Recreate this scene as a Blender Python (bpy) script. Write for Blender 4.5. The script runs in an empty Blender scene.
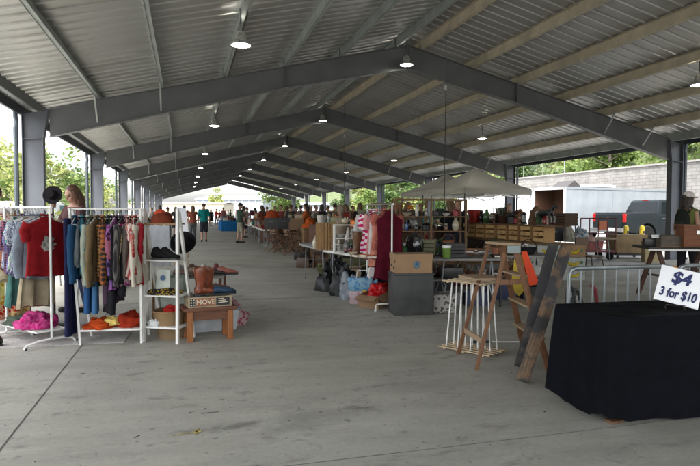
import bpy, bmesh, math, random
from mathutils import Vector, Matrix, noise
R = math.radians
PI = math.pi
sc = bpy.context.scene
col = sc.collection
random.seed(7)
H, FPX, YAW, PIT, ROL, CX = 1.4, 567.9, .2807, .0363, .0035, -5.54

# ---- a survey of the photograph: a pixel's viewing ray met with a floor or a distance gives a real place
def ray(px, py):
    u, v = px - 350, py - 233
    c, s = math.cos(ROL), math.sin(ROL); u, v = u*c + v*s, -u*s + v*c
    x = u/FPX; z = -v/FPX
    c, s = math.cos(PIT), math.sin(PIT); y, z = c + z*s, -s + z*c
    c, s = math.cos(YAW), math.sin(YAW)
    return x*c + y*s, -x*s + y*c, z
def G(px, py, z=0.0):
    r = ray(px, py); t = (z - H)/r[2]
    return (CX + r[0]*t, r[1]*t)
def D(px, d):
    r = ray(px, 213)
    return (CX + r[0]*d, r[1]*d)

# ---------------------------------------------------------------- materials
MATS = {}
KIDS = {}
def _base(name, rough=.6, metal=0.0):
    m = bpy.data.materials.new(name); m.use_nodes = True
    nt = m.node_tree; b = nt.nodes['Principled BSDF']
    b.inputs['Roughness'].default_value = rough; b.inputs['Metallic'].default_value = metal
    return m, nt, b
def mat(c, rough=.6, metal=0.0, var=.12, scale=9.0, bump=0.0, bscale=60.0, key=None, pat=None, c2=None, trans=0.0, emit=None, alpha=None, coat=0.0, spec=None, bd=.01):
    k = key or ('m', tuple(c), rough, metal, var, scale, bump, pat, c2, trans, emit, spec, coat, bump)
    if k in MATS: return MATS[k]
    m, nt, b = _base('material', rough, metal)
    L = nt.links.new; N = nt.nodes.new
    tc = N('ShaderNodeTexCoord')
    col4 = (*c, 1)
    def rgb(x):
        n = N('ShaderNodeRGB'); n.outputs[0].default_value = (*x, 1); return n.outputs[0]
    src = rgb(c)
    if pat:
        mx = N('ShaderNodeMix'); mx.data_type = 'RGBA'
        c2 = c2 or (.8, .8, .8)
        if pat == 'stripe':
            w = N('ShaderNodeTexWave'); w.bands_direction = 'Z'; w.inputs['Scale'].default_value = scale; L(tc.outputs['Object'], w.inputs[0])
            r = N('ShaderNodeValToRGB'); r.color_ramp.interpolation = 'CONSTANT'; r.color_ramp.elements[1].position = .5; L(w.outputs['Fac'], r.inputs[0]); f = r.outputs[0]
        elif pat == 'vstripe':
            w = N('ShaderNodeTexWave'); w.bands_direction = 'Y'; w.inputs['Scale'].default_value = scale; L(tc.outputs['Object'], w.inputs[0]); f = w.outputs['Fac']
        elif pat == 'plaid':
            a = N('ShaderNodeTexWave'); a.bands_direction = 'Z'; a.inputs['Scale'].default_value = scale; L(tc.outputs['Object'], a.inputs[0])
            d = N('ShaderNodeTexWave'); d.bands_direction = 'Y'; d.inputs['Scale'].default_value = scale; L(tc.outputs['Object'], d.inputs[0])
            q = N('ShaderNodeMath'); q.operation = 'ADD'; L(a.outputs['Fac'], q.inputs[0]); L(d.outputs['Fac'], q.inputs[1])
            r = N('ShaderNodeValToRGB'); r.color_ramp.interpolation = 'CONSTANT'; r.color_ramp.elements[1].position = .34; e_ = r.color_ramp.elements.new(.62); e_.color = (1, 1, 1, 1); r.color_ramp.elements[1].color = (.45, .45, .45, 1)
            h = N('ShaderNodeMath'); h.operation = 'MULTIPLY'; h.inputs[1].default_value = .5; L(q.outputs[0], h.inputs[0]); L(h.outputs[0], r.inputs[0]); f = r.outputs[0]
        else:                                    # floral / speckle: cells and blobs
            dn = N('ShaderNodeTexNoise'); dn.inputs['Scale'].default_value = scale*1.6; dn.inputs['Detail'].default_value = 4; L(tc.outputs['Object'], dn.inputs[0])
            va = N('ShaderNodeVectorMath'); va.operation = 'MULTIPLY_ADD'; L(dn.outputs['Color'], va.inputs[0]); va.inputs[1].default_value = (.9/scale,)*3; L(tc.outputs['Object'], va.inputs[2])
            v = N('ShaderNodeTexVoronoi'); v.inputs['Scale'].default_value = scale*1.9; L(va.outputs[0], v.inputs['Vector'])
            r = N('ShaderNodeValToRGB'); r.color_ramp.elements[0].position = .34; r.color_ramp.elements[1].position = .50
            L(v.outputs['Distance'], r.inputs[0]); f = r.outputs[0]
        L(f, mx.inputs[0]); L(src, mx.inputs[6]); L(rgb(c2), mx.inputs[7]); src = mx.outputs[2]
        if pat == 'floral':
            v2 = N('ShaderNodeTexVoronoi'); v2.inputs['Scale'].default_value = scale*.6; L(tc.outputs['Object'], v2.inputs[0])
            hs = N('ShaderNodeHueSaturation'); hs.inputs['Saturation'].default_value = 1.1; L(src, hs.inputs['Color'])
            sp = N('ShaderNodeSeparateColor'); L(v2.outputs['Color'], sp.inputs[0])
            mr = N('ShaderNodeMapRange'); mr.inputs[3].default_value = .38; mr.inputs[4].default_value = .62; L(sp.outputs[0], mr.inputs[0]); L(mr.outputs[0], hs.inputs['Hue']); src = hs.outputs[0]
    if var:
        n = N('ShaderNodeTexNoise'); n.inputs['Scale'].default_value = 3.0 if pat else scale; n.inputs['Detail'].default_value = 6; L(tc.outputs['Object'], n.inputs[0])
        mr = N('ShaderNodeMapRange'); mr.inputs[1].default_value = .3; mr.inputs[2].default_value = .7; mr.inputs[3].default_value = 1-var*1.6; mr.inputs[4].default_value = 1+var; L(n.outputs[0], mr.inputs[0])
        mm = N('ShaderNodeMix'); mm.data_type = 'RGBA'; mm.blend_type = 'MULTIPLY'; mm.inputs[0].default_value = 1
        L(src, mm.inputs[6]); L(mr.outputs[0], mm.inputs[7]); src = mm.outputs[2]
        rr = N('ShaderNodeMapRange'); rr.inputs[3].default_value = max(0, rough-.12); rr.inputs[4].default_value = min(1, rough+.12); L(n.outputs[0], rr.inputs[0]); L(rr.outputs[0], b.inputs['Roughness'])
    L(src, b.inputs['Base Color'])
    if bump:
        n = N('ShaderNodeTexNoise'); n.inputs['Scale'].default_value = bscale; n.inputs['Detail'].default_value = 4; L(tc.outputs['Object'], n.inputs[0])
        bp = N('ShaderNodeBump'); bp.inputs['Strength'].default_value = bump; bp.inputs['Distance'].default_value = bd; L(n.outputs[0], bp.inputs['Height']); L(bp.outputs[0], b.inputs['Normal'])
    if spec is not None: b.inputs['Specular IOR Level'].default_value = spec
    if trans: b.inputs['Transmission Weight'].default_value = trans
    if coat: b.inputs['Coat Weight'].default_value = coat; b.inputs['Coat Roughness'].default_value = .08
    if emit: b.inputs['Emission Color'].default_value = (1, .95, .85, 1); b.inputs['Emission Strength'].default_value = emit
    if alpha is not None: b.inputs['Alpha'].default_value = alpha
    MATS[k] = m; return m
def wood(c, dark=.45, stretch=(1, 1, 14), scale=6.0, rough=.65, weather=0.0):
    k = ('wood', c, dark, stretch, scale, weather)
    if k in MATS: return MATS[k]
    m, nt, b = _base('wood', rough); L = nt.links.new; N = nt.nodes.new
    tc = N('ShaderNodeTexCoord'); mp = N('ShaderNodeMapping'); L(tc.outputs['Object'], mp.inputs[0])
    mp.inputs['Scale'].default_value = tuple(14/s for s in stretch)
    n = N('ShaderNodeTexNoise'); n.inputs['Scale'].default_value = scale; n.inputs['Detail'].default_value = 8; n.inputs['Distortion'].default_value = .6; L(mp.outputs[0], n.inputs[0])
    r = N('ShaderNodeValToRGB'); r.color_ramp.elements[0].position = .3; r.color_ramp.elements[1].position = .68
    r.color_ramp.elements[0].color = tuple(x*dark for x in c)+(1,); r.color_ramp.elements[1].color = (*c, 1)
    L(n.outputs[0], r.inputs[0]); src = r.outputs[0]
    if weather:
        w = N('ShaderNodeTexNoise'); w.inputs['Scale'].default_value = 4.5; w.inputs['Detail'].default_value = 5; L(tc.outputs['Object'], w.inputs[0])
        wr = N('ShaderNodeValToRGB'); wr.color_ramp.elements[0].position = .5-weather*.12; wr.color_ramp.elements[1].position = .5-weather*.12+.07
        mx = N('ShaderNodeMix'); mx.data_type = 'RGBA'; L(w.outputs[0], wr.inputs[0]); L(wr.outputs[0], mx.inputs[0]); L(src, mx.inputs[6]); mx.inputs[7].default_value = (.012, .012, .014, 1); src = mx.outputs[2]
    L(src, b.inputs['Base Color'])
    bp = N('ShaderNodeBump'); bp.inputs['Strength'].default_value = .25; bp.inputs['Distance'].default_value = .004; L(n.outputs[0], bp.inputs['Height']); L(bp.outputs[0], b.inputs['Normal'])
    MATS[k] = m; return m

# ---------------------------------------------------------------- mesh builder
class MB:
    def __init__(s): s.v = []; s.f = []; s.mi = []; s.flat = set()
    def add(s, vs, fs, m=0):
        o = len(s.v); s.v += [tuple(q) for q in vs]
        for f in fs: s.f.append(tuple(i+o for i in f)); s.mi.append(m)
        return s
    def box(s, c, d, rz=0, m=0, rx=0, ry=0):
        M = Matrix.Rotation(rz, 3, 'Z') @ Matrix.Rotation(ry, 3, 'Y') @ Matrix.Rotation(rx, 3, 'X'); c = Vector(c)
        vs = [c + M @ Vector((x*d[0]/2, y*d[1]/2, z*d[2]/2)) for x in (-1, 1) for y in (-1, 1) for z in (-1, 1)]
        return s.add(vs, [(0, 1, 3, 2), (4, 6, 7, 5), (0, 4, 5, 1), (2, 3, 7, 6), (0, 2, 6, 4), (1, 5, 7, 3)], m)
    def bar(s, a, b, w, h, m=0, up=(0, 0, 1)):
        a, b = Vector(a), Vector(b); d = (b-a).normalized(); u = Vector(up)
        x = d.cross(u)
        if x.length < 1e-4: x = d.cross(Vector((1, 0, 0)))
        x.normalize(); y = x.cross(d)
        vs = [p + x*(i*w/2) + y*(j*h/2) for p in (a, b) for i, j in ((-1, -1), (1, -1), (1, 1), (-1, 1))]
        return s.add(vs, [(0, 3, 2, 1), (4, 5, 6, 7), (0, 1, 5, 4), (1, 2, 6, 5), (2, 3, 7, 6), (3, 0, 4, 7)], m)
    def loft(s, rings, m=0, caps=True, closed=True):
        n = len(rings[0]); vs = [p for r in rings for p in r]; fs = []
        for i in range(len(rings)-1):
            for j in range(n if closed else n-1):
                k = (j+1) % n
                fs.append((i*n+j, i*n+k, (i+1)*n+k, (i+1)*n+j))
        if caps and closed: fs += [tuple(range(n-1, -1, -1)), tuple((len(rings)-1)*n+j for j in range(n))]
        return s.add(vs, fs, m)
    def tube(s, pts, r, seg=8, m=0, caps=True):
        pts = [Vector(p) for p in pts]; n = len(pts); rs = r if isinstance(r, (list, tuple)) else [r]*n
        rings = []; ref = None
        for i, p in enumerate(pts):
            d = (pts[min(i+1, n-1)]-pts[max(i-1, 0)]).normalized()
            if ref is None: ref = d.cross(Vector((0, 0, 1)));  ref = d.cross(Vector((1, 0, 0))) if ref.length < .05 else ref
            x = (ref - d*ref.dot(d)).normalized(); ref = x; y = d.cross(x)
            rings.append([p + x*(rs[i]*math.cos(a)) + y*(rs[i]*math.sin(a)) for a in (2*PI*k/seg for k in range(seg))])
        return s.loft(rings, m, caps)
    def lathe(s, prof, c=(0, 0, 0), seg=16, m=0, sx=1, sy=1, caps=True):
        rings = [[(c[0]+r*sx*math.cos(a), c[1]+r*sy*math.sin(a), c[2]+z) for a in (2*PI*k/seg for k in range(seg))] for r, z in prof]
        return s.loft(rings, m, caps)
    def ell(s, c, r, m=0, seg=12, rings=8, M=None):
        c = Vector(c); rr = []
        for i in range(rings+1):
            t = -PI/2 + PI*i/rings; t = max(min(t, PI/2-.04), -PI/2+.04)
            ring = []
            for k in range(seg):
                a = 2*PI*k/seg; p = Vector((r[0]*math.cos(t)*math.cos(a), r[1]*math.cos(t)*math.sin(a), r[2]*math.sin(t)))
                ring.append(c + (M @ p if M else p))
            rr.append(ring)
        return s.loft(rr, m)
    def prism(s, poly, y0, y1, m=0, axis='Y'):
        def P(u, w, y): return (u, y, w) if axis == 'Y' else ((y, u, w) if axis == 'X' else (u, w, y))
        n = len(poly); vs = [P(u, w, y0) for u, w in poly] + [P(u, w, y1) for u, w in poly]
        fs = [tuple(range(n)), tuple(range(2*n-1, n-1, -1))] + [(i, i+n, (i+1) % n+n, (i+1) % n) for i in range(n)]
        return s.add(vs, fs, m)
    def build(s, name, mats, parent=None, loc=(0, 0, 0), rz=0, smooth=35, bevel=0, seg=2, label=None, **tags):
        me = bpy.data.meshes.new(name); me.from_pydata(s.v, [], s.f)
        mats = mats if isinstance(mats, (list, tuple)) else [mats]
        for q in mats: me.materials.append(q)
        me.polygons.foreach_set('material_index', s.mi)
        bm = bmesh.new(); bm.from_mesh(me); bmesh.ops.recalc_face_normals(bm, faces=bm.faces)
        if bevel:
            ed = [e for e in bm.edges if len(e.link_faces) == 2 and e.calc_face_angle(0) > .6]
            bmesh.ops.bevel(bm, geom=ed, offset=bevel, segments=seg, affect='EDGES', profile=.6, clamp_overlap=True)
        bm.to_mesh(me); bm.free()
        if smooth:
            me.polygons.foreach_set('use_smooth', [True]*len(me.polygons)); me.set_sharp_from_angle(angle=R(smooth))
        o = bpy.data.objects.new(name, me); col.objects.link(o); o.location = loc; o.rotation_euler = (0, 0, rz)
        if parent: o.parent = parent; KIDS.setdefault(parent.name, []).append(o)
        if label: o['label'] = label
        for k, q in tags.items(): o[k] = q
        return o
def T(name, label, cat, loc=(0, 0, 0), rz=0, group=None):
    o = bpy.data.objects.new(name, None); col.objects.link(o); o.empty_display_size = .1
    loc = tuple(loc)+(0,)*(3-len(loc)); o.location = loc; o.rotation_euler = (0, 0, rz)
    o['label'] = label; o['category'] = cat
    if group: o['group'] = group
    return o
def tag(o, label, cat, group=None):
    o['label'] = label; o['category'] = cat
    if group: o['group'] = group
    return o
def copy_thing(root, loc, rz=None, label=None, group=None, scale=None):
    def cp(o, par):
        c = o.copy(); col.objects.link(c)
        if par: c.parent = par; KIDS.setdefault(par.name, []).append(c)
        for k in KIDS.get(o.name, []): cp(k, c)
        return c
    r = cp(root, None); loc = tuple(loc)+(0,)*(3-len(loc)); r.location = loc
    if rz is not None: r.rotation_euler = (0, 0, rz)
    if scale: r.scale = scale if isinstance(scale, tuple) else (scale,)*3
    if label: r['label'] = label
    if group: r['group'] = group
    return r

# ---------------------------------------------------------------- camera, world, sun
cam = bpy.data.objects.new('camera', bpy.data.cameras.new('camera')); col.objects.link(cam); sc.camera = cam
cam.data.sensor_width = 36; cam.data.lens = FPX/700*36; cam.data.clip_start = .1; cam.data.clip_end = 2000
f = Vector((math.sin(YAW)*math.cos(PIT), math.cos(YAW)*math.cos(PIT), -math.sin(PIT)))
r = Vector((math.cos(YAW), -math.sin(YAW), 0)); u = r.cross(f)
r2 = r*math.cos(ROL) + u*math.sin(ROL); u2 = -r*math.sin(ROL) + u*math.cos(ROL)
cam.matrix_world = Matrix(((r2.x, u2.x, -f.x, CX), (r2.y, u2.y, -f.y, 0), (r2.z, u2.z, -f.z, H), (0, 0, 0, 1)))

SUN_EL, SUN_AZ = 61, 220                     # azimuth clockwise from +Y: behind the camera, a little to the left
w = bpy.data.worlds.new('World'); sc.world = w; w.use_nodes = True
nt = w.node_tree; bg = nt.nodes['Background']; sky = nt.nodes.new('ShaderNodeTexSky'); sky.sky_type = 'NISHITA'; sky.sun_disc = False
sky.sun_elevation = R(SUN_EL); sky.sun_rotation = R(SUN_AZ); sky.dust_density = 4.0; sky.air_density = 1.0; sky.ozone_density = .6
hs = nt.nodes.new('ShaderNodeHueSaturation'); hs.inputs['Saturation'].default_value = .34; hs.inputs['Value'].default_value = 1.2; nt.links.new(sky.outputs[0], hs.inputs['Color']); nt.links.new(hs.outputs[0], bg.inputs[0]); bg.inputs[1].default_value = .15
sd = Vector((math.sin(R(SUN_AZ))*math.cos(R(SUN_EL)), math.cos(R(SUN_AZ))*math.cos(R(SUN_EL)), math.sin(R(SUN_EL))))
sun = bpy.data.objects.new('sun', bpy.data.lights.new('sun', 'SUN')); col.objects.link(sun)
sun.data.energy = 1.5; sun.data.angle = R(12); sun.data.color = (1, .96, .9); sun.rotation_euler = sd.to_track_quat('Z', 'Y').to_euler(); sun.location = (0, 0, 40)
sc.view_settings.view_transform = 'Standard'; sc.view_settings.look = 'None'; sc.view_settings.gamma = 1; sc.view_settings.exposure = EXPOSURE = 2.2
sc.view_settings.use_curve_mapping = False
sc.render.engine = 'CYCLES'; sc.cycles.use_denoising = True; sc.cycles.max_bounces = 8; sc.cycles.diffuse_bounces = 5
sc.cycles.transparent_max_bounces = 12; sc.cycles.sample_clamp_indirect = 6; sc.cycles.caustics_reflective = False; sc.cycles.caustics_refractive = False
# ================================================================ ground and terrain
def concrete():
    m, nt, b = _base('concrete', .7); L = nt.links.new; N = nt.nodes.new
    tc = N('ShaderNodeTexCoord'); P = tc.outputs['Object']
    def nz(sc_, det=6, rough=.6, mp=None):
        n = N('ShaderNodeTexNoise'); n.inputs['Scale'].default_value = sc_; n.inputs['Detail'].default_value = det; n.inputs['Roughness'].default_value = rough
        if mp:
            q = N('ShaderNodeMapping'); q.inputs['Scale'].default_value = mp; L(P, q.inputs[0]); L(q.outputs[0], n.inputs[0])
        else: L(P, n.inputs[0])
        return n.outputs[0]
    def rmp(x, a, b_, c, d):
        q = N('ShaderNodeMapRange'); q.inputs[1].default_value = a; q.inputs[2].default_value = b_; q.inputs[3].default_value = c; q.inputs[4].default_value = d; L(x, q.inputs[0]); return q.outputs[0]
    def mul(a, b_):
        q = N('ShaderNodeMath'); q.operation = 'MULTIPLY'; L(a, q.inputs[0]); L(b_, q.inputs[1]); return q.outputs[0]
    big = rmp(nz(.5, 5), .3, .7, .78, 1.12)
    trowel = rmp(nz(1.1, 7, .65, (1, 4, 1)), .3, .7, .84, 1.1)
    fine = rmp(nz(26, 8, .7), .25, .75, .84, 1.12)
    grit = rmp(nz(190, 3, .7), .3, .7, .93, 1.06)
    spots = rmp(nz(5.5, 3, .5), .63, .71, 1, .74)
    dots = rmp(nz(15, 2, .4), .69, .73, 1, .62)
    dens = rmp(nz(.42, 2), .36, .52, 0, 1)
    smear = rmp(nz(2.4, 5, .6, (1, 2.2, 1)), .58, .70, 1, .55)
    oil = rmp(nz(.9, 4, .55), .60, .76, 1, .6)          # where the spots gather
    def gate(x):
        q = N('ShaderNodeMix'); L(dens, q.inputs[0]); q.inputs[2].default_value = 1; L(x, q.inputs[3]); return q.outputs[0]
    v = mul(mul(mul(big, trowel), mul(fine, grit)), mul(mul(gate(spots), gate(dots)), mul(gate(smear), oil)))
    mx = N('ShaderNodeMix'); mx.data_type = 'RGBA'; mx.blend_type = 'MULTIPLY'; mx.inputs[0].default_value = 1
    tint = N('ShaderNodeMix'); tint.data_type = 'RGBA'; L(rmp(nz(.28, 3), .35, .65, 0, 1), tint.inputs[0]); tint.inputs[6].default_value = (.375, .362, .305, 1); tint.inputs[7].default_value = (.36, .352, .310, 1)
    L(tint.outputs[2], mx.inputs[6]); L(v, mx.inputs[7]); L(mx.outputs[2], b.inputs['Base Color'])
    L(rmp(nz(1.7, 5), .3, .7, .5, .8), b.inputs['Roughness'])
    bp = N('ShaderNodeBump'); bp.inputs['Strength'].default_value = .2; bp.inputs['Distance'].default_value = .003; L(nz(60, 6, .7), bp.inputs['Height']); L(bp.outputs[0], b.inputs['Normal'])
    return m
def sheet(name, x0, y0, x1, y1, z, m, th=0):
    b = MB()
    if th: b.box(((x0+x1)/2, (y0+y1)/2, z-th/2), (x1-x0, y1-y0, th))
    else: b.add([(x0, y0, z), (x1, y0, z), (x1, y1, z), (x0, y1, z)], [(0, 1, 2, 3)])
    o = b.build(name, m, smooth=0); o['kind'] = 'structure'; return o
sheet('ground', -900, -600, 900, 1300, -.13, mat((.17, .165, .155), .9, var=.15, scale=.4, bump=.3))
sheet('yard_paving', 9.35, -40, 24, 140, -.126, mat((.20, .195, .18), .85, var=.12, scale=.6, bump=.3))
sheet('side_road', -24, -40, -9.35, 140, -.126, mat((.30, .30, .28), .85, var=.10, scale=.5, bump=.3))
slab = sheet('floor', -9.3, -16, 9.3, 90, 0, concrete(), .13)
jm = mat((.15, .147, .135), .9, var=.2)
for i, (p, q) in enumerate((((-6.6, -12), (-6.6, 80)), ((0, -12), (0, 80)), ((5.9, -12), (5.9, 80)))):
    b = MB(); b.bar((p[0], p[1], .0035), (q[0], q[1], .0035), .0065, .002); b.build('floor_joint', jm)['kind'] = 'structure'
for y in (-3.0, 3.02, 9.1, 15.2, 21.3, 27.4, 33.5):
    b = MB(); b.bar((-9.2, y+.06, .0035), (9.2, y-.06, .0035), .0045, .002); b.build('floor_joint', jm)['kind'] = 'structure'

b = MB(); rd = random.Random(3); vs = []; fs = []
for k in range(1500):
    x = -7.5+rd.random()*9; y = 1.6+rd.random()**1.6*22; q = rd.uniform(.0015, .006)*(1 if rd.random() < .93 else 2.2); a = rd.random()*3; z = .001; o = len(vs)
    vs += [(x+q*math.cos(a), y+q*math.sin(a), z), (x-q*math.sin(a), y+q*.8*math.cos(a), z), (x-q*math.cos(a), y-q*math.sin(a), z), (x+q*math.sin(a), y-q*math.cos(a), z), (x, y, z+q*.7)]; fs += [(o, o+1, o+4), (o+1, o+2, o+4), (o+2, o+3, o+4), (o+3, o, o+4)]
o = b.add(vs, fs).build('grit', mat((.09, .08, .065), .9, var=.5, scale=3), smooth=0); tag(o, 'scattered grit and tiny crumbs on the concrete floor', 'grit'); o['kind'] = 'stuff'
# hill behind the retaining wall, on the right
def hz(x, y):
    t = max(0, x-25.2)
    k_ = min(1, max(0, (y-47)/9)); k_ = k_*k_*(3-2*k_)
    return 4.3*(1-k_) - .1*k_ + min(t, 30)*(.30+.04*k_) + .6*noise.noise(Vector((x*.08, y*.06, 3))) + max(0, t-30)*.05
b = MB(); nx, ny = 36, 60; vs = []
for j in range(ny+1):
    for i in range(nx+1):
        x = 25.2 + (i/nx)**1.3*150; y = -60 + 320*j/ny; vs.append((x, y, hz(x, y)))
b.add(vs, [(j*(nx+1)+i, j*(nx+1)+i+1, (j+1)*(nx+1)+i+1, (j+1)*(nx+1)+i) for j in range(ny) for i in range(nx)])
b.build('hill', mat((.075, .10, .030), .95, var=.35, scale=.9, bump=.8, bscale=3))['kind'] = 'structure'

def blocks(c, bw, bh):
    m, nt, b = _base('stone blocks', .85); L = nt.links.new; N = nt.nodes.new
    tc = N('ShaderNodeTexCoord'); mp = N('ShaderNodeMapping'); mp.inputs['Rotation'].default_value = (R(90), 0, R(90)); L(tc.outputs['Object'], mp.inputs[0])
    sp = N('ShaderNodeSeparateXYZ'); L(tc.outputs['Object'], sp.inputs[0]); cb = N('ShaderNodeCombineXYZ'); L(sp.outputs[1], cb.inputs[0]); L(sp.outputs[2], cb.inputs[1])
    br = N('ShaderNodeTexBrick'); br.inputs['Scale'].default_value = 1; br.inputs['Brick Width'].default_value = bw; br.inputs['Row Height'].default_value = bh; br.inputs['Mortar Size'].default_value = .018
    br.inputs['Color1'].default_value = (*[x*1.05 for x in c], 1); br.inputs['Color2'].default_value = (*[x*.88 for x in c], 1); br.inputs['Mortar'].default_value = (*[x*.66 for x in c], 1)
    L(cb.outputs[0], br.inputs[0])
    n = N('ShaderNodeTexNoise'); n.inputs['Scale'].default_value = 1.6; n.inputs['Detail'].default_value = 8; L(tc.outputs['Object'], n.inputs[0])
    mr = N('ShaderNodeMapRange'); mr.inputs[1].default_value = .3; mr.inputs[2].default_value = .7; mr.inputs[3].default_value = .78; mr.inputs[4].default_value = 1.12; L(n.outputs[0], mr.inputs[0])
    mx = N('ShaderNodeMix'); mx.data_type = 'RGBA'; mx.blend_type = 'MULTIPLY'; mx.inputs[0].default_value = 1; L(br.outputs[0], mx.inputs[6]); L(mr.outputs[0], mx.inputs[7]); L(mx.outputs[2], b.inputs['Base Color'])
    bp = N('ShaderNodeBump'); bp.inputs['Strength'].default_value = .7; bp.inputs['Distance'].default_value = .05; bp.invert = True; L(br.outputs['Fac'], bp.inputs['Height']); L(bp.outputs[0], b.inputs['Normal'])
    return m
rw = T('retaining_wall', 'long pale block retaining wall holding back the green hillside', 'wall')
b = MB(); ys = [-40+4*i for i in range(46)]
for i in range(45):
    h = 4.15 + .0*i; b.box((24.6, ys[i]+2, h/2-.13), (1.0, 4.0, h))
b = MB(); b.box((24.6, 4.5, 2.2), (1.0, 89, 4.7)); b.build('block_face', blocks((.225, .215, .20), .6, .22), rw)
b = MB()
for i in range(44): b.box((24.58, -38.5+2*i, 4.61), (1.14, 1.97, .12))
b.build('coping', mat((.24, .225, .21), .85), rw)
# chain link fence on the wall, beyond the canopy; back and bottom darkened: the shade seen between the slats is in their colour
fn = T('chain_link_fence', 'chain link fence with steel posts on top of the pale retaining wall', 'fence')
b = MB(); m = mat((.33, .34, .34), .45, .7)
for i in range(3): q = MB(); q.tube([(25.0, 41+3*i, 4.6), (25.0, 41+3*i, 6.6)], .035); q.build('post', m, fn)
b.tube([(25.0, 41, 6.55), (25.0, 47, 6.55)], .02); b.build('top_rail', m, fn)
b = MB()
for i in range(160):
    y = 41+i*.25
    if y > 45.2: break
    b.bar((25, y, 4.7), (25, min(y+1.8, 66), 6.5), .006, .006); b.bar((25, y, 6.5), (25, min(y+1.8, 66), 4.7), .006, .006)
b.build('mesh_panel', m, fn)

# ================================================================ trees
def leafmat(c, key):
    m, nt, b = _base('leaves', .6); L = nt.links.new; N = nt.nodes.new
    g = N('ShaderNodeNewGeometry'); tc = N('ShaderNodeTexCoord'); n = N('ShaderNodeTexNoise'); n.inputs['Scale'].default_value = 1.4; L(tc.outputs['Object'], n.inputs[0])
    ad = N('ShaderNodeMath'); ad.operation = 'ADD'; L(g.outputs['Random Per Island'], ad.inputs[0]); L(n.outputs[0], ad.inputs[1])
    r = N('ShaderNodeValToRGB'); r.color_ramp.elements[0].position = .25; r.color_ramp.elements[1].position = 1.3/1.5
    r.color_ramp.elements[0].color = tuple(x*.6 for x in c)+(1,); r.color_ramp.elements[1].color = tuple(min(1, x*1.7) for x in c)+(1,)
    L(ad.outputs[0], r.inputs[0]); L(r.outputs[0], b.inputs['Base Color'])
    tr = N('ShaderNodeBsdfTranslucent'); L(r.outputs[0], tr.inputs[0]); mx = N('ShaderNodeMixShader'); mx.inputs[0].default_value = .4
    L(b.outputs[0], mx.inputs[1]); L(tr.outputs[0], mx.inputs[2]); L(mx.outputs[0], nt.nodes['Material Output'].inputs[0])
    return m
LEAF = [leafmat((.085, .125, .03), 0), leafmat((.05, .085, .022), 1), leafmat((.17, .19, .06), 2)]
BARK = wood((.16, .13, .10), .5)
def make_tree(h, cr, seed, lm, n=2600, leaf=.16, label='', cat='tree', loc=(0, 0, 0), name='tree', low=.28, group=None):
    rd = random.Random(seed); t = T(name, label, cat, loc, rd.random()*6, group)
    tr = MB(); top = h*.8; lean = rd.uniform(-.06, .06)*h
    pts = [(lean*(k/6)**2, .1*math.sin(k+seed), top*k/6) for k in range(7)]
    tr.tube(pts, [h*.024*(1-k/7.5)+.01 for k in range(7)], 7); tips = []
    for k in range(11):
        z = h*(low + (.72-low)*k/11); a = k*2.4+seed; L_ = cr*(.55+.45*rd.random())*(1 - .35*k/11)
        base = (lean*(z/top)**2, .1, z); mid = (base[0]+L_*.5*math.cos(a), base[1]+L_*.5*math.sin(a), z+L_*.22); end = (base[0]+L_*math.cos(a), base[1]+L_*math.sin(a), z+L_*.6)
        tr.tube([base, mid, end], [h*.011, h*.007, .008], 5); tips += [mid, end]
    tips += [(pts[-1][0], 0, top), (pts[-2][0]+.2, .2, h*.88)]
    tr.build('trunk', BARK, t)
    cl = []
    for k in range(26):
        q = rd.choice(tips); s = cr*rd.uniform(.2, .42)
        cl.append((q[0]+rd.gauss(0, cr*.22), q[1]+rd.gauss(0, cr*.22), min(h*.96, q[2]+rd.gauss(0, cr*.2)), s))
    b = MB(); vs = []; fs = []
    for k in range(n):
        q = rd.choice(cl); d = Vector((rd.gauss(0, 1), rd.gauss(0, 1), rd.gauss(0, 1))); d.normalize(); d *= q[3]*(rd.random()**.45)
        c = Vector(q[:3])+Vector((d.x, d.y, d.z*.75)); s = leaf*rd.uniform(.6, 1.4)
        a = Vector((rd.gauss(0, 1), rd.gauss(0, 1), rd.gauss(0, .6))).normalized()*s; bb = a.cross(Vector((rd.gauss(0, 1), rd.gauss(0, 1), rd.gauss(0, 1)))).normalized()*s*.5
        o = len(vs); vs += [c-a, c+bb, c+a, c-bb]; fs.append((o, o+1, o+2, o+3))
    b.add(vs, fs); b.build('crown', lm, t, smooth=0); return t
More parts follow.
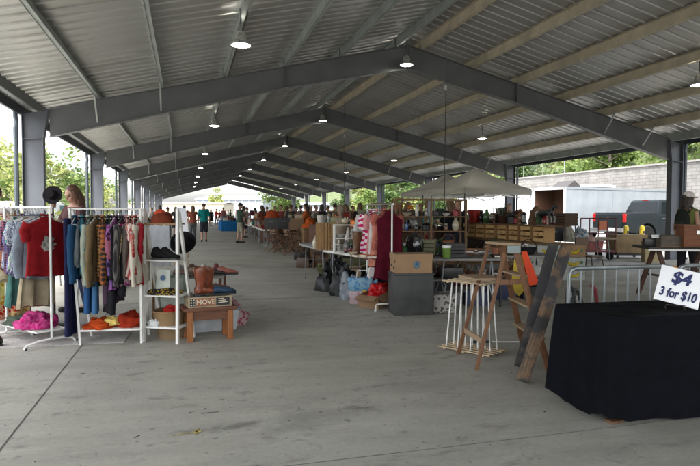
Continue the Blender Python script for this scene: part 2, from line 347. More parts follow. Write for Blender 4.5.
# left of the shed: pale young trees by the road
tl = [(-13.5, 19.5, 5.2, 1.7, 'slender young tree with thin pale leaves beside the first left column'), (-15.6, 25.8, 6.0, 2.2, 'airy young tree seen between the first and second left columns'),
      (-17.5, 33, 6.2, 2.3, 'leafy roadside tree seen just beyond the second left column'), (-15, 39, 5.6, 2.0, 'light green tree seen beyond the third left column'),
      (-19, 47, 7, 2.8, 'broad green tree behind the third and fourth left columns'), (-15, 56, 6, 2.3, 'small green tree by the fourth left column'), (-22, 17.6, 2.9, 1.7, 'low bushy green tree seen at the left edge of the photo')]
for i, (x, y, h, c, lb) in enumerate(tl): make_tree(h, c, 11+i, LEAF[2 if i < 2 else (0 if i % 2 else 2)], 1000 if i < 2 else 1800, .12 if i < 2 else .16, lb, loc=(x, y, -.13), group='trees along the road on the left')
for i, (x, y, h, c, lb) in enumerate(((-12.6, 15.4, 4.6, 1.5, 'small pale sapling right beside the first left column'), (-13, 22.5, 5.4, 1.7, 'thin leaved sapling filling the gap before the second left column'), (-12.6, 30, 5.2, 1.7, 'narrow green tree just past the second left column'), (-12.8, 35.5, 5.2, 1.9, 'narrow green tree close to the third left column'), (-13.2, 43, 5.5, 2.2, 'rounded green tree close to the fourth left column'), (-13.4, 51, 5.5, 2.2, 'rounded green tree close to the fifth left column'), (-13.4, 62, 6, 2.4, 'last green tree close to the left columns'))):
    make_tree(h, c, 90+i, LEAF[2 if i < 2 else i % 3], 800 if i < 2 else 1300, .11 if i < 2 else .14, lb, loc=(x, y, -.13), low=.12, group='trees along the road on the left')
# far end
make_tree(8.5, 4.6, 41, LEAF[0], 3800, .3, 'bright green tree standing beyond the far end of the shed', loc=(*D(282, 118), -.13), low=.2)
make_tree(6.5, 2.2, 42, LEAF[2], 1800, .26, 'narrow yellow green tree between the beige and the ribbed building', loc=(*D(214.5, 120), -.13), low=.1)
pr = [make_tree(6.5, 2.8, 61, LEAF[0], 3200, .2, 'broad bright green tree above the retaining wall behind the truck', loc=(29, 22, hz(29, 22)-.2), low=.05, group='trees on the hillside'),
      make_tree(5.5, 2.6, 62, LEAF[1], 3200, .2, 'darker green tree above the retaining wall left of the truck', loc=(30, 30, hz(30, 30)-.2), low=.05, group='trees on the hillside'),
      make_tree(4.8, 2.6, 63, LEAF[2], 3000, .2, 'yellowish green tree above the retaining wall right of the near column', loc=(29, 15.5, hz(29, 15.5)-.2), low=.05, group='trees on the hillside')]
rd = random.Random(5); k = 0
ORD = 'first second third fourth fifth sixth seventh eighth ninth tenth eleventh twelfth thirteenth fourteenth fifteenth sixteenth seventeenth eighteenth'.split()
for y in (9, 12.5, 18.5, 25.5, 27.5, 34, 38, 43, 49.5, 54, 58.5, 64, 70, 77, 85, 95, 107, 120):
    for row in range(2):
        x = 28.5 + row*7.5 - (2.5 if y > 49 else 0) + rd.uniform(-1.2, 1.5); yy = y + rd.uniform(-1, 1) + row*1.6
        copy_thing(pr[k % 3], (x, yy, hz(x, yy)-.3), rd.random()*6, '%s tree from the near end of the %s row on the green hillside' % (ORD[k//2], 'front' if row == 0 else 'upper'), 'trees on the hillside',
                   scale=rd.uniform(.75, 1.25)); k += 1
# undergrowth over the hill
b = MB(); vs = []; fs = []; rd = random.Random(9)
for k in range(26000):
    x = 25.1 + rd.random()**1.5*30; y = rd.uniform(4, 120); s = rd.uniform(.06, .22)*(1+(y > 40))
    c = Vector((x, y, hz(x, y) + rd.random()**2*(.9+.8*noise.noise(Vector((x*.5, y*.5, 0))))*(1.0 if x > 26.2 else .35)))
    a = Vector((rd.gauss(0, 1), rd.gauss(0, 1), rd.gauss(0, .8))).normalized()*s; bb = a.cross(Vector((rd.gauss(0, 1), rd.gauss(0, 1), rd.gauss(0, 1)))).normalized()*s*.55
    o = len(vs); vs += [c-a, c+bb, c+a, c-bb]; fs.append((o, o+1, o+2, o+3))
o = b.add(vs, fs).build('undergrowth', LEAF[0], smooth=0); tag(o, 'tangled green undergrowth covering the hillside above the wall', 'undergrowth'); o['kind'] = 'stuff'
# strip of brush and grass beyond the road on the left
b = MB(); vs = []; fs = []
for k in range(15000):
    x = -24.3 - rd.random()*9; y = rd.uniform(6, 110); s = rd.uniform(.06, .2)
    c = Vector((x, y, -.13 + rd.random()**1.5*(1.1+1.6*max(0, noise.noise(Vector((x*.3, y*.22, 7)))))))
    a = Vector((rd.gauss(0, 1), rd.gauss(0, 1), rd.gauss(0, .8))).normalized()*s; bb = a.cross(Vector((rd.gauss(0, 1), rd.gauss(0, 1), rd.gauss(0, 1)))).normalized()*s*.55
    o = len(vs); vs += [c-a, c+bb, c+a, c-bb]; fs.append((o, o+1, o+2, o+3))
o = b.add(vs, fs).build('undergrowth', LEAF[2], smooth=0); tag(o, 'pale roadside brush and weeds beyond the left columns', 'undergrowth'); o['kind'] = 'stuff'

# ================================================================ the market shed
W2, E, A = 8.71, 3.58, 5.72; SL = (A-E)/W2; Y0, BAY, NF = 13.9, 9.14, 8
FR = [Y0+BAY*i for i in range(-2, NF)]
shed = T('market_shed', 'long open steel market shed with a pitched ribbed metal roof', 'shed')
paint = mat((.12, .126, .130), .42, .0, var=.10, scale=2.0, bump=.05)
cpaint = mat((.095, .104, .122), .42, .0, var=.10, scale=2.0)
galv = mat((.34, .37, .355), .5, .25, var=.15, scale=3)
tan = mat((.47, .415, .315), .6, .0, var=.15, scale=3)  # right slope purlins: warm light reflected onto the zinc is put into this colour
dark = mat((.03, .032, .035), .6)
zr = lambda x: A - SL*abs(x)
for k, y in enumerate(FR):
    for s in (-1, 1):
        c = MB(); xo, xi, xt = s*(W2+.23), s*(W2-.18), s*(W2-.28)
        top = E-.02
        web = [(xo, 0.0), (xi, 0.0), (xi, top-.55), (xt, top+.06), (xo, top-.04)]
        c.prism(web, y-.006, y+.006)
        c.bar((xo, y, 0), (xo, y, top-.03), .2, .014, up=(1, 0, 0)); c.bar((xi, y, .02), (xi, y, top-.56), .2, .014, up=(1, 0, 0)); c.bar((xi, y, top-.56), (xt, y, top+.06), .2, .02, up=(1, 0, 0))
        c.bar((xi, y, top-.56), (xo, y, top-.60), .19, .012); c.build('column', cpaint, shed)
        p = MB(); p.box((s*(W2+.01), y, .012), (.62, .3, .022))
        for a in (-.2, .2):
            for bb in (-.11, .11): p.tube([(s*(W2+.01)+a, y+bb, .02), (s*(W2+.01)+a, y+bb, .05)], .014, 6)
        p.build('base_plate', cpaint, shed)
        g = MB(); xa, xb = s*(W2-.30), 0; d0, d1 = .60, .52
        pz = lambda x, d: zr(x)-d
        xm = s*3.2
        g.prism([(xa, zr(xa)-.012), (0, A), (0, A-.60), (xm, zr(xm)-.50), (xa, zr(xa)-.62)], y-.006, y+.006)
        g.bar((xa, y, zr(xa)), (0, y, A), .18, .014); g.bar((xa, y, zr(xa)-.62), (xm, y, zr(xm)-.50), .18, .014); g.bar((xm, y, zr(xm)-.50), (0, y, A-.60), .18, .014)
        g.bar((s*.02, y, A-.62), (s*.02, y, A+.02), .2, .018, up=(1, 0, 0)); g.bar((xm, y, zr(xm)-.5), (xm, y, zr(xm)), .17, .012, up=(1, 0, 0))
        g.build('rafter', paint, shed)
        q = MB()
        for zz in range(6):
            for yy in (-.05, .05): q.tube([(s*.01, y+yy, A-.08-.09*zz), (s*.045, y+yy, A-.08-.09*zz)], .014, 6)
        q.build('bolt_row', dark, shed)
        if s > 0: q = MB(); q.tube([(-s*.3, y-.02, zr(.3)+.16), (-s*.3, y-.25, zr(.3)-.05), (-.2, y-.45, A-.1)], .011, 5); q.build('lamp_cable', dark, shed)
        # flange braces from the purlins to the bottom flange
        for xq in (6.08, 7.43):
            q = MB(); q.bar((s*xq, y-.55, zr(xq)+.06), (s*xq, y-.07, zr(xq)-.5), .035, .035); q.bar((s*xq, y+.55, zr(xq)+.06), (s*xq, y+.07, zr(xq)-.5), .035, .035); q.build('flange_brace', galv, shed)
        for xq in (.35, 1.82, 3.22, 4.66, 6.08, 7.43):
            q = MB(); q.box((s*(xq+.03), y, zr(xq)+.09), (.012, .16, .2)); q.build('purlin_clip', dark if s > 0 else galv, shed)
YA, YB = -5.0, FR[-1]+.6
for s in (-1, 1):
    for xq in (.35, 1.82, 3.22, 4.66, 6.08, 7.43):
        z = zr(xq); h = .2; x = s*xq; q = MB()
        q.bar((x, YA, z+h/2+.006), (x, YB, z+h/2+.006), .006, h); q.bar((x+.035, YA, z+.012-SL*s*.035), (x+.035, YB, z+.012-SL*s*.035), .07, .006)
        q.bar((x-.035, YA, z+h+.0), (x-.035, YB, z+h+.0), .07, .006); q.bar((x+.07, YA, z+.024-SL*s*.07), (x+.07, YB, z+.024-SL*s*.07), .005, .026)
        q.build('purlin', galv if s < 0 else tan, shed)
    x = s*(W2-.05); q = MB(); q.bar((x, YA, zr(x)+.11), (x, YB, zr(x)+.11), .012, .2); q.bar((x+s*.05, YA, zr(x)+.01), (x+s*.05, YB, zr(x)+.01), .1, .01); q.build('eave_strut', paint if s < 0 else galv, shed)
    x = s*(W2+.36); z = zr(x)+.12; q = MB(); q.tube([(x, YA, z), (x, YB, z)], .075, 10); q.bar((x-s*.1, YA, z-.02), (x-s*.1, YB, z-.02), .02, .2); q.build('gutter', mat((.05, .06, .075), .4, .3), shed)
    dm = mat((.07, .085, .10), .4, .2)
    for y in FR[1:]:
        q = MB(); q.tube([(x, y-.05, z-.05), (x, y-.05, z-.16), (x-s*.02, y-.05, z-.3), (s*(W2+.36), y-.05, z-.42), (s*(W2+.35), y-.05, .1), (s*(W2+.45), y-.12, .02)], .05, 8)
        q.build('downspout', dm, shed)
for s, x in ((-1, 4.5), (1, 4.7), (-1, .25)):
    q = MB(); z = zr(x)+.16; q.tube([(s*x, YA, z), (s*x, YB, z)], .016, 6); q.build('conduit', mat((.4, .41, .4), .4, .6), shed)
def roofmat():
    m, nt, b = _base('galvalume', .36, .6); L = nt.links.new; N = nt.nodes.new; tc = N('ShaderNodeTexCoord')
    n = N('ShaderNodeTexNoise'); n.inputs['Scale'].default_value = 1.2; n.inputs['Detail'].default_value = 7; mp = N('ShaderNodeMapping'); mp.inputs['Scale'].default_value = (.4, 2, 1); L(tc.outputs['Object'], mp.inputs[0]); L(mp.outputs[0], n.inputs[0])
    r = N('ShaderNodeValToRGB'); r.color_ramp.elements[0].position = .32; r.color_ramp.elements[1].position = .6; r.color_ramp.elements[0].position = .25; r.color_ramp.elements[1].position = .5; r.color_ramp.elements[0].color = (.40, .395, .37, 1); r.color_ramp.elements[1].color = (.52, .52, .50, 1)
    L(n.outputs[0], r.inputs[0]); L(r.outputs[0], b.inputs['Base Color'])
    return m
for s in (-1, 1):
    b = MB(); prof = []; y = YA; P = .305
    while y < YB:
        prof += [(y, 0), (y+.225, 0), (y+.24, -.022), (y+.275, -.022), (y+.29, 0)]; y += P
    xa = s*(W2+.42); xb = s*.02; zt = .215
    rr = [[(x, yy, zr(x)+zt+dz) for yy, dz in prof] for x in (xa, s*4.4, xb)]
    b.loft(rr, closed=False, caps=False)
    rr2 = [[(x, yy, zr(x)+zt+dz+.05) for yy, dz in ((YA, 0), (YB, 0))] for x in (xa, xb)]
    b.loft(rr2, closed=False, caps=False); b.build('roof_sheet', roofmat(), shed, smooth=0)
b = MB(); b.prism([(-.35, A+.2), (0, A+.3), (.35, A+.2), (.3, A+.29), (0, A+.36), (-.3, A+.29)], YA, YB); b.build('ridge_cap', galv, shed)

# hanging lights
def lamp(loc, drop, lb, grp, first=[None]):
    if first[0] is None:
        t = T('ceiling_light', lb, 'ceiling light', loc, 0, grp)
        q = MB(); q.lathe([(.02, drop), (.03, drop-.02), (.012, drop-.03), (.012, .16)], seg=8); q.build('stem', dark, t)
        q = MB(); q.lathe([(.06, .2), (.09, .15), (.1, .07), (.165, .02), (.175, -.02), (.155, -.02), (.14, .015)], seg=24, caps=False); q.build('shade', mat((.5, .5, .48), .3, .5), t)
        q = MB(); q.lathe([(.0, -.035), (.09, -.03), (.145, -.01), (.145, .02)], seg=24); q.build('lens', mat((.9, .9, .85), .4, var=0, emit=12.0), t); first[0] = t
        return t
    return copy_thing(first[0], loc, 0, lb, grp)
ordn = ['nearest', 'second nearest', 'third nearest', 'fourth nearest', 'fifth nearest', 'sixth nearest', 'seventh nearest', 'farthest']
for k in range(8):
    y = 9.75+BAY*k-.2
    if k < 7:
        lamp((-4.66, y, 4.15), .58, '%s lit round hanging light under the left roof slope' % ordn[k], 'round lights under the left roof slope')
        lamp((4.85, y, 4.12), .56, '%s lit round hanging light under the right roof slope' % ordn[k], 'round lights under the right roof slope')
    lamp((-.2, Y0+BAY*k-.45, 5.12), .6, '%s lit round light hanging at the roof ridge' % ordn[k], 'round lights along the ridge')
for i, (y, lb) in enumerate(((12.2, 'long thin black cable hanging from the near roof ridge to the stalls'), (21.0, 'thin cable hanging from the ridge over the shelf stall'), (30.1, 'farthest thin cable hanging from the roof ridge'))):
    t = T('hanging_cable', lb, 'cable', (.28, y, 0), 0, 'cables hanging from the ridge')
    q = MB(); q.tube([(0, 0, 5.66), (.01, 0, 4), (0, .01, 2.5), (.01, 0, 1.0)], .009, 6); q.build('cord', dark, t)
    q = MB(); q.lathe([(.02, 0), (.035, .02), (.035, .1), (.02, .12)], c=(0, 0, 4.25), seg=8); q.build('connector', mat((.5, .5, .5), .5), t)

# ================================================================ buildings far away
def far_building(name, lb, c, rz, L, W, Hh, wm, rm, pitch=.15, ribs=0, door=True):
    t = T(name, lb, 'building', (*c, -.13), rz)
    b = MB(); b.box((0, 0, Hh/2), (L, W, Hh)); b.build('wall', wm, t)
    if ribs:
        b = MB(); n = int(L/ribs)
        for i in range(n+1):
            for s in (-1, 1): b.box((-L/2+i*ribs, s*(W/2+.06), Hh/2), (.25, .12, Hh))
        n = int(W/ribs)
        for i in range(n+1):
            for s in (-1, 1): b.box((s*(L/2+.06), -W/2+i*ribs, Hh/2), (.12, .25, Hh))
        b.build('pilaster', mat((.42, .44, .47), .7), t)
    b = MB(); b.prism([(-W/2-.4, Hh), (0, Hh+W/2*pitch+.05), (W/2+.4, Hh), (W/2+.4, Hh+.15), (0, Hh+W/2*pitch+.2), (-W/2-.4, Hh+.15)], -L/2-.4, L/2+.4, axis='X'); b.build('roof', rm, t)
    if door:
        for i in range(2):
            for s in (-1, 1): b = MB(); b.box((L*(-.25+.5*i), s*(W/2+.02), 1.5), (2.4, .08, 3)); b.build('door', mat((.25, .26, .27), .6), t)
    return t
far_building('warehouse', 'low beige warehouse across the far end of the shed', D(183, 118), YAW*-1, 19, 10, 3.2, mat((.52, .46, .36), .8, var=.05), mat((.62, .61, .58), .6), .04, door=False)
far_building('ribbed_shed', 'grey ribbed metal building with a low roof beyond the far end', D(240, 135), -.5, 16, 12, 4.4, mat((.30, .33, .37), .6), mat((.36, .42, .50), .5), .12, ribs=1.6)
far_building('warehouse', 'long low blue grey building behind the bright green tree', D(296, 150), -.3, 34, 12, 3.4, mat((.33, .36, .40), .6), mat((.42, .45, .50), .5), .1)
far_building('warehouse', 'white low building beyond the road at the left edge', (-36, 34), 0, 8, 22, 2.9, mat((.72, .72, .70), .7), mat((.35, .42, .50), .5), .1)
# ================================================================ cloth things
WH = mat((.72, .72, .69), .4, var=.06); CHR = mat((.55, .56, .57), .3, .85, var=.1); BLK = mat((.015, .016, .018), .5); PLA = mat((.75, .75, .73), .35, var=.04)
def garment(mt, L_=.66, wid=.21, sleeve=0.0, th=.035, seed=0, flare=.03, neck=.07, strap=False, fold=.35, hang=WH, name='shirt', label='', cat='shirt', loc=(0, 0, 0), rz=0, group=None, tilt=0, open_arm=.12, zt=1.36, skirt=None, extra=None):
    """hangs from the origin's rail point; the body lies in the local YZ plane, x is its thickness"""
    rd = random.Random(seed); t = T(name, label, cat, loc, rz, group); n = 36
    b = MB(); rings = []; top = zt
    lv = [(0.0, neck*.9, .016), (.012, neck, .018), (.035, wid*.62 if not strap else neck*1.15, .024), (.06, wid*.92 if not strap else neck*1.5, .028), (.13, wid*.97, .034), (.24, wid*.98, th), (.4, wid*.96, th*1.05), (.6, wid*1.0, th*1.15), (.8, wid*(1.0+flare*2), th*1.3), (1.0, wid*(1.0+flare*4), th*1.45)]
    ph = rd.random()*6
    lz = [top-(q[0]*L_ if q[0] > .1 else q[0]) for q in lv]
    for (q, w_, h_), z in zip(lv, lz):
        ring = []
        for k in range(n):
            a = 2*PI*k/n; cy = math.copysign(abs(math.cos(a))**.8, math.cos(a)); sx = math.copysign(abs(math.sin(a))**.7, math.sin(a))
            f_ = fold*min(1, max(0, q-.08)*1.3)
            x = h_*sx*(1+f_*math.sin(a*7+ph+q*1.5)) + .012*math.sin(q*5+ph)*q + f_*.018*math.sin(cy*11+ph)
            y = w_*cy*(1+.03*math.sin(q*9+ph)) + .01*math.sin(q*4+seed)
            zz = z - (.015*math.sin(a*3+ph)+.012*math.sin(a*8) if q == 1.0 else 0) - (.018*(abs(cy)**2) if 0 < q < .1 else 0)
            ring.append((x, y, zz))
        rings.append(ring)
    b.loft(rings)
    if sleeve:
        for s in (-1, 1):
            y0 = s*wid*.84; z0 = top-.075; sl = sleeve; pts = []; rs = []
            for k in range(9):
                u_ = k/8; pts.append((.012*math.sin(u_*4+ph)+.02*u_*math.sin(ph), y0+s*(open_arm*min(1, u_*2)*sl**.5*.5+.018*math.sin(u_*3)), z0-sl*u_)); rs.append(.066-.02*u_+.005*math.sin(u_*17+ph))
            st = len(b.v); b.tube(pts, rs, 12)
            for i in range(st, len(b.v)):
                x, y, z = b.v[i]; b.v[i] = (x*.62, y, z)
    for i, (x, y, z) in enumerate(b.v):
        q_ = min(1, max(0, (top-.05-z)*3)); nv = noise.noise(Vector((y*13+seed, z*5, x*9+ph)))+.5*noise.noise(Vector((y*30, z*13, seed+x*20)))
        b.v[i] = (x*(1+.35*nv*q_)+.010*nv*q_, y+.012*q_*noise.noise(Vector((z*9, x*12, seed+3.3))), z)
    if sleeve and not strap:      # collar
        b.tube([(.0+.016*math.cos(a), neck*.85*math.sin(a), top+.012+.012*abs(math.sin(a))) for a in (2*PI*k/16 for k in range(17))], .011, 6, caps=False)
    mt2 = [mt]
    b.build('fabric', mt2, t, smooth=60)
    if skirt:
        q = MB(); rr = []
        for zz, w_ in ((top-L_+.04, wid*.9), (top-L_-.12, wid*1.05), (top-L_-skirt, wid*1.2)):
            rr.append([(th*1.3*math.sin(a)*(1+.35*math.sin(a*9)), w_*math.cos(a), zz) for a in (2*PI*k/48 for k in range(48))])
        q.loft(rr); q.build('skirt', extra, t, smooth=60)
    h = MB(); rt = top+.085
    h.tube([(0, 0, rt-.028), (0, -.018, rt-.012), (0, -.014, rt+.004), (0, 0, rt+.012), (0, .014, rt+.004), (0, .012, rt-.012), (0, 0, rt-.03), (0, 0, top+.012)], .003, 6)
    h.tube([(0, 0, top+.02), (0, wid*.85, top-.05), (0, wid*.83, top-.062), (0, -wid*.83, top-.062), (0, -wid*.85, top-.05), (0, 0, top+.02)], .0045, 6)
    h.build('hanger', hang, t); return t
def heap(name, lb, cat, loc, size, mt, seed=0, rz=0, group=None, z=0, rough=.35):
    b = MB(); n = 28; rr = []
    for i in range(13):
        t_ = PI/2*i/12; ring = []
        for k in range(n):
            a = 2*PI*k/n; p = Vector((math.cos(a)*math.cos(t_), math.sin(a)*math.cos(t_), math.sin(t_)))
            q = 1 + rough*noise.noise(p*2.2+Vector((seed*7, 3, 1))) + rough*.55*noise.noise(p*6+Vector((seed, 5, seed))) + rough*.2*noise.noise(p*15)
            ring.append((p.x*size[0]/2*q, p.y*size[1]/2*q, max(.0, p.z)*size[2]*q))
        rr.append(ring)
    b.loft(rr); o = b.build(name, mt, loc=(loc[0], loc[1], z if len(loc) < 3 else loc[2]), rz=rz, smooth=60); return tag(o, lb, cat, group)
F_ = lambda c, c2=None, pat=None, s=9, v=.15: mat(c, .9, var=v, scale=s, pat=pat, c2=c2, bump=.5, bscale=15, bd=.03, spec=.12)

def rail_pt(p, q, t): return (p[0]+(q[0]-p[0])*t, p[1]+(q[1]-p[1])*t)
# --- rug under the left racks
b = MB(); b.box((0, 0, .004), (2.7, 1.5, .006)); o = b.build('rug', F_((.55, .53, .50), (.38, .37, .36), 'speckle', 40), loc=(*G(8, 334), .0), rz=-.05, bevel=.002); tag(o, 'thin pale speckled rug under the leftmost clothes racks', 'rug')
# --- clothes rack one (left): runs away from the viewer
p, q = Vector((*G(52, 346), 0)), Vector((*G(14, 336), 0)); ax = (q-p).normalized(); L1 = .82; q = p+ax*L1; ang1 = math.atan2(ax.y, ax.x)
def garment_rack(lb, loc, rz, L_, hh=1.44, shelf=.16, lean=0.0, feet=.28, mt=WH, tall=True):
    t = T('clothes_rack', lb, 'clothes rack', loc, rz); r_ = .0125
    for i, x in enumerate((0, L_)):
        b = MB(); b.tube([(x, feet, .012), (x, feet*.9, .045), (x, feet*.5, .07), (x, .02, .075), (x, -.0, .09), (x-(lean if i == 0 else 0), 0, hh)], r_, 8); b.tube([(x, -feet*.9, .012), (x, -feet*.8, .05), (x, -feet*.45, .072), (x, 0, .078)], r_, 8)
        b.build('upright', mt, t)
        for s in (-1, 1): b = MB(); b.lathe([(.006, -.012), (.016, -.012), (.016, .012), (.006, .012)], c=(x, s*feet*.95, .014), seg=10); b.build('foot', dark, t)
    b = MB(); b.tube([(-.03-lean, 0, hh), (L_+.03, 0, hh)], r_, 8); b.build('rail', mt, t)
    if shelf:
        b = MB(); b.tube([(0, -feet*.55, shelf), (L_, -feet*.55, shelf)], .009, 6); b.tube([(0, feet*.55, shelf), (L_, feet*.55, shelf)], .009, 6)
        for k in range(int(L_/.05)+1): b.tube([(k*.05, -feet*.55, shelf), (k*.05, feet*.55, shelf)], .004, 5)
        for x in (0, L_): b.tube([(x, -feet*.55, shelf), (x, feet*.55, shelf)], .009, 6)
        b.build('shelf', mt, t)
    return t
garment_rack('white metal clothes rack with the red T-shirt at its near end', p, ang1, L1)
RK = 1.44
def on_rack(p, ax, t, rz, **kw):
    pos = p + ax*t; kw.setdefault('zt', RK-.085-.012); return garment(loc=(pos.x, pos.y, 0), rz=rz, **kw)
g1 = 'garments on the leftmost racks'
shirt_red = on_rack(p, ax, .07, ang1+.12, mt=F_((.22, .010, .014)), L_=.60, wid=.22, sleeve=.17, seed=1, label='plain red T-shirt with a grey print facing the viewer', cat='T-shirt', name='t_shirt', fold=.2)
b = MB(); n_ = 18; b.add([(-.047-.003*math.sin(k), .02+.07*math.cos(2*PI*k/n_)*(1+.35*math.sin(3*k)), .0+.085*math.sin(2*PI*k/n_)*(1+.25*math.cos(2*k))) for k in range(n_)], [tuple(range(n_))])
b2 = b.build('animal_print', mat((.30, .29, .27), .9, var=.5, scale=25), shirt_red, loc=(-.006, 0, 1.06), smooth=0)
SP = [(.17, (.17, .20, .24), None, None, 0, .56, .55, 'short grey blue denim shirt', 'shirt'), (.24, (.30, .33, .37), (.05, .06, .10), 'vstripe', 22, .52, .24, 'blue and white vertical striped shirt', 'shirt'),
      (.31, (.015, .02, .05), (.25, .27, .32), 'speckle', 34, .52, .22, 'navy shirt with a pale small print', 'shirt'), (.37, (.06, .22, .24), (.4, .42, .4), 'floral', 26, .5, .2, 'teal and white print blouse', 'blouse'),
      (.43, (.05, .04, .13), (.20, .18, .30), 'plaid', 14, .54, .3, 'dark purple plaid shirt', 'shirt'), (.49, (.02, .03, .09), (.30, .10, .10), 'plaid', 11, .52, .28, 'navy and red check shirt', 'shirt'),
      (.55, (.10, .12, .2), (.4, .4, .42), 'vstripe', 30, .5, .26, 'slate blue pinstripe shirt', 'shirt'), (.62, (.28, .10, .05), (.10, .03, .02), 'plaid', 12, .5, .28, 'rust brown check shirt', 'shirt'),
      (.70, (.46, .40, .28), None, None, 0, .62, .58, 'long cream cotton shirt', 'shirt'), (.78, (.34, .30, .22), (.5, .46, .38), 'stripe', 40, .6, .5, 'beige finely striped shirt', 'shirt')]
for i, (t_, c, c2, pt, s_, L_, sv, lb, ct) in enumerate(SP):
    on_rack(p, ax, t_, ang1+.10*math.sin(i*2), mt=F_(c, c2, pt, s_ or 9), L_=L_*1.12, wid=.215, sleeve=sv, th=.045, seed=20+i, label=lb+' on the leftmost rack behind the red T-shirt', cat=ct, name=ct, group=g1)
for i, (t_, c, lb) in enumerate(((.3, (.30, .25, .17), 'long beige pleated skirt'), (.52, (.05, .13, .12), 'long dark teal skirt'))):
    on_rack(p, ax, t_, ang1+.15, mt=F_(c), L_=.95, wid=.17, seed=60+i, flare=.07, fold=.9, label=lb+' hanging low under the leftmost shirts', cat='skirt', name='skirt', neck=.15)
heap('folded_clothes', 'heap of magenta pink clothes on the low shelf of the left rack', 'clothes', (*(p+ax*.30).xy, .17), (.42, .40, .15), F_((.36, .010, .12), (.44, .06, .2), 'speckle', 14), 3, ang1)
heap('folded_clothes', 'dark green folded cloth beside the magenta heap on the left rack', 'clothes', (*(p+ax*.62).xy, .17), (.3, .34, .09), F_((.06, .08, .06)), 4, ang1)
# --- second left rack with floral dresses, cut by the photo's left edge
p0 = Vector((*G(7, 339), 0)); ax0 = Vector((-.35, .94, 0)).normalized(); a0 = math.atan2(ax0.y, ax0.x)
garment_rack('white metal clothes rack of floral dresses at the left edge of the photo', p0, a0, 1.1)
for i, (t_, c, c2, pt, s_, L_, sv, lb) in enumerate(((.05, (.36, .03, .025), (.48, .30, .20), 'floral', 12, 1.12, 0, 'long red and cream floral dress'), (.16, (.45, .10, .03), None, None, 0, .62, .22, 'plain bright orange top'), (.26, (.05, .06, .05), (.5, .1, .08), 'floral', 15, 1.15, .2, 'long black dress with red flowers'),
      (.38, (.38, .03, .06), (.6, .4, .3), 'floral', 20, 1.0, .3, 'crimson dress with tiny flowers'), (.5, (.10, .22, .22), (.6, .55, .4), 'floral', 13, .9, .2, 'turquoise floral dress'), (.62, (.38, .28, .2), (.35, .05, .04), 'floral', 11, 1.1, 0, 'cream dress with red roses'), (.76, (.2, .05, .1), None, None, 0, .9, .4, 'plain maroon dress'))):
    on_rack(p0, ax0, t_, a0, mt=F_(c, c2, pt, s_ or 9), L_=L_, wid=.22, sleeve=sv, seed=80+i, flare=.05, fold=.6, label=lb+' on the rack at the left edge', cat='dress', name='dress')
o = T('shoe', 'black leather shoe on the rug under the floral dresses', 'shoe', (*G(2, 346), .007), 2.2)
def shoe_mesh(mt, par, L_=.28, hh=.1, sole=True):
    b = MB(); rr = []
    for y, w_, h_, z0 in ((0, .028, .06, .02), (.02, .034, hh*.9, .02), (.07, .036, hh, .02), (.12, .036, hh*.72, .02), (.18, .042, .058, .018), (.23, .042, .045, .016), (.265, .03, .035, .016), (.28, .01, .02, .016)):
        rr.append([(w_*math.cos(a), y*L_/.28, z0+h_/2+h_/2*math.sin(a)) for a in (2*PI*k/14 for k in range(14))])
    b.loft(rr); b.build('upper', mt, par)
    if sole:
        b = MB(); b.prism([(-.03, 0), (.03, 0), (.036, .06), (.034, .12), (.044, .19), (.034, .26), (0, .285), (-.034, .26), (-.044, .19), (-.034, .12), (-.036, .06)], 0, .02, axis='Z'); o_ = b.build('sole', dark, par); o_.scale = (1, L_/.28, 1)
LEA = mat((.02, .018, .016), .3, bump=.1)
shoe_mesh(LEA, o)
# hat on stand and cap behind the rack
o = T('hat_stand', 'dark round hat on a slim stand behind the left rack', 'hat stand', (*D(53, 6.9), 0), -YAW)
b = MB(); b.lathe([(.12, 0), (.12, .015), (.014, .03), (.011, 1.4), (.011, 1.5)], seg=14); b.build('stand', dark, o)
b = MB(); b.tube([(0, .01, 1.45), (0, .04, 1.6)], .03, 8); b.build('head_form', mat((.3, .16, .1), .6), o)
b = MB(); M_ = Matrix.Rotation(R(78), 3, 'X')
rr = [[M_ @ Vector((r_*math.cos(a), r_*.95*math.sin(a), z)) + Vector((0, 0, 1.60)) for a in (2*PI*k/24 for k in range(24))] for r_, z in ((.0, .065), (.045, .07), (.055, .05), (.06, .01), (.065, 0), (.118, .01), (.12, .003), (.06, -.006), (0, -.004))]
b.loft(rr); b.build('hat', F_((.02, .018, .02)), o, smooth=50)

# --- clothes rack two: side by side garments, rail running left to right
p, q = Vector((*G(80.5, 345), 0)), Vector((*G(141.5, 343), 0)); ax = (q-p).normalized(); L2 = (q-p).length; ang2 = math.atan2(ax.y, ax.x)
t = T('clothes_rack', 'white clothes rack with jackets and a white board shelf near the floor', 'clothes rack', p, ang2)
for x, ln in ((0, -.09), (L2, 0)):
    b = MB(); b.bar((x, 0, 0), (x+ln, 0, 1.43), .026, .022); b.bar((x, .42, 0), (x+ln, .1, 1.43), .026, .022); b.build('upright', WH, t)
b = MB(); b.tube([(-.12, .05, 1.425), (L2+.03, .05, 1.425)], .012, 8); b.build('rail', WH, t)
b = MB(); b.box((L2/2, .2, .15), (L2+.02, .44, .018)); b.build('shelf', WH, t, bevel=.002)
for z in (.8,):
    b = MB(); b.bar((-.05, .24, z), (L2, .24, z), .02, .02); b.build('crossbar', WH, t)
nrm = Vector((-ax.y, ax.x, 0))
